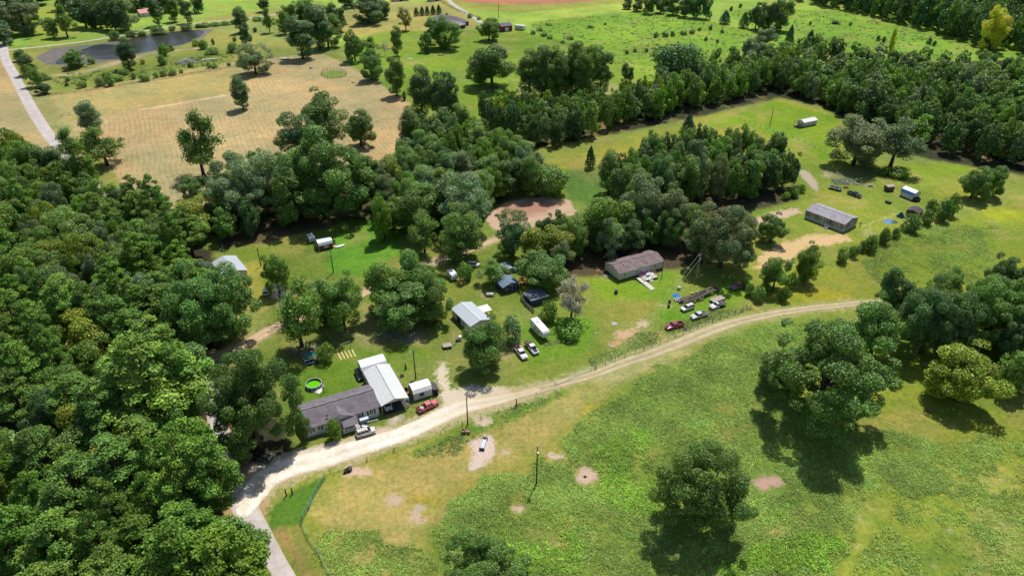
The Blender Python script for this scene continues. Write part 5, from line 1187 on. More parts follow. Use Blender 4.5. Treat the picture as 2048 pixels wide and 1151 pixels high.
for u, w_, h_ in ((-L/2+2.2, 1.1, 1.3), (-2.2, 1.2, 1.1), (3.4, 0.8, 1.0), (5.4, 1.0, 1.2)): window(th, 'F', u, 2.1, w_, h_, L, Wd)
window(th, 'L', -1.8, 2.1, 0.8, 0.9, L, Wd); window(th, 'L', 1.8, 2.1, 0.8, 0.9, L, Wd)
door(th, 'F', 0.3, 0.6, 1.0, 2.05, L, Wd)
dk = MB().box(1.2, -Wd/2-2.2, 0.62, 5.6, 4.2, 0.12); dk.build('deck', M['wood'], th)
for x_ in (-1.5, 1.2, 3.9):
    for y_ in (-Wd/2-4.1, -Wd/2-2.2): MB().box(x_, y_, 0.95, 0.12, 0.12, 1.9 if x_ < 2 else 2.7).build('deck_post', M['wood_tan'] if x_ > 2 else M['wood_grey'], th)
rl = MB()
for z_ in (1.05, 1.5):
    rl.bar((-1.5, -Wd/2-4.1, z_), (-1.5, -Wd/2-0.3, z_), 0.06, 0.1); rl.bar((1.4, -Wd/2-4.2, z_), (4.0, -Wd/2-4.2, z_), 0.06, 0.1); rl.bar((4.0, -Wd/2-4.2, z_), (4.0, -Wd/2-0.3, z_), 0.06, 0.1)
rl.build('railing', M['wood_tan'], th)
MB().quadbox([(-3.3, -Wd/2-1.5, 0.60), (-1.6, -Wd/2-1.5, 0.60), (-1.2, -Wd/2-9.2, 0.03), (-2.9, -Wd/2-9.2, 0.03)], [(-3.3, -Wd/2-1.5, 0.68), (-1.6, -Wd/2-1.5, 0.68), (-1.2, -Wd/2-9.2, 0.1), (-2.9, -Wd/2-9.2, 0.1)]).build('ramp', M['wood'], th)
st = MB()
for q in range(3): st.box(0.6, -Wd/2-4.5-q*0.33, 0.5-q*0.16, 1.5, 0.33, 0.08)
st.build('steps', M['wood'], th)
for x_ in (-5.6, -2.6, 4.0, 6.5): cyl_part(th, 'roof_vent', 'white', (x_, -0.9+0.2*x_*0.2, 4.4), 0.14, 0.5, 8)
# things on the deck
pc = empty('garden_chair', 'bright pink garden chair on the deck of the taupe home', 'chair', (0, 0, 0), R(27+180)); pc.location = th.matrix_world @ Vector((0, 0, 0))
rotm = Matrix.Rotation(th.rotation_euler[2], 4, 'Z'); TL = lambda x_, y_, z_=0: Vector(th.location)+rotm @ Vector((x_, y_, z_))
pc.location = TL(-0.3, -Wd/2-1.1, 0.68)
MB().box(0, 0, 0.42, 0.8, 0.7, 0.07).build('seat', M['pink'], pc); MB().box(0, -0.35, 0.8, 0.85, 0.08, 0.8).build('backrest', M['pink'], pc)
for x_ in (-0.36, 0.36):
    for y_ in (-0.3, 0.3): MB().box(x_, y_, 0.2, 0.06, 0.06, 0.4).build('leg', M['pink'], pc)
tb = empty('table', 'low table with a pale blue cloth on the deck of the taupe home', 'table', TL(1.3, -Wd/2-2.1, 0.68), R(50))
MB().box(0, 0, 0.7, 1.9, 1.0, 0.05).build('tabletop', M['skirt'], tb)
for x_ in (-0.85, 0.85):
    for y_ in (-0.42, 0.42): MB().box(x_, y_, 0.34, 0.07, 0.07, 0.67).build('leg', M['black'], tb)
for px, py, mm, lb, w_ in [(1197, 540, 'wood_tan', 'tan timber scraps left of the taupe home', 2.2), (1211, 553, 'junk2', 'white debris in the shade left of the taupe home', 1.2), (1204, 548, 'brown', 'brown boards in the shade left of the taupe home', 1.8)]:
    g = G(px, py); mb = MB(); rr_ = random.Random(px)
    for q in range(9): mb.box(rr_.uniform(-1, 1)*w_/2, rr_.uniform(-1, 1)*w_/2, 0.08+q*0.045, rr_.uniform(0.8, 1.7)*w_*0.6, 0.18, 0.05, rr_.uniform(0, 3))
    o = mb.build('board_pile', M[mm]); o.location = (g.x, g.y, 0); tag(o, lb, 'board pile')

# --- grey home
a = G(1608.6, 435.5); b = G(1685.4, 465.1)
gh, L, ro = house('mobile_home', 'dark grey mobile home with pale skirting standing alone on sandy grass', 'mobile home', a, b, 9.6, (3.35, 4.55), 'siding_grey', 'sh_grey', 'skirt', 1.1, 0.15, 0.15)
Wd = 9.6
MB().box(0, 0, 4.69, L+0.3, 0.3, 0.05).build('ridge_cap', M['sh_grey'], ro)
for u, w_, h_ in ((-L/2+3.0, 1.3, 1.5), (-L/2+6.7, 1.1, 1.5), (-L/2+8.1, 1.1, 1.5), (L/2-2.9, 1.6, 1.4)): window(gh, 'F', u, 2.25, w_, h_, L, Wd)
window(gh, 'R', 0.5, 2.3, 0.8, 0.9, L, Wd)
door(gh, 'F', -L/2+10.6, 1.15, 0.95, 2.05, L, Wd, 'brown')
tr = MB()
for x_ in (-L/2, L/2): tr.box(x_, -Wd/2, 2.2, 0.16, 0.16, 2.2)
tr.build('corner_trim', M['white'], gh)
st = MB()
for q in range(5): st.box(-L/2+10.2, -Wd/2-0.6-q*0.32, 1.0-q*0.2, 1.2, 0.32, 0.07)
st.bar((-L/2+9.6, -Wd/2-0.3, 1.9), (-L/2+9.6, -Wd/2-2.0, 0.9), 0.1); st.bar((-L/2+10.8, -Wd/2-0.3, 1.9), (-L/2+10.8, -Wd/2-2.0, 0.9), 0.1)
for x_ in (-L/2+9.6, -L/2+10.8): st.bar((x_, -Wd/2-2.0, 0), (x_, -Wd/2-2.0, 0.95), 0.08)
st.build('steps', M['wood'], gh)
for x_, y_ in ((-4.6, 0.2), (-2.0, -0.6), (2.2, -1.0), (4.9, -1.1)): cyl_part(gh, 'roof_vent', 'white', (x_, y_, 4.6-abs(y_)*0.25), 0.16, 0.4, 8)
mt = empty('power_meter', 'small brown meter post at the right corner of the grey home', 'meter post', G(1719.5, 453))
MB().box(0, 0, 1.0, 0.18, 0.18, 2.0).build('post', M['wood_post'], mt); MB().box(0, -0.15, 1.5, 0.4, 0.15, 0.7).build('meter_box', M['brown'], mt)
# --- cabin
b = G(1400+705/3.03, 200+150/3.03); d_ = Vector((math.cos(R(27)), math.sin(R(27)), 0)); a = b-d_*9.5
cb, L, ro = house('cabin', 'small pale cabin with a white metal roof and porch on the far lawn', 'cabin', a, b, 4.2, (2.6, 3.5), 'siding_taupe', 'white', None, 0.3, 0.25, 0.15)
window(cb, 'F', 1.5, 1.6, 0.9, 0.9, L, 4.2); window(cb, 'F', -1.4, 1.6, 0.8, 0.8, L, 4.2); door(cb, 'F', 0.0, 0.35, 0.9, 1.95, L, 4.2, 'siding_white'); window(cb, 'R', 0, 1.7, 0.7, 0.7, L, 4.2)
pch = MB().box(-L/2-1.2, 0, 0.25, 2.4, 4.0, 0.12); pch.build('porch_floor', M['wood_grey'], cb)
roofprism(MB(), [(-2.3, 2.45), (0, 3.4), (2.3, 2.45)], -L/2-2.5, -L/2-0.16, 0.08).build('porch_roof', M['rust_dark'], cb)
for y_ in (-1.9, 1.9): MB().box(-L/2-2.3, y_, 1.3, 0.1, 0.1, 2.3).build('porch_post', M['brown'], cb)
# --- red shed and neighbours on the first lawn
a = Vector((-68.9, 219.8, 0)); d_ = Vector((math.cos(R(30)), math.sin(R(30)), 0))
rs, L, ro = house('barn_shed', 'barn red shed with pale curved roof on the shaded lawn', 'shed', a, a+d_*5.0, 4.3, (2.4, 3.4), 'red_barn', 'metal_pale', None, 0.2, 0.1, 0.12, prof=[(-2.15, 2.3), (-1.6, 3.0), (0, 3.5), (1.6, 3.0), (2.15, 2.3)])
for u in (-0.4, 0.5): window(rs, 'F', u, 1.4, 0.5, 0.7, L, 4.3)
MB().box(-L/2-0.05, 1.0, 1.2, 0.05, 0.4, 2.2).box(-L/2-0.05, -1.9, 1.2, 0.05, 0.3, 2.2).build('corner_board', M['white'], rs)
rp = empty('shed_ramp', 'small tan wooden ramp at the right end of the barn red shed', 'ramp', G(667, 493), R(30)); MB().quadbox([(-1, -0.7, 0.02), (1, -0.7, 0.02), (1, 0.7, 0.02), (-1, 0.7, 0.02)], [(-1, -0.7, 0.4), (1, -0.7, 0.08), (1, 0.7, 0.08), (-1, 0.7, 0.4)]).build('ramp_deck', M['wood_tan'], rp)
def camper(name, label, loc, rz, L_, W_, H_, cat='camper', roofm='white', fifth=True, wallm='white', stripe='c_silver'):
    e = empty(name, label, cat, loc, rz)
    prof = [(-L_/2, 0.6), (-L_/2, H_-0.35), (-L_/2+0.35, H_), (L_/2-0.4, H_), (L_/2, H_-0.5)]
    prof += [(L_/2, 1.5), (L_/2-2.0, 1.35), (L_/2-2.3, 0.6)] if fifth else [(L_/2, 0.6)]
    MB().prism(prof, -W_/2, W_/2, 'y').build('body', M[wallm], e, bevel=0.08)
    MB().box(-0.15, 0, H_+0.03, L_-0.8, W_-0.15, 0.07).build('roof', M[roofm], e)
    for x_, s_ in ((-0.8, 1), (1.2, 1)):
        MB().box(x_, -W_/2-0.02, 2.0 if H_ > 2.8 else 1.6, 0.9, 0.05, 0.6).build('window', M['glass'], e)
        MB().box(x_, W_/2+0.02, 2.0 if H_ > 2.8 else 1.6, 0.9, 0.05, 0.6).build('window', M['glass'], e)
    MB().box(0, -W_/2-0.015, 1.2, L_*0.55, 0.03, 0.18).build('stripe', M[stripe], e)
    for x_ in (-0.9, 0.1):
        for y_ in (-W_/2+0.2, W_/2-0.2):
            if L_ < 4.5 and x_ > 0: continue
            w = MB().cyl((x_, y_, 0.38), 0.38, 0.25, 14, axis='y').build('wheel', M['rubber'], e); MB().cyl((x_, y_, 0.38), 0.2, 0.28, 10, axis='y').build('rim', M['rim'], w)
    MB().box(-L_*0.2, 0, H_+0.16, 0.7, 0.7, 0.2).build('roof_vent', M[roofm], e)
    if not fifth: MB().bar((L_/2, -0.5, 0.5), (L_/2+1.1, 0, 0.5), 0.1).bar((L_/2, 0.5, 0.5), (L_/2+1.1, 0, 0.5), 0.1).build('drawbar', M['black'], e)
    else: MB().bar((L_/2-0.8, -0.7, 0), (L_/2-0.8, -0.7, 1.4), 0.1).bar((L_/2-0.8, 0.7, 0), (L_/2-0.8, 0.7, 1.4), 0.1).build('landing_leg', M['black'], e)
    return e
camper('camper_trailer', 'white fifth wheel camper on the mown grass beside two white pickups', (8.25, 169.5, 0), R(-64.5), 8.3, 2.45, 3.35)
camper('camper_trailer', 'small white camper partly in shade behind the barn red shed', (*G(623, 482)[:2], 0), R(30-90), 3.8, 2.2, 2.4, fifth=False, roofm='junk2', wallm='skirt')
camper('camper_trailer', 'small white camper at the left edge of the clearing by the dirt lane', (*G(905, 556)[:2], 0), R(-63), 4.2, 2.3, 2.4, fifth=False)
camper('camper_trailer', 'tiny white camper beside the dark red barn of the brick house', (*G(1040, 60)[:2], 0), R(-20), 8.0, 3.4, 3.6, fifth=False)
# boat-like white tub and bits on the lawn
g = G(680, 493); o = MB().loft([[Vector((x_, math.sin(a_)*w_, 0.35+math.cos(a_)*-0.35*(1 if math.cos(a_) > 0 else 0.15))) for a_ in np.linspace(0, 6.28, 11)[:-1]] for x_, w_ in ((-2.0, 0.15), (-1.4, 0.55), (0, 0.7), (1.4, 0.55), (2.0, 0.12))]).build('canoe', M['white'], smooth=True); o.location = (g.x, g.y, 0); o.rotation_euler = (0, 0, R(35)); tag(o, 'white upturned canoe on the grass right of the barn red shed', 'canoe')
# --- white garage at left
wg, L, ro = house('garage', 'white garage half hidden by trees at the left end of the lawn', 'garage', Vector((-102.0, 207.0, 0)), Vector((-95.0, 197.5, 0)), 7.6, (2.9, 4.1), 'siding_white', 'metal_pale', None, 0.0, 0.3, 0.3)
door(wg, 'L', 0, 0.05, 2.6, 2.2, L, 7.6); window(wg, 'B', 1, 1.6, 0.9, 0.9, L, 7.6)
# --- slate blue shed and dark neighbours
a = Vector((-2.9, 191.4, 0)); d_ = Vector((math.cos(R(30)), math.sin(R(30)), 0)); n_ = Vector((-d_.y, d_.x, 0))
# gable faces the camera: ridge runs away from it
e = empty('workshop', 'navy workshop with slate blue gabled metal roof under the trees', 'workshop', a+d_*3.0+n_*2.8, R(30+90))
Lw, Ww = 5.8, 6.2
MB().prism([(-Ww/2+0.2, 0), (-Ww/2+0.2, 2.5), (0, 3.5), (Ww/2-0.2, 2.5), (Ww/2-0.2, 0)], -Lw/2+0.2, Lw/2-0.2).build('wall', M['navy'], e)
roofprism(MB(), [(-Ww/2-0.1, 2.55), (0, 3.65), (Ww/2+0.1, 2.55)], -Lw/2-0.15, Lw/2+0.15, 0.1).build('roof', M['metal_slate'], e)
dd = MB().box(-Lw/2+0.16, -1.2, 1.05, 0.08, 1.5, 2.0).build('door', M['tarp_dark'], e); f_ = MB()
for y_ in (-1.98, -0.42): f_.box(-Lw/2+0.12, y_, 1.05, 0.07, 0.09, 2.05)
f_.box(-Lw/2+0.12, -1.2, 2.12, 0.07, 1.7, 0.09); f_.build('frame', M['junk2'], dd)
w1 = MB().box(-Lw/2+0.12, 1.4, 1.3, 0.06, 1.2, 0.9).build('window', M['junk2'], e); MB().box(-Lw/2+0.08, 1.4, 1.3, 0.04, 1.05, 0.75).build('pane', M['glass'], w1)
MB().box(-Lw/2+0.1, 0, 2.75, 0.05, 1.7, 0.4).build('gable_board', M['metal_pale'], e)
e = empty('open_shed', 'low slate roofed open shed behind the navy workshop', 'shed', G(1003, 546), R(30))
MB().quadbox([(-3.3, -2, 2.1), (3.3, -2, 2.1), (3.3, 2, 2.5), (-3.3, 2, 2.5)], [(-3.3, -2, 2.2), (3.3, -2, 2.2), (3.3, 2, 2.6), (-3.3, 2, 2.6)]).build('roof', M['metal_slate'], e)
MB().box(0, 1.8, 1.05, 6.2, 0.1, 2.1).box(-3.0, 0, 1.05, 0.1, 3.5, 2.1).build('wall', M['navy'], e)
for x_ in (-3.0, 0, 3.0): MB().box(x_, -1.8, 1.02, 0.12, 0.12, 2.05).build('post', M['wood_post'], e)
e = empty('flat_roofed_shed', 'navy flat roofed shed with a streaked roof below the green tree', 'shed', (7.6, 187.6, 0), R(27))
MB().box(0, 0, 1.15, 6.0, 5.0, 2.3).build('wall', M['navy'], e)
MB().box(0, 0, 2.36, 6.5, 5.5, 0.13).build('roof', paint('streaked_roof_sheet', (0.16, 0.19, 0.26), 0.5, 0.1, 0.8, 1.2, dirt=(0.5, 0.5, 0.52)), e)
dd = MB().box(-1, -2.53, 1.05, 1.0, 0.06, 2.0).build('door', M['tarp_dark'], e); MB().box(-0.6, -2.58, 1.0, 0.07, 0.06, 0.07).build('handle', M['chrome'], dd)
g = G(1030, 543); mb = MB().cyl((0, 0, 0.8), 0.75, 1.6, 18); mb.cyl((0, 0, 1.68), 0.75, 0.16, 18, 0.3); o = mb.build('water_tank', M['tarp'], smooth=False); o.location = (g.x, g.y, 0); tag(o, 'round blue water tank beside the navy workshop', 'tank')
# lattice fence of the yard
def wirefence(name, label, pts, hgt, mat, every=3.0, rails=(0.35, 0.75, 1.1), rm=None, pr=0.05, rr=0.015, cat='fence', slat=False, group=None):
    P = [G(*p) for p in pts]; e = empty(name, label, cat, P[0], 0, group); o0 = P[0]; segs = []
    for i in range(len(P)-1):
        d = P[i+1]-P[i]; n = max(1, round(d.length/every))
        for k in range(n): segs.append(P[i]+d*k/n-o0)
    segs.append(P[-1]-o0)
    for s_ in segs[:98]:
        h_ = hgt*random.uniform(0.94, 1.08); MB().tube([s_+Vector((0, 0, -0.1)), s_+Vector((random.uniform(-.04, .04), 0, h_))], pr, 6).build('post', mat, e)
    w = MB()
    for z_ in rails:
        for i in range(len(segs)-1): w.bar(segs[i]+Vector((0, 0, z_*hgt)), segs[i+1]+Vector((0, 0, z_*hgt)), rr*2, rr*2*(1 if not slat else 8))
    w.build('wire' if not slat else 'rail', rm or M['galv'], e); return e
wirefence('yard_fence', 'weathered pale board fence in front of the navy flat roofed shed', [(1041, 598), (1052, 612), (1068, 626)], 1.3, M['wood_post'], 1.8, (0.25, 0.5, 0.75, 0.98), M['wood_grey'], 0.06, 0.02, slat=True)
# --- blue roofed shed, brown shed
e = empty('blue_roof_shed', 'white shed with a blue and silver curved roof on the far right lawn', 'shed', (*((G(1797.9, 392)+G(1836, 396))*0.5)[:2], 0), R(-58))
a = G(1798.5, 391.5); b = G(1823.2, 401.8); bpos = a
bpy.data.objects.remove(e)
bl, L, ro = house('blue_roof_shed', 'white shed with a blue and silver curved roof on the far right lawn', 'shed', a, b, 4.6, (2.2, 3.4), 'siding_white', 'metal_pale', 'dark_gap', 0.35, 0.1, 0.1, prof=[(-2.3, 2.2), (-1.7, 3.2), (0, 3.9), (1.7, 3.2), (2.3, 2.2)])
MB().quadbox([(-L/2-0.12, -2.44, 2.14), (L/2+0.12, -2.44, 2.14), (L/2+0.12, -1.73, 3.33), (-L/2-0.12, -1.73, 3.33)], [(-L/2-0.12, -2.49, 2.17), (L/2+0.12, -2.49, 2.17), (L/2+0.12, -1.78, 3.36), (-L/2-0.12, -1.78, 3.36)]).build('roof_panel', M['blue_metal'], bl)
for u in (-1.1, 0.1): door(bl, 'F', u, 0.4, 0.8, 1.65, L, 4.6, 'white', 'c_silver')
window(bl, 'F', -2.3, 1.5, 0.5, 0.6, L, 4.6); window(bl, 'F', 1.7, 1.4, 0.8, 0.7, L, 4.6)
e = empty('brown_shed', 'dark brown weathered shed behind the shrub row', 'shed', (158.6, 249.8, 0), R(-47+90-0))
MB().prism([(-2.2, 0), (-2.2, 2.0), (0, 2.7), (2.2, 2.0), (2.2, 0)], -2.4, 2.4).build('wall', M['brown'], e)
roofprism(MB(), [(-2.4, 2.05), (0, 2.85), (2.4, 2.05)], -2.6, 2.6, 0.08).build('roof', M['rust_dark'], e); dd = MB().box(-2.43, 0, 0.95, 0.06, 1.2, 1.8).build('door', M['dark_gap'], e)
# --- brick house, its barn, cottage, car shelters
bc = Vector((-48, 610, 0))
def hip(name, label, cat, c, rz, L_, W_, ze, zr, wall, roof, extra=None):
    e = empty(name, label, cat, c, rz)
    MB().box(0, 0, ze/2, L_, W_, ze).build('wall', M[wall], e)
    m_ = MB(); o_ = 0.6; n0 = 0; hl = L_/2-W_/2*0.8
    m_.v += [(-L_/2-o_, -W_/2-o_, ze-0.1), (L_/2+o_, -W_/2-o_, ze-0.1), (L_/2+o_, W_/2+o_, ze-0.1), (-L_/2-o_, W_/2+o_, ze-0.1), (-hl, 0, zr), (hl, 0, zr)]
    m_.f += [(3, 2, 1, 0), (0, 1, 5, 4), (1, 2, 5), (2, 3, 4, 5), (3, 0, 4)]
    r_ = m_.build('roof', M[roof], e)
    return e, r_
e, r_ = hip('brick_house', 'large dark red brick house with grey hip roofs beyond the bright lawn', 'house', (-52, 606, 0), R(-38), 30, 15, 3.2, 7.0, 'brick', 'sh_dark')
for u in (-11, -6.5, 1.5, 7, 11): window(e, 'F', u, 1.9, 1.3, 1.4, 30, 15)
door(e, 'F', -2.5, 0.1, 1.2, 2.2, 30, 15); door(e, 'R', 2, 0.1, 3.0, 2.3, 30, 15)
mw_ = MB(); mw_.box(14, -7, 1.5, 12, 9, 3.0).build('wing', M['brick'], e)
m_ = MB(); x0, x1, y0, y1 = 7.4, 20.6, -12.1, -1.9; m_.v += [(x0, y0, 2.95), (x1, y0, 2.95), (x1, y1, 2.95), (x0, y1, 2.95), (10.5, -7, 5.3), (16.5, -7, 5.3)]; m_.f += [(3, 2, 1, 0), (0, 1, 5, 4), (1, 2, 5), (2, 3, 4, 5), (3, 0, 4)]
m_.build('wing_roof', M['sh_grey'], e); MB().box(-5, 3, 6.6, 1.2, 1.2, 2.0).build('chimney', M['brick'], r_)
a = G(1003, 64.5); b = G(1024.5, 62)
bn_, L, ro = house('red_barn', 'dark red barn with dark roof right of the brick house', 'barn', a, b, 9, (4.2, 6.0), 'red_barn', 'sh_dark', None, 0.0, 0.3, 0.3); door(bn_, 'F', 0, 0.1, 3.0, 2.8, L, 9)
a = G(282, 35); b = G(306, 32)
ct, L, ro = house('cottage', 'white cottage with a faded red roof among dark trees beyond the pond', 'house', a, b, 9, (3.2, 5.6), 'siding_white', 'c_pinkred', None, 0.0, 0.4, 0.4); window(ct, 'F', -2.5, 1.8, 1.1, 1.2, L, 9); window(ct, 'F', 2.8, 1.8, 1.1, 1.2, L, 9); door(ct, 'F', 0, 0.1, 1.0, 2.1, L, 9)
a = G(786, 4); b = G(818, 2)
fs, L, ro = house('white_roof_barn', 'low barn with a white roof at the top edge beside the farm path', 'barn', a, b, 8, (3.0, 4.6), 'siding_taupe', 'white', None, 0.0, 0.4, 0.4); door(fs, 'F', 0, 0.1, 3, 2.3, L, 8, 'dark_gap')
a = G(862, 4); b = G(884, 1); fs, L, ro = house('grey_barn', 'low barn with dark roof at the top edge by the concrete drive', 'barn', a, b, 7, (3.0, 4.4), 'siding_taupe', 'sh_grey', None, 0.0, 0.4, 0.4); door(fs, 'F', 0, 0.1, 3, 2.3, L, 7, 'dark_gap')

# ================================================================= VEHICLES
def wheels(e, xs, hw, r=0.39, w=0.26):
    for x_ in xs:
        for s_ in (-1, 1):
            t_ = MB().cyl((x_, s_*(hw-w/2+0.03), r), r, w, 18, axis='y').build('wheel', M['rubber'], e)
            MB().cyl((x_, s_*(hw-w/2+0.035), r), r*0.62, w+0.02, 14, axis='y').build('rim', M['rim'], t_)
def ringx(x, zb, zt, hb, ht, m=0.12):
    return [Vector((x, -hb, zb)), Vector((x, hb, zb)), Vector((x, hb+0.02, zb+0.22)), Vector((x, hb, zt-m)), Vector((x, ht, zt)), Vector((x, -ht, zt)), Vector((x, -hb, zt-m)), Vector((x, -hb-0.02, zb+0.22))]
def glasshouse(e, pm, b0, b1, t0, t1, zb, zt, hb, ht, pillars=()):
    g = MB().loft([[Vector((b0, -hb, zb)), Vector((b0, hb, zb)), Vector((t0, ht, zt)), Vector((t0, -ht, zt))], [Vector((b1, -hb, zb)), Vector((b1, hb, zb)), Vector((t1, ht, zt)), Vector((t1, -ht, zt))]])
    g.build('windows', M['glass'], e)
    r_ = MB().loft([[Vector((x_, -ht*k, zt-0.01)), Vector((x_, ht*k, zt-0.01)), Vector((x_, ht*k*0.94, zt+0.07)), Vector((x_, -ht*k*0.94, zt+0.07))] for x_, k in ((t0-0.06, 0.97), (t0+0.12, 1.04), ((t0+t1)/2, 1.05), (t1-0.12, 1.04), (t1+0.06, 0.96))])
    for f in pillars:
        for s_ in (-1, 1):
            xb = b0+(b1-b0)*f; xt = t0+(t1-t0)*f; r_.bar((xb, s_*(hb+0.005), zb), (xt, s_*(ht+0.005), zt), 0.11, 0.05)
    r_.build('roof', M[pm], e, bevel=0.02)
def pickup(label, loc, rz, pm, L_=5.9, crew=True, bedstuff=None, wrecked=False, pm2=None, flatbed=False, name='pickup_truck'):
    e = empty(name, label, 'pickup truck', loc, rz); hw = 0.98; cb = -0.75 if crew else 0.05; nose = L_/2; tail = -L_/2
    bd = MB().loft([ringx(cb-0.02, 0.42, 1.14, hw, hw-0.06), ringx(0.2, 0.4, 1.14, hw, hw-0.05), ringx(1.25, 0.4, 1.14, hw, hw-0.08), ringx(nose-0.9, 0.42, 1.08, hw, hw-0.12), ringx(nose-0.2, 0.45, 1.0, hw-0.03, hw-0.16), ringx(nose, 0.5, 0.86, hw-0.10, hw-0.25)])
    bd.build('body', M[pm], e, bevel=0.03)
    hd = MB().box((1.3+nose-0.3)/2, 0, 1.11, nose-0.3-1.3, 1.35, 0.07, top=0.93)
    hd.build('bonnet', M['dark_gap' if wrecked else (pm2 or pm)], e)
    glasshouse(e, pm2 or pm, cb, 1.35, cb+0.12, 0.72, 1.12, 1.72, 0.88, 0.72, (0.02, 0.5, 0.97) if crew else (0.02, 0.97))
    if flatbed:
        MB().box((cb+tail)/2-0.05, 0, 0.95, cb-tail-0.1, 2.15, 0.12).build('flat_bed', M['rust_dark'], e)
        MB().box((cb+tail)/2, 0, 0.65, cb-tail-0.2, 0.9, 0.4).build('chassis', M['black'], e); MB().box(cb-0.15, 0, 1.4, 0.08, 1.9, 0.8).build('headache_rack', M['rust_dark'], e)
    else:
        bw = MB(); bl_ = cb-0.08-tail; cx = (cb-0.08+tail)/2
        for s_ in (-1, 1): bw.box(cx, s_*(hw-0.07), 0.82, bl_, 0.13, 0.66)
        bw.box(tail+0.06, 0, 0.85, 0.1, hw*2-0.28, 0.6); bw.box(cx, 0, 0.55, bl_-0.15, hw*2-0.3, 0.12)
        bw.build('bed', M[pm], e, bevel=0.02); MB().box(cx, 0, 0.64, bl_-0.25, hw*2-0.34, 0.06).build('bed_liner', M['dark_gap'], e)
    wheels(e, (-L_/2+1.25, L_/2-1.05), hw+0.02, 0.4)
    MB().box(nose+0.04, 0, 0.58, 0.16, 1.8, 0.22).build('front_bumper', M['chrome'], e, bevel=0.03); MB().box(tail-0.06, 0, 0.58, 0.14, 1.75, 0.2).build('rear_bumper', M['chrome'], e, bevel=0.03)
    MB().box(nose+0.01, 0, 0.78, 0.06, 1.0, 0.2).build('grille', M['black'], e)
    for s_ in (-1, 1):
        MB().box(nose-0.03, s_*0.72, 0.82, 0.12, 0.3, 0.2).build('headlight', M['lamp_clear'], e)
        if not flatbed: MB().box(tail+0.02, s_*0.92, 0.88, 0.08, 0.14, 0.36).build('taillight', M['lamp_red'], e)
        MB().box(1.0, s_*1.08, 1.22, 0.14, 0.22, 0.16).build('mirror', M['black'], e)
    return e
def load(label, loc, rz, spec, m='junk', name='scrap_load', cat='scrap load', seed=1):
    mb = MB(); rr_ = random.Random(seed); lx, ly, z0, n = spec
    for q in range(n): mb.box(rr_.uniform(-lx, lx), rr_.uniform(-ly, ly), z0+rr_.uniform(0.05, 0.4), rr_.uniform(0.2, 0.9), rr_.uniform(0.1, 0.5), rr_.uniform(0.08, 0.5), rr_.uniform(0, 3), top=rr_.uniform(0.6, 1))
    o = mb.build(name, M[m]); o.location = loc; o.rotation_euler = (0, 0, rz); return tag(o, label, cat)
def suv(label, loc, rz, pm, L_=4.8, name='suv', cat='SUV', roofm=None):
    e = empty(name, label, cat, loc, rz); hw = 0.94; n = L_/2
    MB().loft([ringx(-n, 0.5, 0.9, hw-0.12, hw-0.22), ringx(-n+0.15, 0.38, 1.06, hw-0.03, hw-0.1), ringx(-0.6, 0.34, 1.1, hw, hw-0.06), ringx(0.9, 0.34, 1.08, hw, hw-0.07), ringx(n-0.7, 0.36, 1.0, hw, hw-0.13), ringx(n-0.12, 0.42, 0.88, hw-0.08, hw-0.22), ringx(n, 0.48, 0.76, hw-0.16, hw-0.3)]).build('body', M[pm], e, bevel=0.03)
    glasshouse(e, roofm or pm, -n+0.15, 1.25, -n+0.42, 0.42, 1.05, 1.62, 0.84, 0.66, (0.0, 0.3, 0.62, 0.97))
    wheels(e, (-n+0.95, n-0.95), hw+0.02, 0.36, 0.24)
    MB().box(n+0.01, 0, 0.7, 0.05, 0.9, 0.18).build('grille', M['black'], e); MB().box(n, 0, 0.47, 0.1, 1.5, 0.14).build('front_bumper', M['black'], e)
    for s_ in (-1, 1):
        MB().box(n-0.1, s_*0.66, 0.78, 0.2, 0.3, 0.14).build('headlight', M['lamp_clear'], e); MB().box(-n+0.04, s_*0.78, 0.95, 0.1, 0.16, 0.24).build('taillight', M['lamp_red'], e)
        MB().box(0.95, s_*1.02, 1.12, 0.14, 0.2, 0.13).build('mirror', M[pm], e)
        MB().bar((-n+0.7, s_*0.58, 1.74), (0.2, s_*0.58, 1.74), 0.05, 0.05).build('roof_rail', M['black'], e)
    return e
def at2(p, q): a_, b_ = G(*p), G(*q); c_ = (a_+b_)/2; return (c_.x, c_.y, 0.03), math.atan2(b_.y-a_.y, b_.x-a_.x)   # tail, nose at ground
lo, rz = at2((838, 824), (873, 807)); pickup('bright red crew cab pickup parked beside the orange ended shed', lo, rz, 'c_red', pm2='c_pinkred'); load('pale junk in the bed of the bright red pickup', (lo[0]-1.9*math.cos(rz), lo[1]-1.9*math.sin(rz), lo[2]), rz, (0.6, 0.5, 0.7, 14), 'junk2', seed=2)
lo, rz = at2((713, 873.5), (751, 862)); lo = (lo[0], lo[1], 0.2); suv('champagne white SUV parked in front of the farmhouse porch', lo, rz, 'c_champagne')
lo, rz = at2((1031, 695), (1053, 723)); pickup('white crew cab pickup, left of the two on the mown grass', lo, rz, 'c_white'); load('red and brown scrap in the bed of the left white pickup', (lo[0]-1.9*math.cos(rz), lo[1]-1.9*math.sin(rz), lo[2]), rz, (0.7, 0.55, 0.7, 22), 'c_dred', seed=3)
lo, rz = at2((1053, 686), (1075, 712)); pickup('white pickup without its bonnet, right of the two on the mown grass', lo, rz, 'c_white', wrecked=True, flatbed=True); load('rusty scrap on the back of the white pickup without its bonnet', (lo[0]-1.9*math.cos(rz), lo[1]-1.9*math.sin(rz), lo[2]+0.3), rz, (0.9, 0.7, 0.7, 26), 'junk', seed=4)
lo, rz = at2((1366, 650), (1331, 659)); pickup('crimson pickup at the left end of the parked row', lo, rz, 'c_dred')
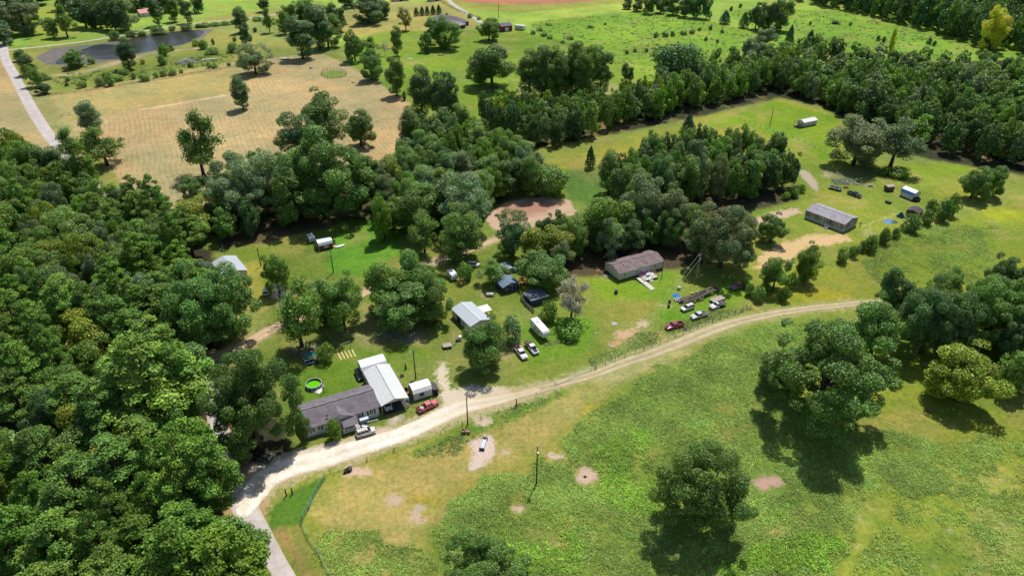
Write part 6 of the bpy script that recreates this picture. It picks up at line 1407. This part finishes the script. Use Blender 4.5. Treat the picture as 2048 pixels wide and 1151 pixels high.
lo, rz = at2((1413, 629), (1381, 639)); pickup('silver grey pickup in the middle of the parked row', lo, rz, 'c_silver'); load('scrap in the bed of the silver grey pickup', (lo[0]-1.9*math.cos(rz), lo[1]-1.9*math.sin(rz), lo[2]), rz, (0.8, 0.6, 0.7, 24), 'junk', seed=5)
lo, rz = at2((1387, 614), (1362, 623)); suv('pale gold SUV behind the crimson pickup', lo, rz, 'c_champagne', 4.7)
lo, rz = at2((1450, 608), (1419, 619)); pickup('white flatbed pickup at the right of the parked row', lo, rz, 'c_white', crew=False, flatbed=True)
lo, rz = at2((1490, 571), (1463, 579)); pickup('grey wrecked pickup with a red roof at the fence corner', lo, rz, 'c_grey', pm2='c_pinkred', crew=True); load('dark scrap behind the wrecked pickup with a red roof', (*G(1493, 570)[:2], 0.5), 0.4, (0.7, 0.7, 0.2, 20), 'rust_dark', seed=6)
lo, rz = at2((1696, 387), (1721, 396)); pickup('black blue crew cab pickup parked by the shaded scrap yard', lo, rz, 'c_blue')
lo, rz = at2((532, 594), (534, 578)); suv('small white car parked behind the bare limbed tree', lo, rz, 'c_white', 4.4, 'car', 'car')
lo, rz = at2((724, 741), (717, 758)); lo = (*G(719.5, 753)[:2], 0.03); suv('black car with a pale bonnet parked behind the farmhouse', lo, R(-63), 'c_black', 4.5, 'car', 'car')
lo, rz = at2((796, 808), (784, 792)); suv('white car standing inside the white carport', (cc.x+0.9, cc.y-5.0, 0.12), R(-63), 'c_white', 4.6, 'car', 'car')
lo, rz = at2((536, 921), (520, 917)); suv('dark car in the shade of the olive oak', lo, rz, 'c_black', 4.4, 'car', 'car')
lo, rz = at2((936, 531), (958, 533)); suv('dusty old car under the trees by the dirt lane', lo, rz, 'c_champagne', 4.4, 'car', 'car')

# trailers
def flat_trailer(label, loc, rz, L_, W_, deckm='wood_grey', z=0.75, stand=False, name='flatbed_trailer'):
    e = empty(name, label, 'trailer', loc, rz)
    MB().box(0, 0, z, L_, W_, 0.08).build('deck', M[deckm], e)
    f_ = MB()
    for s_ in (-1, 1): f_.box(0, s_*(W_/2+0.03), z-0.06, L_+0.1, 0.07, 0.18)
    f_.box(L_/2+0.04, 0, z-0.06, 0.08, W_, 0.18).box(-L_/2-0.04, 0, z-0.06, 0.08, W_, 0.18)
    for x_ in np.linspace(-L_/2+0.3, L_/2-0.3, 5): f_.box(x_, 0, z-0.12, 0.08, W_-0.1, 0.12)
    f_.build('frame', M['rust_dark'], e)
    MB().bar((L_/2, -W_/2+0.2, z-0.12), (L_/2+1.3, 0, z-0.2), 0.09).bar((L_/2, W_/2-0.2, z-0.12), (L_/2+1.3, 0, z-0.2), 0.09).build('drawbar', M['rust_dark'], e)
    for x_ in ((-0.5, 0.35) if L_ > 3 else (-0.1,)):
        for s_ in (-1, 1):
            w = MB().cyl((x_, s_*(W_/2+0.17), 0.36), 0.36, 0.22, 14, axis='y').build('wheel', M['rubber'], e); MB().cyl((x_, s_*(W_/2+0.18), 0.36), 0.19, 0.23, 10, axis='y').build('rim', M['rim'], w)
    return e
lo, rz = at2((1420, 606), (1448, 596)); flat_trailer('grey plank flatbed trailer behind the white flatbed pickup', lo, rz, 4.9, 2.2)
lo, rz = at2((886, 695), (903, 692)); flat_trailer('small plank trailer on the grass left of the white metal building', lo, rz, 2.6, 1.9)
# long car hauler
e = empty('car_hauler', 'long dark weathered gooseneck car hauler trailer left of the wrecked pickup', 'trailer', (*((G(1366, 607)+G(1432, 580))*0.5)[:2], 0), math.atan2((G(1432, 580)-G(1366, 607)).y, (G(1432, 580)-G(1366, 607)).x))
Lh = (G(1436, 578)-G(1364, 608)).length
for s_ in (-1, 1):
    d1 = MB(); pts = [(-Lh/2, 1.2), (-Lh/2+1.5, 1.5), (-Lh/2+3, 1.15), (-1, 1.05), (2, 1.3), (Lh/2-3, 1.35), (Lh/2-1, 0.9), (Lh/2, 0.5)]
    for (x0, z0), (x1, z1) in zip(pts[:-1], pts[1:]): d1.quadbox([(x0, s_*0.5, z0-0.12), (x1, s_*0.5, z1-0.12), (x1, s_*1.3, z1-0.12), (x0, s_*1.3, z0-0.12)], [(x0, s_*0.5, z0), (x1, s_*0.5, z1), (x1, s_*1.3, z1), (x0, s_*1.3, z0)])
    d1.build('wheel_track', M['rust_dark'] if s_ < 0 else M['rust'], e)
f_ = MB()
for x_ in np.linspace(-Lh/2+1, Lh/2-1, 12): f_.box(x_, 0, 1.0, 0.12, 2.5, 0.1)
f_.bar((-Lh/2, 0, 1.1), (Lh/2-1, 0, 0.9), 0.25, 0.25); f_.build('frame', M['rust_dark'], e)
for x_ in (1.2, 2.3, 3.4):
    for s_ in (-1, 1):
        w = MB().cyl((x_, s_*1.15, 0.42), 0.42, 0.25, 14, axis='y').build('wheel', M['rubber'], e); MB().cyl((x_, s_*1.15, 0.42), 0.22, 0.27, 10, axis='y').build('rim', M['rim'], w)
load('yellow and pale scrap lying on the long car hauler', (*G(1392, 590)[:2], 1.15), 0.5, (2.4, 0.5, 0.0, 14), 'yellow_plank', seed=7)
load('heap of scrap at the left end of the long car hauler', (*G(1358, 601)[:2], 0.0), 0.3, (1.4, 0.9, 0.15, 34), 'junk2', 'scrap_heap', 'scrap heap', 8)
load('rusty machinery parts below the long car hauler', (*G(1392, 603)[:2], 0.0), 0.5, (3.5, 0.5, 0.1, 30), 'junk', 'scrap_heap', 'scrap heap', 9)
def tarp(label, px, py, s_, m, seed, peak=0.8):
    g = G(px, py); rr_ = random.Random(seed); n = 9; mb = MB()
    for i in range(n):
        for j in range(n):
            u, v = i/(n-1)*2-1, j/(n-1)*2-1; r_ = min(1, math.hypot(u, v)); mb.v.append((u*s_*(1+rr_.uniform(-.1, .1)), v*s_*0.75*(1+rr_.uniform(-.1, .1)), max(0.03, peak*(1-r_)**0.7+rr_.uniform(-0.08, 0.12)*(1-r_*0.7))))
    for i in range(n-1):
        for j in range(n-1): mb.f.append((i*n+j, (i+1)*n+j, (i+1)*n+j+1, i*n+j+1))
    o = mb.build('tarpaulin', M[m]); o.location = (g.x, g.y, 0); o.rotation_euler = (0, 0, rr_.uniform(0, 3)); return tag(o, label, 'tarpaulin')
tarp('crumpled blue tarpaulin at the left end of the car hauler', 1353, 592, 1.5, 'tarp', 1)
tarp('crumpled blue tarpaulin lying in the grass right of the grey home', 1777, 443, 1.9, 'tarp', 2, 0.6); tarp('dark blue tarpaulin beside the lighter crumpled one', 1788, 444, 1.4, 'tarp_dark', 3, 0.6)
tarp('peaked dark blue tarpaulin tent beside the brown shed', 1801, 434, 1.5, 'tarp_dark', 4, 2.4)
# cart, wagons at far right
def wagon(label, px, py, rz, L_, W_, H_, wm, rm, name='wagon', cat='wagon', seed=1):
    e = empty(name, label, cat, G(px, py), rz)
    mb = MB()
    for s_ in (-1, 1): mb.box(0, s_*W_/2, 0.6+H_/2, L_, 0.07, H_)
    mb.box(-L_/2, 0, 0.6+H_/2, 0.07, W_-0.1, H_).box(L_/2, 0, 0.6+H_/2, 0.07, W_-0.1, H_).box(0, 0, 0.6, L_-0.1, W_-0.1, 0.08); mb.build('body', M[wm], e)
    if rm: MB().prism([(-W_/2-0.1, 0.6+H_), (-W_/4, 0.85+H_), (W_/4, 0.85+H_), (W_/2+0.1, 0.6+H_)], -L_/2-0.1, L_/2+0.1).build('roof', M[rm], e)
    for x_ in (-L_*0.3, L_*0.3):
        for s_ in (-1, 1): w = MB().cyl((x_, s_*(W_/2+0.02), 0.35), 0.35, 0.2, 14, axis='y').build('wheel', M['rubber'], e)
    return e
wagon('brown covered wagon with a tan top left of the blue roofed shed', 1777, 381, R(10), 3.4, 2.2, 1.6, 'brown', 'wood_grey')
wagon('low dark wagon at the right end of the blue roofed shed', 1832, 402, R(15), 2.6, 1.6, 0.8, 'black', None)
wagon('low white utility trailer loaded with dark things by the shaded yard', 1670, 379, R(-40), 5.2, 2.1, 0.5, 'junk2', None, 'utility_trailer', 'trailer')
load('dark things heaped in the low white utility trailer', (*G(1670, 379)[:2], 0.7), R(-40), (2.0, 0.7, 0, 30), 'rust_dark', seed=11); load('maroon machinery between the utility trailer and the black pickup', (*G(1692, 376)[:2], 0), 0.2, (0.7, 0.7, 0.1, 16), 'c_dred', 'scrap_heap', 'scrap heap', 12)
g = G(1776, 406); o = MB().prism([(-0.6, 0), (-0.9, 0.45), (-0.6, 0.95), (0.6, 0.95), (0.9, 0.45), (0.6, 0)], -1.0, 1.0).build('hay_feeder', M['rust_dark']); o.location = (g.x, g.y, 0); o.rotation_euler = (0, 0, R(-60)); tag(o, 'small dark feed bin alone on the grass left of the blue roofed shed', 'feed bin')
load('blue grey scrap scattered in the shade of the wide grey-green tree', (*G(1692, 364)[:2], 0), 0.1, (6.0, 3.2, 0.0, 70), 'metal_slate', 'scrap_heap', 'scrap heap', 14)
load('pale scrap among the blue grey scrap under the wide grey-green tree', (*G(1690, 366)[:2], 0), 0.1, (5.0, 2.4, 0.0, 30), 'junk2', 'scrap_heap', 'scrap heap', 15)
load('grey debris at the right edge of the tree shade', (*G(1740, 373)[:2], 0), 0, (0.9, 0.6, 0.05, 18), 'junk', 'scrap_heap', 'scrap heap', 15)
# tractor (orange) by the camper
def tractor(label, px, py, rz, bm_, seat='black', k=1.0, name='tractor', cat='tractor'):
    e = empty(name, label, cat, G(px, py), rz); e.scale = (k, k, k)
    MB().loft([ringx(-0.2, 0.6, 1.2, 0.3, 0.26), ringx(1.2, 0.6, 1.15, 0.28, 0.22), ringx(1.4, 0.65, 1.0, 0.22, 0.16)]).build('bonnet', M[bm_], e); MB().box(-0.7, 0, 0.75, 1.0, 0.7, 0.3).build('body', M['black'], e)
    MB().box(-0.75, 0, 1.05, 0.45, 0.5, 0.1).box(-0.98, 0, 1.3, 0.08, 0.5, 0.45).build('seat', M[seat], e)
    for s_ in (-1, 1):
        w = MB().cyl((-0.75, s_*0.62, 0.62), 0.62, 0.32, 18, axis='y').build('wheel', M['rubber'], e); MB().cyl((-0.75, s_*0.62, 0.62), 0.3, 0.34, 12, axis='y').build('rim', M[bm_], w)
        w = MB().cyl((1.0, s_*0.5, 0.34), 0.34, 0.2, 14, axis='y').build('wheel', M['rubber'], e); MB().cyl((1.0, s_*0.5, 0.34), 0.16, 0.22, 10, axis='y').build('rim', M[bm_], w)
        MB().box(-0.75, s_*0.62, 1.29, 0.9, 0.34, 0.06).build('fender', M[bm_], e)
    MB().tube([(-0.25, 0, 1.15), (-0.45, 0, 1.5)], 0.03).ring((-0.47, 0, 1.5), 0.2, 0.03, 0.03, 14).build('steering_wheel', M['black'], e)
    return e
tractor('orange red tractor standing in tall weeds right of the white camper', 1150, 664, R(120), 'orange'); tractor('red ride-on mower at the foot of a pole in the pasture', 932, 866, R(-10), 'pink_tractor', k=0.75, name='ride_on_mower', cat='mower')
load('rusty implement behind the orange red tractor', (*G(1156, 650)[:2], 0), 0.6, (1.0, 0.6, 0.1, 16), 'rust', 'farm_implement', 'farm implement', 17)
# tanks and small things
def gastank(label, px, py, rz, m='white', L_=2.6, r_=0.5):
    e = empty('gas_tank', label, 'gas tank', G(px, py), rz); n = 14
    MB().loft([[Vector((x_, math.cos(a_)*q, 0.75+math.sin(a_)*q)) for a_ in np.linspace(0, 6.283, n+1)[:-1]] for x_, q in ((-L_/2, 0.08), (-L_/2+0.12, r_*0.7), (-L_/2+0.35, r_), (L_/2-0.35, r_), (L_/2-0.12, r_*0.7), (L_/2, 0.08))]).build('tank', M[m], e, smooth=True)
    for x_ in (-0.7, 0.7): MB().box(x_, 0, 0.15, 0.15, 0.8, 0.3).build('foot', M['galv'], e)
    MB().cyl((0, 0, 1.3), 0.15, 0.15, 10).build('valve_cap', M[m], e); return e
gastank('white propane tank on the grass between the navy workshop and the white metal building', 980, 592, R(0)); 
def drum(label, px, py, m, r_=0.35, h_=0.9, lid=True, name='barrel', cat='barrel'):
    e = empty(name, label, cat, G(px, py)); MB().cyl((0, 0, h_/2), r_, h_, 14, r_*1.06).build('body', M[m], e)
    MB().cyl((0, 0, h_+0.03), r_*1.1, 0.06, 14).build('lid' if lid else 'rim', M[m], e); return e
drum('white drum on a stand near the white metal building', 921, 679, 'white', 0.5, 1.3); drum('dark drum left of the white one near the white metal building', 914, 682, 'rust_dark', 0.4, 0.7)
drum('black wheelie bin beside the track side of the scrap yard, nearer one', 1337, 614, 'black', 0.4, 1.1); drum('grey topped bin behind the black wheelie bin', 1339, 605, 'rust_dark', 0.4, 1.0); drum('white cooker on the grass left of the car hauler', 1358, 578, 'junk2', 0.55, 0.9)
drum('green black barrel on its stand by the garden post', 1232, 586, 'rust_dark', 0.55, 1.2)
for x_, y_, k_, lb in ((691, 944, 1, 'black cut barrel at the left of three by the bare patch'), (694.5, 942.5, 1.0, 'black cut barrel in the middle of three by the bare patch'), (699.5, 940, 1.5, 'largest black cut barrel at the right of three by the bare patch')): drum(lb, x_, y_, 'black', 0.38*k_, 0.75, False)
def tyre(label, px, py, m='rubber', r_=0.6): g = G(px, py); o = MB().ring((0, 0, 0.02), r_, r_*0.4, 0.26, 20).build('tyre', M[m]); o.location = g; tag(o, label, 'tyre')
tyre('black tyre lying on the grass behind the carport', 804, 752); tyre('black tyre beside the crimson pickup tail', 1370, 659, r_=0.7)
e = empty('chiminea', 'black upright smoker on the grass between carport and yard light', 'smoker', G(811.5, 738)); MB().cyl((0, 0, 0.9), 0.28, 1.3, 12, 0.16).build('body', M['black'], e); MB().cyl((0, 0, 1.8), 0.1, 0.8, 10).build('chimney', M['black'], e)
for a_ in (0, 2.1, 4.2): MB().bar((math.cos(a_)*0.35, math.sin(a_)*0.35, 0), (math.cos(a_)*0.15, math.sin(a_)*0.15, 0.35), 0.05).build('leg', M['black'], e)
# trough in sandy patch
e = empty('feed_trough', 'long narrow white and blue feed trough on the bare pink sand', 'trough', (*((G(970, 879)+G(964, 899))*0.5)[:2], 0), math.atan2((G(970, 879)-G(964, 899)).y, (G(970, 879)-G(964, 899)).x)); 
MB().box(-0.0, 0, 0.3, 3.6, 0.9, 0.08).box(0, 0.45, 0.5, 3.6, 0.08, 0.4).box(0, -0.45, 0.5, 3.6, 0.08, 0.4).build('trough_body', M['skirt'], e)
for x_ in (-1.85, 1.85): MB().box(x_, 0, 0.4, 0.22, 1.3, 0.7).build('end_board', M['rust_dark'], e)
# mound dug up in the pink spot
def lump(label, px, py, rx, h_, m, cat='soil heap', name='soil_heap', seed=1):
    g = G(px, py); rr_ = random.Random(seed); mb = MB(); n = 12; rg = []
    for k_, (q, z_) in enumerate(((1, 0), (0.8, 0.45), (0.45, 0.85), (0.12, 1))): rg.append([Vector((math.cos(i*6.283/n)*q*rx*rr_.uniform(0.8, 1.15), math.sin(i*6.283/n)*q*rx*rr_.uniform(0.7, 1.1), z_*h_*rr_.uniform(0.85, 1.1))) for i in range(n)])
    mb.loft(rg); o = mb.build(name, M[m], smooth=True); o.location = g; return tag(o, label, cat)
lump('rust brown stump in the middle of the small pink bare spot', 1170, 953, 0.4, 0.45, 'brown', 'stump', 'stump', 2); lump('dark red soil heap on the red dirt pad', 995, 431, 1.3, 0.7, 'brown', seed=3); lump('white soil lump on the tan bare patch in the yard', 1225, 693, 0.7, 0.25, 'stone', seed=4); lump('pale septic lid ring in the yard grass', 1228, 647, 1.1, 0.08, 'stone', 'lid', 'septic_lid', 5); lump('small pale stone in the yard left of the septic lid', 1191, 666, 0.5, 0.2, 'stone', 'stone', 'stone', 6); lump('small round bale on the upper hay field', 622, 137, 1.4, 1.3, 'wood_grey', 'hay bale', 'hay_bale', 7)
lump('low rubble mound in the right of the bright lawn near the belt', 1283, 171, 3.2, 0.8, 'junk', 'brush pile', 'brush_pile', 8); lump('grey rock outcrop on the bright lawn below the slender tree', 820, 118, 2.4, 0.3, 'stone', 'stone', 'stone', 9)
lump('small brown tree stump among weeds at the giant oak', 1859, 821, 0.8, 0.6, 'brown', 'stump', 'stump', 10)
# brush pile by pond, logs
mb = MB(); rr_ = random.Random(5)
for q in range(150):
    a_ = rr_.uniform(0, 6.28); r_ = rr_.uniform(0, 7); z_ = (1-r_/8)*3.0*rr_.random(); b_ = rr_.uniform(0, 3.14); l_ = rr_.uniform(1, 2.6); c_ = Vector((math.cos(a_)*r_, math.sin(a_)*r_*0.7, z_)); d_ = Vector((math.cos(b_), math.sin(b_), rr_.uniform(-0.1, 0.5)))*l_; mb.bar(c_-d_*0.5, c_+d_, 0.14)
o = mb.build('brush_pile', M['bark_dead']); o.location = G(374, 126); tag(o, 'grey heap of cut branches on the rough ground below the pond', 'brush pile')
mb = MB(); p0, p1 = G(402, 122), G(434, 119)
for q in range(4): mb.tube([(0, q*0.5, 0.3), (p1.x-p0.x, p1.y-p0.y+q*0.6, 0.3)], 0.3, 8)
o = mb.build('felled_log', M['bark_dead']); o.location = p0; tag(o, 'long grey felled logs beside the heap of cut branches', 'logs')
for px, py, lb in ((569, 119, 'white flat trailer under the dense dark tree at the hay field corner'),): flat_trailer(lb, (*G(px, py)[:2], 0), R(-15), 6.0, 2.4, 'junk2')
lump('dark rock at the foot of the glossy oak', 545, 128, 1.8, 0.9, 'rust_dark', 'rock', 'rock', 21); load('pale scrap pile under the bare snag on the bright lawn', (*G(776, 98)[:2], 0), 0, (2.5, 1.6, 0.1, 30), 'junk2', 'scrap_heap', 'scrap heap', 22)
load('pale broken timber on the red dirt pad under the mound', (*G(1090, 397)[:2], 0), 0, (3.0, 1.0, 0.1, 30), 'junk2', 'scrap_heap', 'scrap heap', 23)
load('grey rubbish under the clump of oaks', (*G(800, 660)[:2], 0), 0, (5.0, 2.0, 0.02, 40), 'junk', 'scrap_heap', 'scrap heap', 24); load('scattered junk in the shade left of the trampoline', (*G(600, 705)[:2], 0), 0, (4.0, 3.0, 0.0, 50), 'junk', 'scrap_heap', 'scrap heap', 25)
load('orange brown scrap beside the navy workshop', (*G(1046, 562)[:2], 0), 0, (1.0, 2.0, 0.02, 26), 'orange', 'scrap_heap', 'scrap heap', 26); load('junk under the lean-to of the white metal building', (*G(971, 631)[:2], 0), 0, (1.3, 1.0, 0.02, 26), 'wood_tan', 'scrap_heap', 'scrap heap', 27)
# pool
g = G(628.5, 772); e = empty('swimming_pool', 'round above ground pool with bright green water behind the farmhouse', 'pool', g)
MB().ring((0, 0, 0), 2.1, 0.1, 1.15, 32).build('wall', M['poolblue'], e); MB().ring((0, 0, 1.15), 2.16, 0.18, 0.05, 32).build('top_rail', M['galv'], e)
MB().cyl((0, 0, 0.5), 1.99, 0.06, 32).build('water', M['poolwater'], e)
for k_ in range(12): a_ = k_*6.283/12; MB().box(math.cos(a_)*2.15, math.sin(a_)*2.15, 0.58, 0.12, 0.12, 1.14, a_).build('upright', M['white'], e)
ld = MB(); ld.bar((2.6, -1.0, 0), (2.4, -0.9, 1.6), 0.07).bar((2.9, -0.4, 0), (2.6, -0.4, 1.6), 0.07)
for z_ in (0.3, 0.6, 0.9, 1.2): ld.bar((2.65-0.06*z_, -0.98, z_), (2.85-0.1*z_, -0.4, z_), 0.06)
ld.build('ladder', M['white'], e)
tarp('white plastic sheet crumpled on the grass below the pool', 634, 780, 1.3, 'white', 31, 0.5); tarp('white plastic sheet on the right side of the pool', 642, 771, 0.9, 'white', 32, 0.7)
# trampoline with teal mat, fallen frame
g = G(622, 722); e = empty('canopy_frame', 'teal and navy canopy frame under the trees behind the pool', 'canopy', g, R(27+0)); 
for x_ in (-1.9, 1.9):
    for y_ in (-1.9, 1.9): MB().tube([(x_, y_, 0), (x_, y_, 2.1)], 0.05, 6).build('leg', M['galv'], e)
f_ = MB()
for s_ in (-1.9, 1.9): f_.bar((-1.9, s_, 2.1), (1.9, s_, 2.1), 0.08).bar((s_, -1.9, 2.1), (s_, 1.9, 2.1), 0.08)
f_.build('frame', M['galv'], e); MB().quadbox([(-1.3, -0.6, 1.7), (1.7, -0.6, 1.9), (1.7, 1.7, 2.0), (-1.3, 1.7, 1.6)], [(-1.2, -0.5, 1.76), (1.6, -0.5, 2.02), (1.7, 1.6, 2.06), (-1.3, 1.6, 1.66)]).build('canopy', M['teal'], e); MB().quadbox([(-1.8, -1.8, 0.3), (1.8, -1.8, 0.3), (1.8, -0.4, 0.35), (-1.8, -0.4, 0.35)], [(-1.7, -1.7, 0.5), (1.7, -1.7, 0.6), (1.7, -0.5, 0.6), (-1.7, -0.5, 0.5)]).build('ground_sheet', M['navycanvas'], e)
# clothesline frame, plank strips, posts
p0, p1 = G(681.5, 701), G(702, 695); e = empty('swing_frame', 'grey pipe swing frame standing on the lawn beside the garden rows', 'swing frame', p0); d_ = p1-p0
MB().bar((0, 0, 2.3), (d_.x, d_.y, 2.3), 0.1).build('crossbar', M['galv'], e)
for q in ((0, 0), (d_.x, d_.y)):
    for s_ in (-0.7, 0.7): MB().bar((q[0]-s_*0.4, q[1]+s_, 0), (q[0], q[1], 2.3), 0.08).build('leg', M['galv'], e)
for k_ in range(5):
    q0, q1 = G(675+k_*7.2, 705-k_*1.6), G(683+k_*7.0, 719-k_*1.5); o = MB().bar((q0.x, q0.y, 0.06), (q1.x, q1.y, 0.06), 0.45, 0.1).build('plank', M['yellow_plank']); tag(o, 'yellowed plank laid in a row on the lawn beside the swing frame', 'plank', 'yellow planks on the lawn')
def pole(label, px, py, yt, m='wood_pole', r_=0.15, arm=None, lamp=False, trans=False, name='utility_pole', cat='utility pole', wires=False):
    h_ = height(px, py, yt); e = empty(name, label, cat, G(px, py))
    MB().tube([(0, 0, -0.2), (0, 0, h_)], [r_*1.2, r_*0.8], 10).build('pole', M[m], e)
    if arm: MB().box(0, 0, h_-0.5, arm, 0.12, 0.12, 0.3).build('crossarm', M[m], e)
    if trans: MB().cyl((0.05, -0.38, h_-1.9), 0.28, 1.0, 14).build('transformer', M['galv'], e); MB().cyl((0.1, -0.1, h_+0.05), 0.07, 0.25, 8).build('insulator', M['galv'], e)
    if lamp: MB().bar((0, 0, h_-0.3), (-0.7, -0.5, h_-0.1), 0.06).build('bracket', M['galv'], e); MB().cyl((-0.8, -0.55, h_-0.2), 0.24, 0.3, 12, 0.1).build('lamp', M['white'], e)
    return e, h_
_, h1 = pole('dark utility pole with a transformer standing in the pasture', 1073, 967, 892, trans=True)
_, h0 = pole('bare dark pole behind the red ride-on mower', 935.5, 849, 794)
pole('dark yard light pole behind the orange ended shed', 831.5, 757, 700, lamp=True)
_, h2 = pole('pale utility pole at the edge of the shade right of the taupe home', 1393, 556, 508, 'pole_pale', trans=True, arm=1.6)
pole('tall yard light pole alone on the far cabin lawn', 1540, 250, 214, lamp=True, r_=0.14)
pole('dark utility pole with transformer in front of the barn red shed', 667, 545, 500, trans=True)
_, h3 = pole('utility pole at the shadow edge on the left lawn', 522, 532, 496, arm=1.5)
pole('pale thin pole behind the white garage', 450, 514, 491, 'pole_pale', 0.1); pole('short dark post right of the pool', 648.5, 785, 762, 'wood_post', 0.09, name='post', cat='post'); pole('leaning dark post at the right corner of the taupe home', 1323, 555, 513, 'wood_pole', 0.1, name='post', cat='post')
pole('dark pole far off beside the farm fields', 997, 36, 4, r_=0.2); pole('dark thin pole by the top left farm lane', 664, 14, -6, r_=0.2)
pole('white capped standpipe post right of the round tree at the two pickups', 1010, 696, 674, 'pole_pale', 0.2, name='post', cat='post')
for px, py, yt, lb in ((573, 991, 977, 'thick short dark post by the mouth of the gravel drive'), (585, 987, 975, 'thin leaning post right of the thick one at the drive mouth'), (1033, 812, 797, 'stout dark post beside the drive in the green strip'), (924.5, 852, 843, 'short dark post left of the ride-on mower'), (787, 903, 896, 'small fence post beside the gravel drive'), (733, 924, 917, 'small fence post above the black cut barrels'), (605, 1045, 1036, 'short stump post at the lower end of the green pipe gates'), (1190, 739, 730, 'fence post at the right end of the long white pipe')):
    pole(lb, px, py, yt, 'wood_post', 0.16 if 'thick' in lb or 'stout' in lb else 0.08, name='post', cat='post')
# wires
def wire(p, hp, q, hq, label, off=0, sag=1.2):
    a_ = G(*p); b_ = G(*q); a_.z = hp; b_.z = hq; d = (b_-a_).normalized(); n = Vector((-d.y, d.x, 0))*off; pts = []
    for k_ in range(15): t_ = k_/14; c_ = a_.lerp(b_, t_)+n; c_.z -= sag*4*t_*(1-t_); pts.append(c_)
    o = MB().tube(pts, 0.03, 5).build('power_line', wm); tag(o, label, 'power line')
wm = paint('aluminium_cable', (0.40, 0.41, 0.30), 0.5, 0.2, 0.1)
wire((1073, 967), h1-0.2, (1393, 556), h2-0.2, 'upper wire between the pasture pole and the pale pole', 0.4); wire((1073, 967), h1-0.9, (1393, 556), h2-0.9, 'lower wire between the pasture pole and the pale pole', -0.5)
wire((667, 545), 8.5, (522, 532), h3-0.2, 'wire between the two poles on the left lawn'); wire((762, 655), 6, (840, 690), 6.0, 'wire crossing in front of the clump of oaks', 0, 0.3) if False else None
# fences
def gatepanel(label, p, q, h_, m, rails=5, name='pipe_gate', cat='gate'):
    a_, b_ = G(*p), G(*q); d = b_-a_; e = empty(name, label, cat, a_, math.atan2(d.y, d.x)); L_ = d.length; f_ = MB()
    for k_ in range(rails): f_.tube([(0, 0, 0.2+k_*(h_-0.25)/(rails-1)), (L_, 0, 0.2+k_*(h_-0.25)/(rails-1))], 0.05, 6)
    f_.build('rails', M[m], e); u = MB()
    for x_ in (0.02, L_/2, L_-0.02): u.tube([(x_, 0, 0.05), (x_, 0, h_)], 0.055, 6)
    u.build('uprights', M[m], e); return e
pts = [(650, 958), (637, 978), (625, 998), (618, 1018), (603, 1041)]
for k_, (p, q) in enumerate(zip(pts[:-1], pts[1:])): gatepanel(['topmost', 'second', 'third', 'lowest'][k_]+' green pipe gate panel at the field entrance', p, q, 1.7, 'green_pipe')
gatepanel('long white pipe gate beside the dirt track', (1113, 769), (1184, 739), 1.1, 'white', 2)
wirefence('pipe_fence', 'green rail fence running down beside the asphalt road', [(603, 1046), (616, 1075), (640, 1110), (660, 1151), (690, 1220)], 1.3, M['wood_post'], 4.0, (0.5, 0.95), M['green_pipe'], 0.07, 0.03)
wirefence('wire_fence', 'wire fence beside the dirt track from the white pipe eastward', [(1192, 738), (1230, 722), (1270, 707), (1320, 688), (1380, 662), (1440, 638), (1500, 617)], 1.3, M['wood_post'], 3.4, (0.45, 0.9), None, 0.07, 0.012)
wirefence('wire_fence', 'wire fence across the far cabin lawn', [(1480, 238), (1520, 255), (1560, 268), (1610, 285), (1660, 312), (1676, 325)], 1.3, M['wood_post'], 4.0, (0.5, 0.95), None, 0.08, 0.015)
wirefence('wire_fence', 'wire fence along the south edge of the drive above the pasture', [(660, 945), (735, 922), (790, 902), (925, 851), (1033, 811), (1110, 771)], 1.25, M['wood_post'], 6.0, (0.5, 0.95), None, 0.06, 0.012)
wirefence('wire_fence', 'dark wire fence between the hay field and the pond ground', [(98, 192), (150, 186), (240, 172), (330, 158), (420, 143), (480, 133)], 1.4, M['wood_post'], 6.0, (0.3, 0.6, 0.95), M['rust_dark'], 0.09, 0.05)
wirefence('rail_fence', 'short grey rail fence at the corner of the hay field', [(123, 232), (172, 228)], 1.5, M['pole_pale'], 4.0, (0.4, 0.95), M['pole_pale'], 0.1, 0.04)
wirefence('wire_fence', 'wire fence between the hay field and the bright lawn', [(662, 110), (700, 135), (760, 165), (815, 205)], 1.4, M['wood_post'], 6.0, (0.5, 0.95), None, 0.08, 0.02)
wirefence('plank_fence', 'brown plank fence along the concrete drive of the brick house', [(884, 6), (915, 22), (960, 38)], 1.6, M['brown'], 7.0, (0.35, 0.65, 0.95), M['brown'], 0.15, 0.06)
wirefence('wire_fence', 'fence line between the bright lawn and the far pasture', [(1062, 62), (1120, 86), (1180, 104), (1236, 128)], 1.4, M['wood_post'], 7.0, (0.5, 0.95), M['rust_dark'], 0.1, 0.04)
rp = [(668+25.5*math.cos(a_), 149+8.7*math.sin(a_)) for a_ in np.linspace(0, 6.283, 25)]
wirefence('round_pen', 'round wire pen enclosing green grass in the mown hay field', rp, 1.5, M['wood_post'], 50, (0.5, 0.95), M['rust_dark'], 0.1, 0.03)
# horse lying in the shade -> small brown calf standing
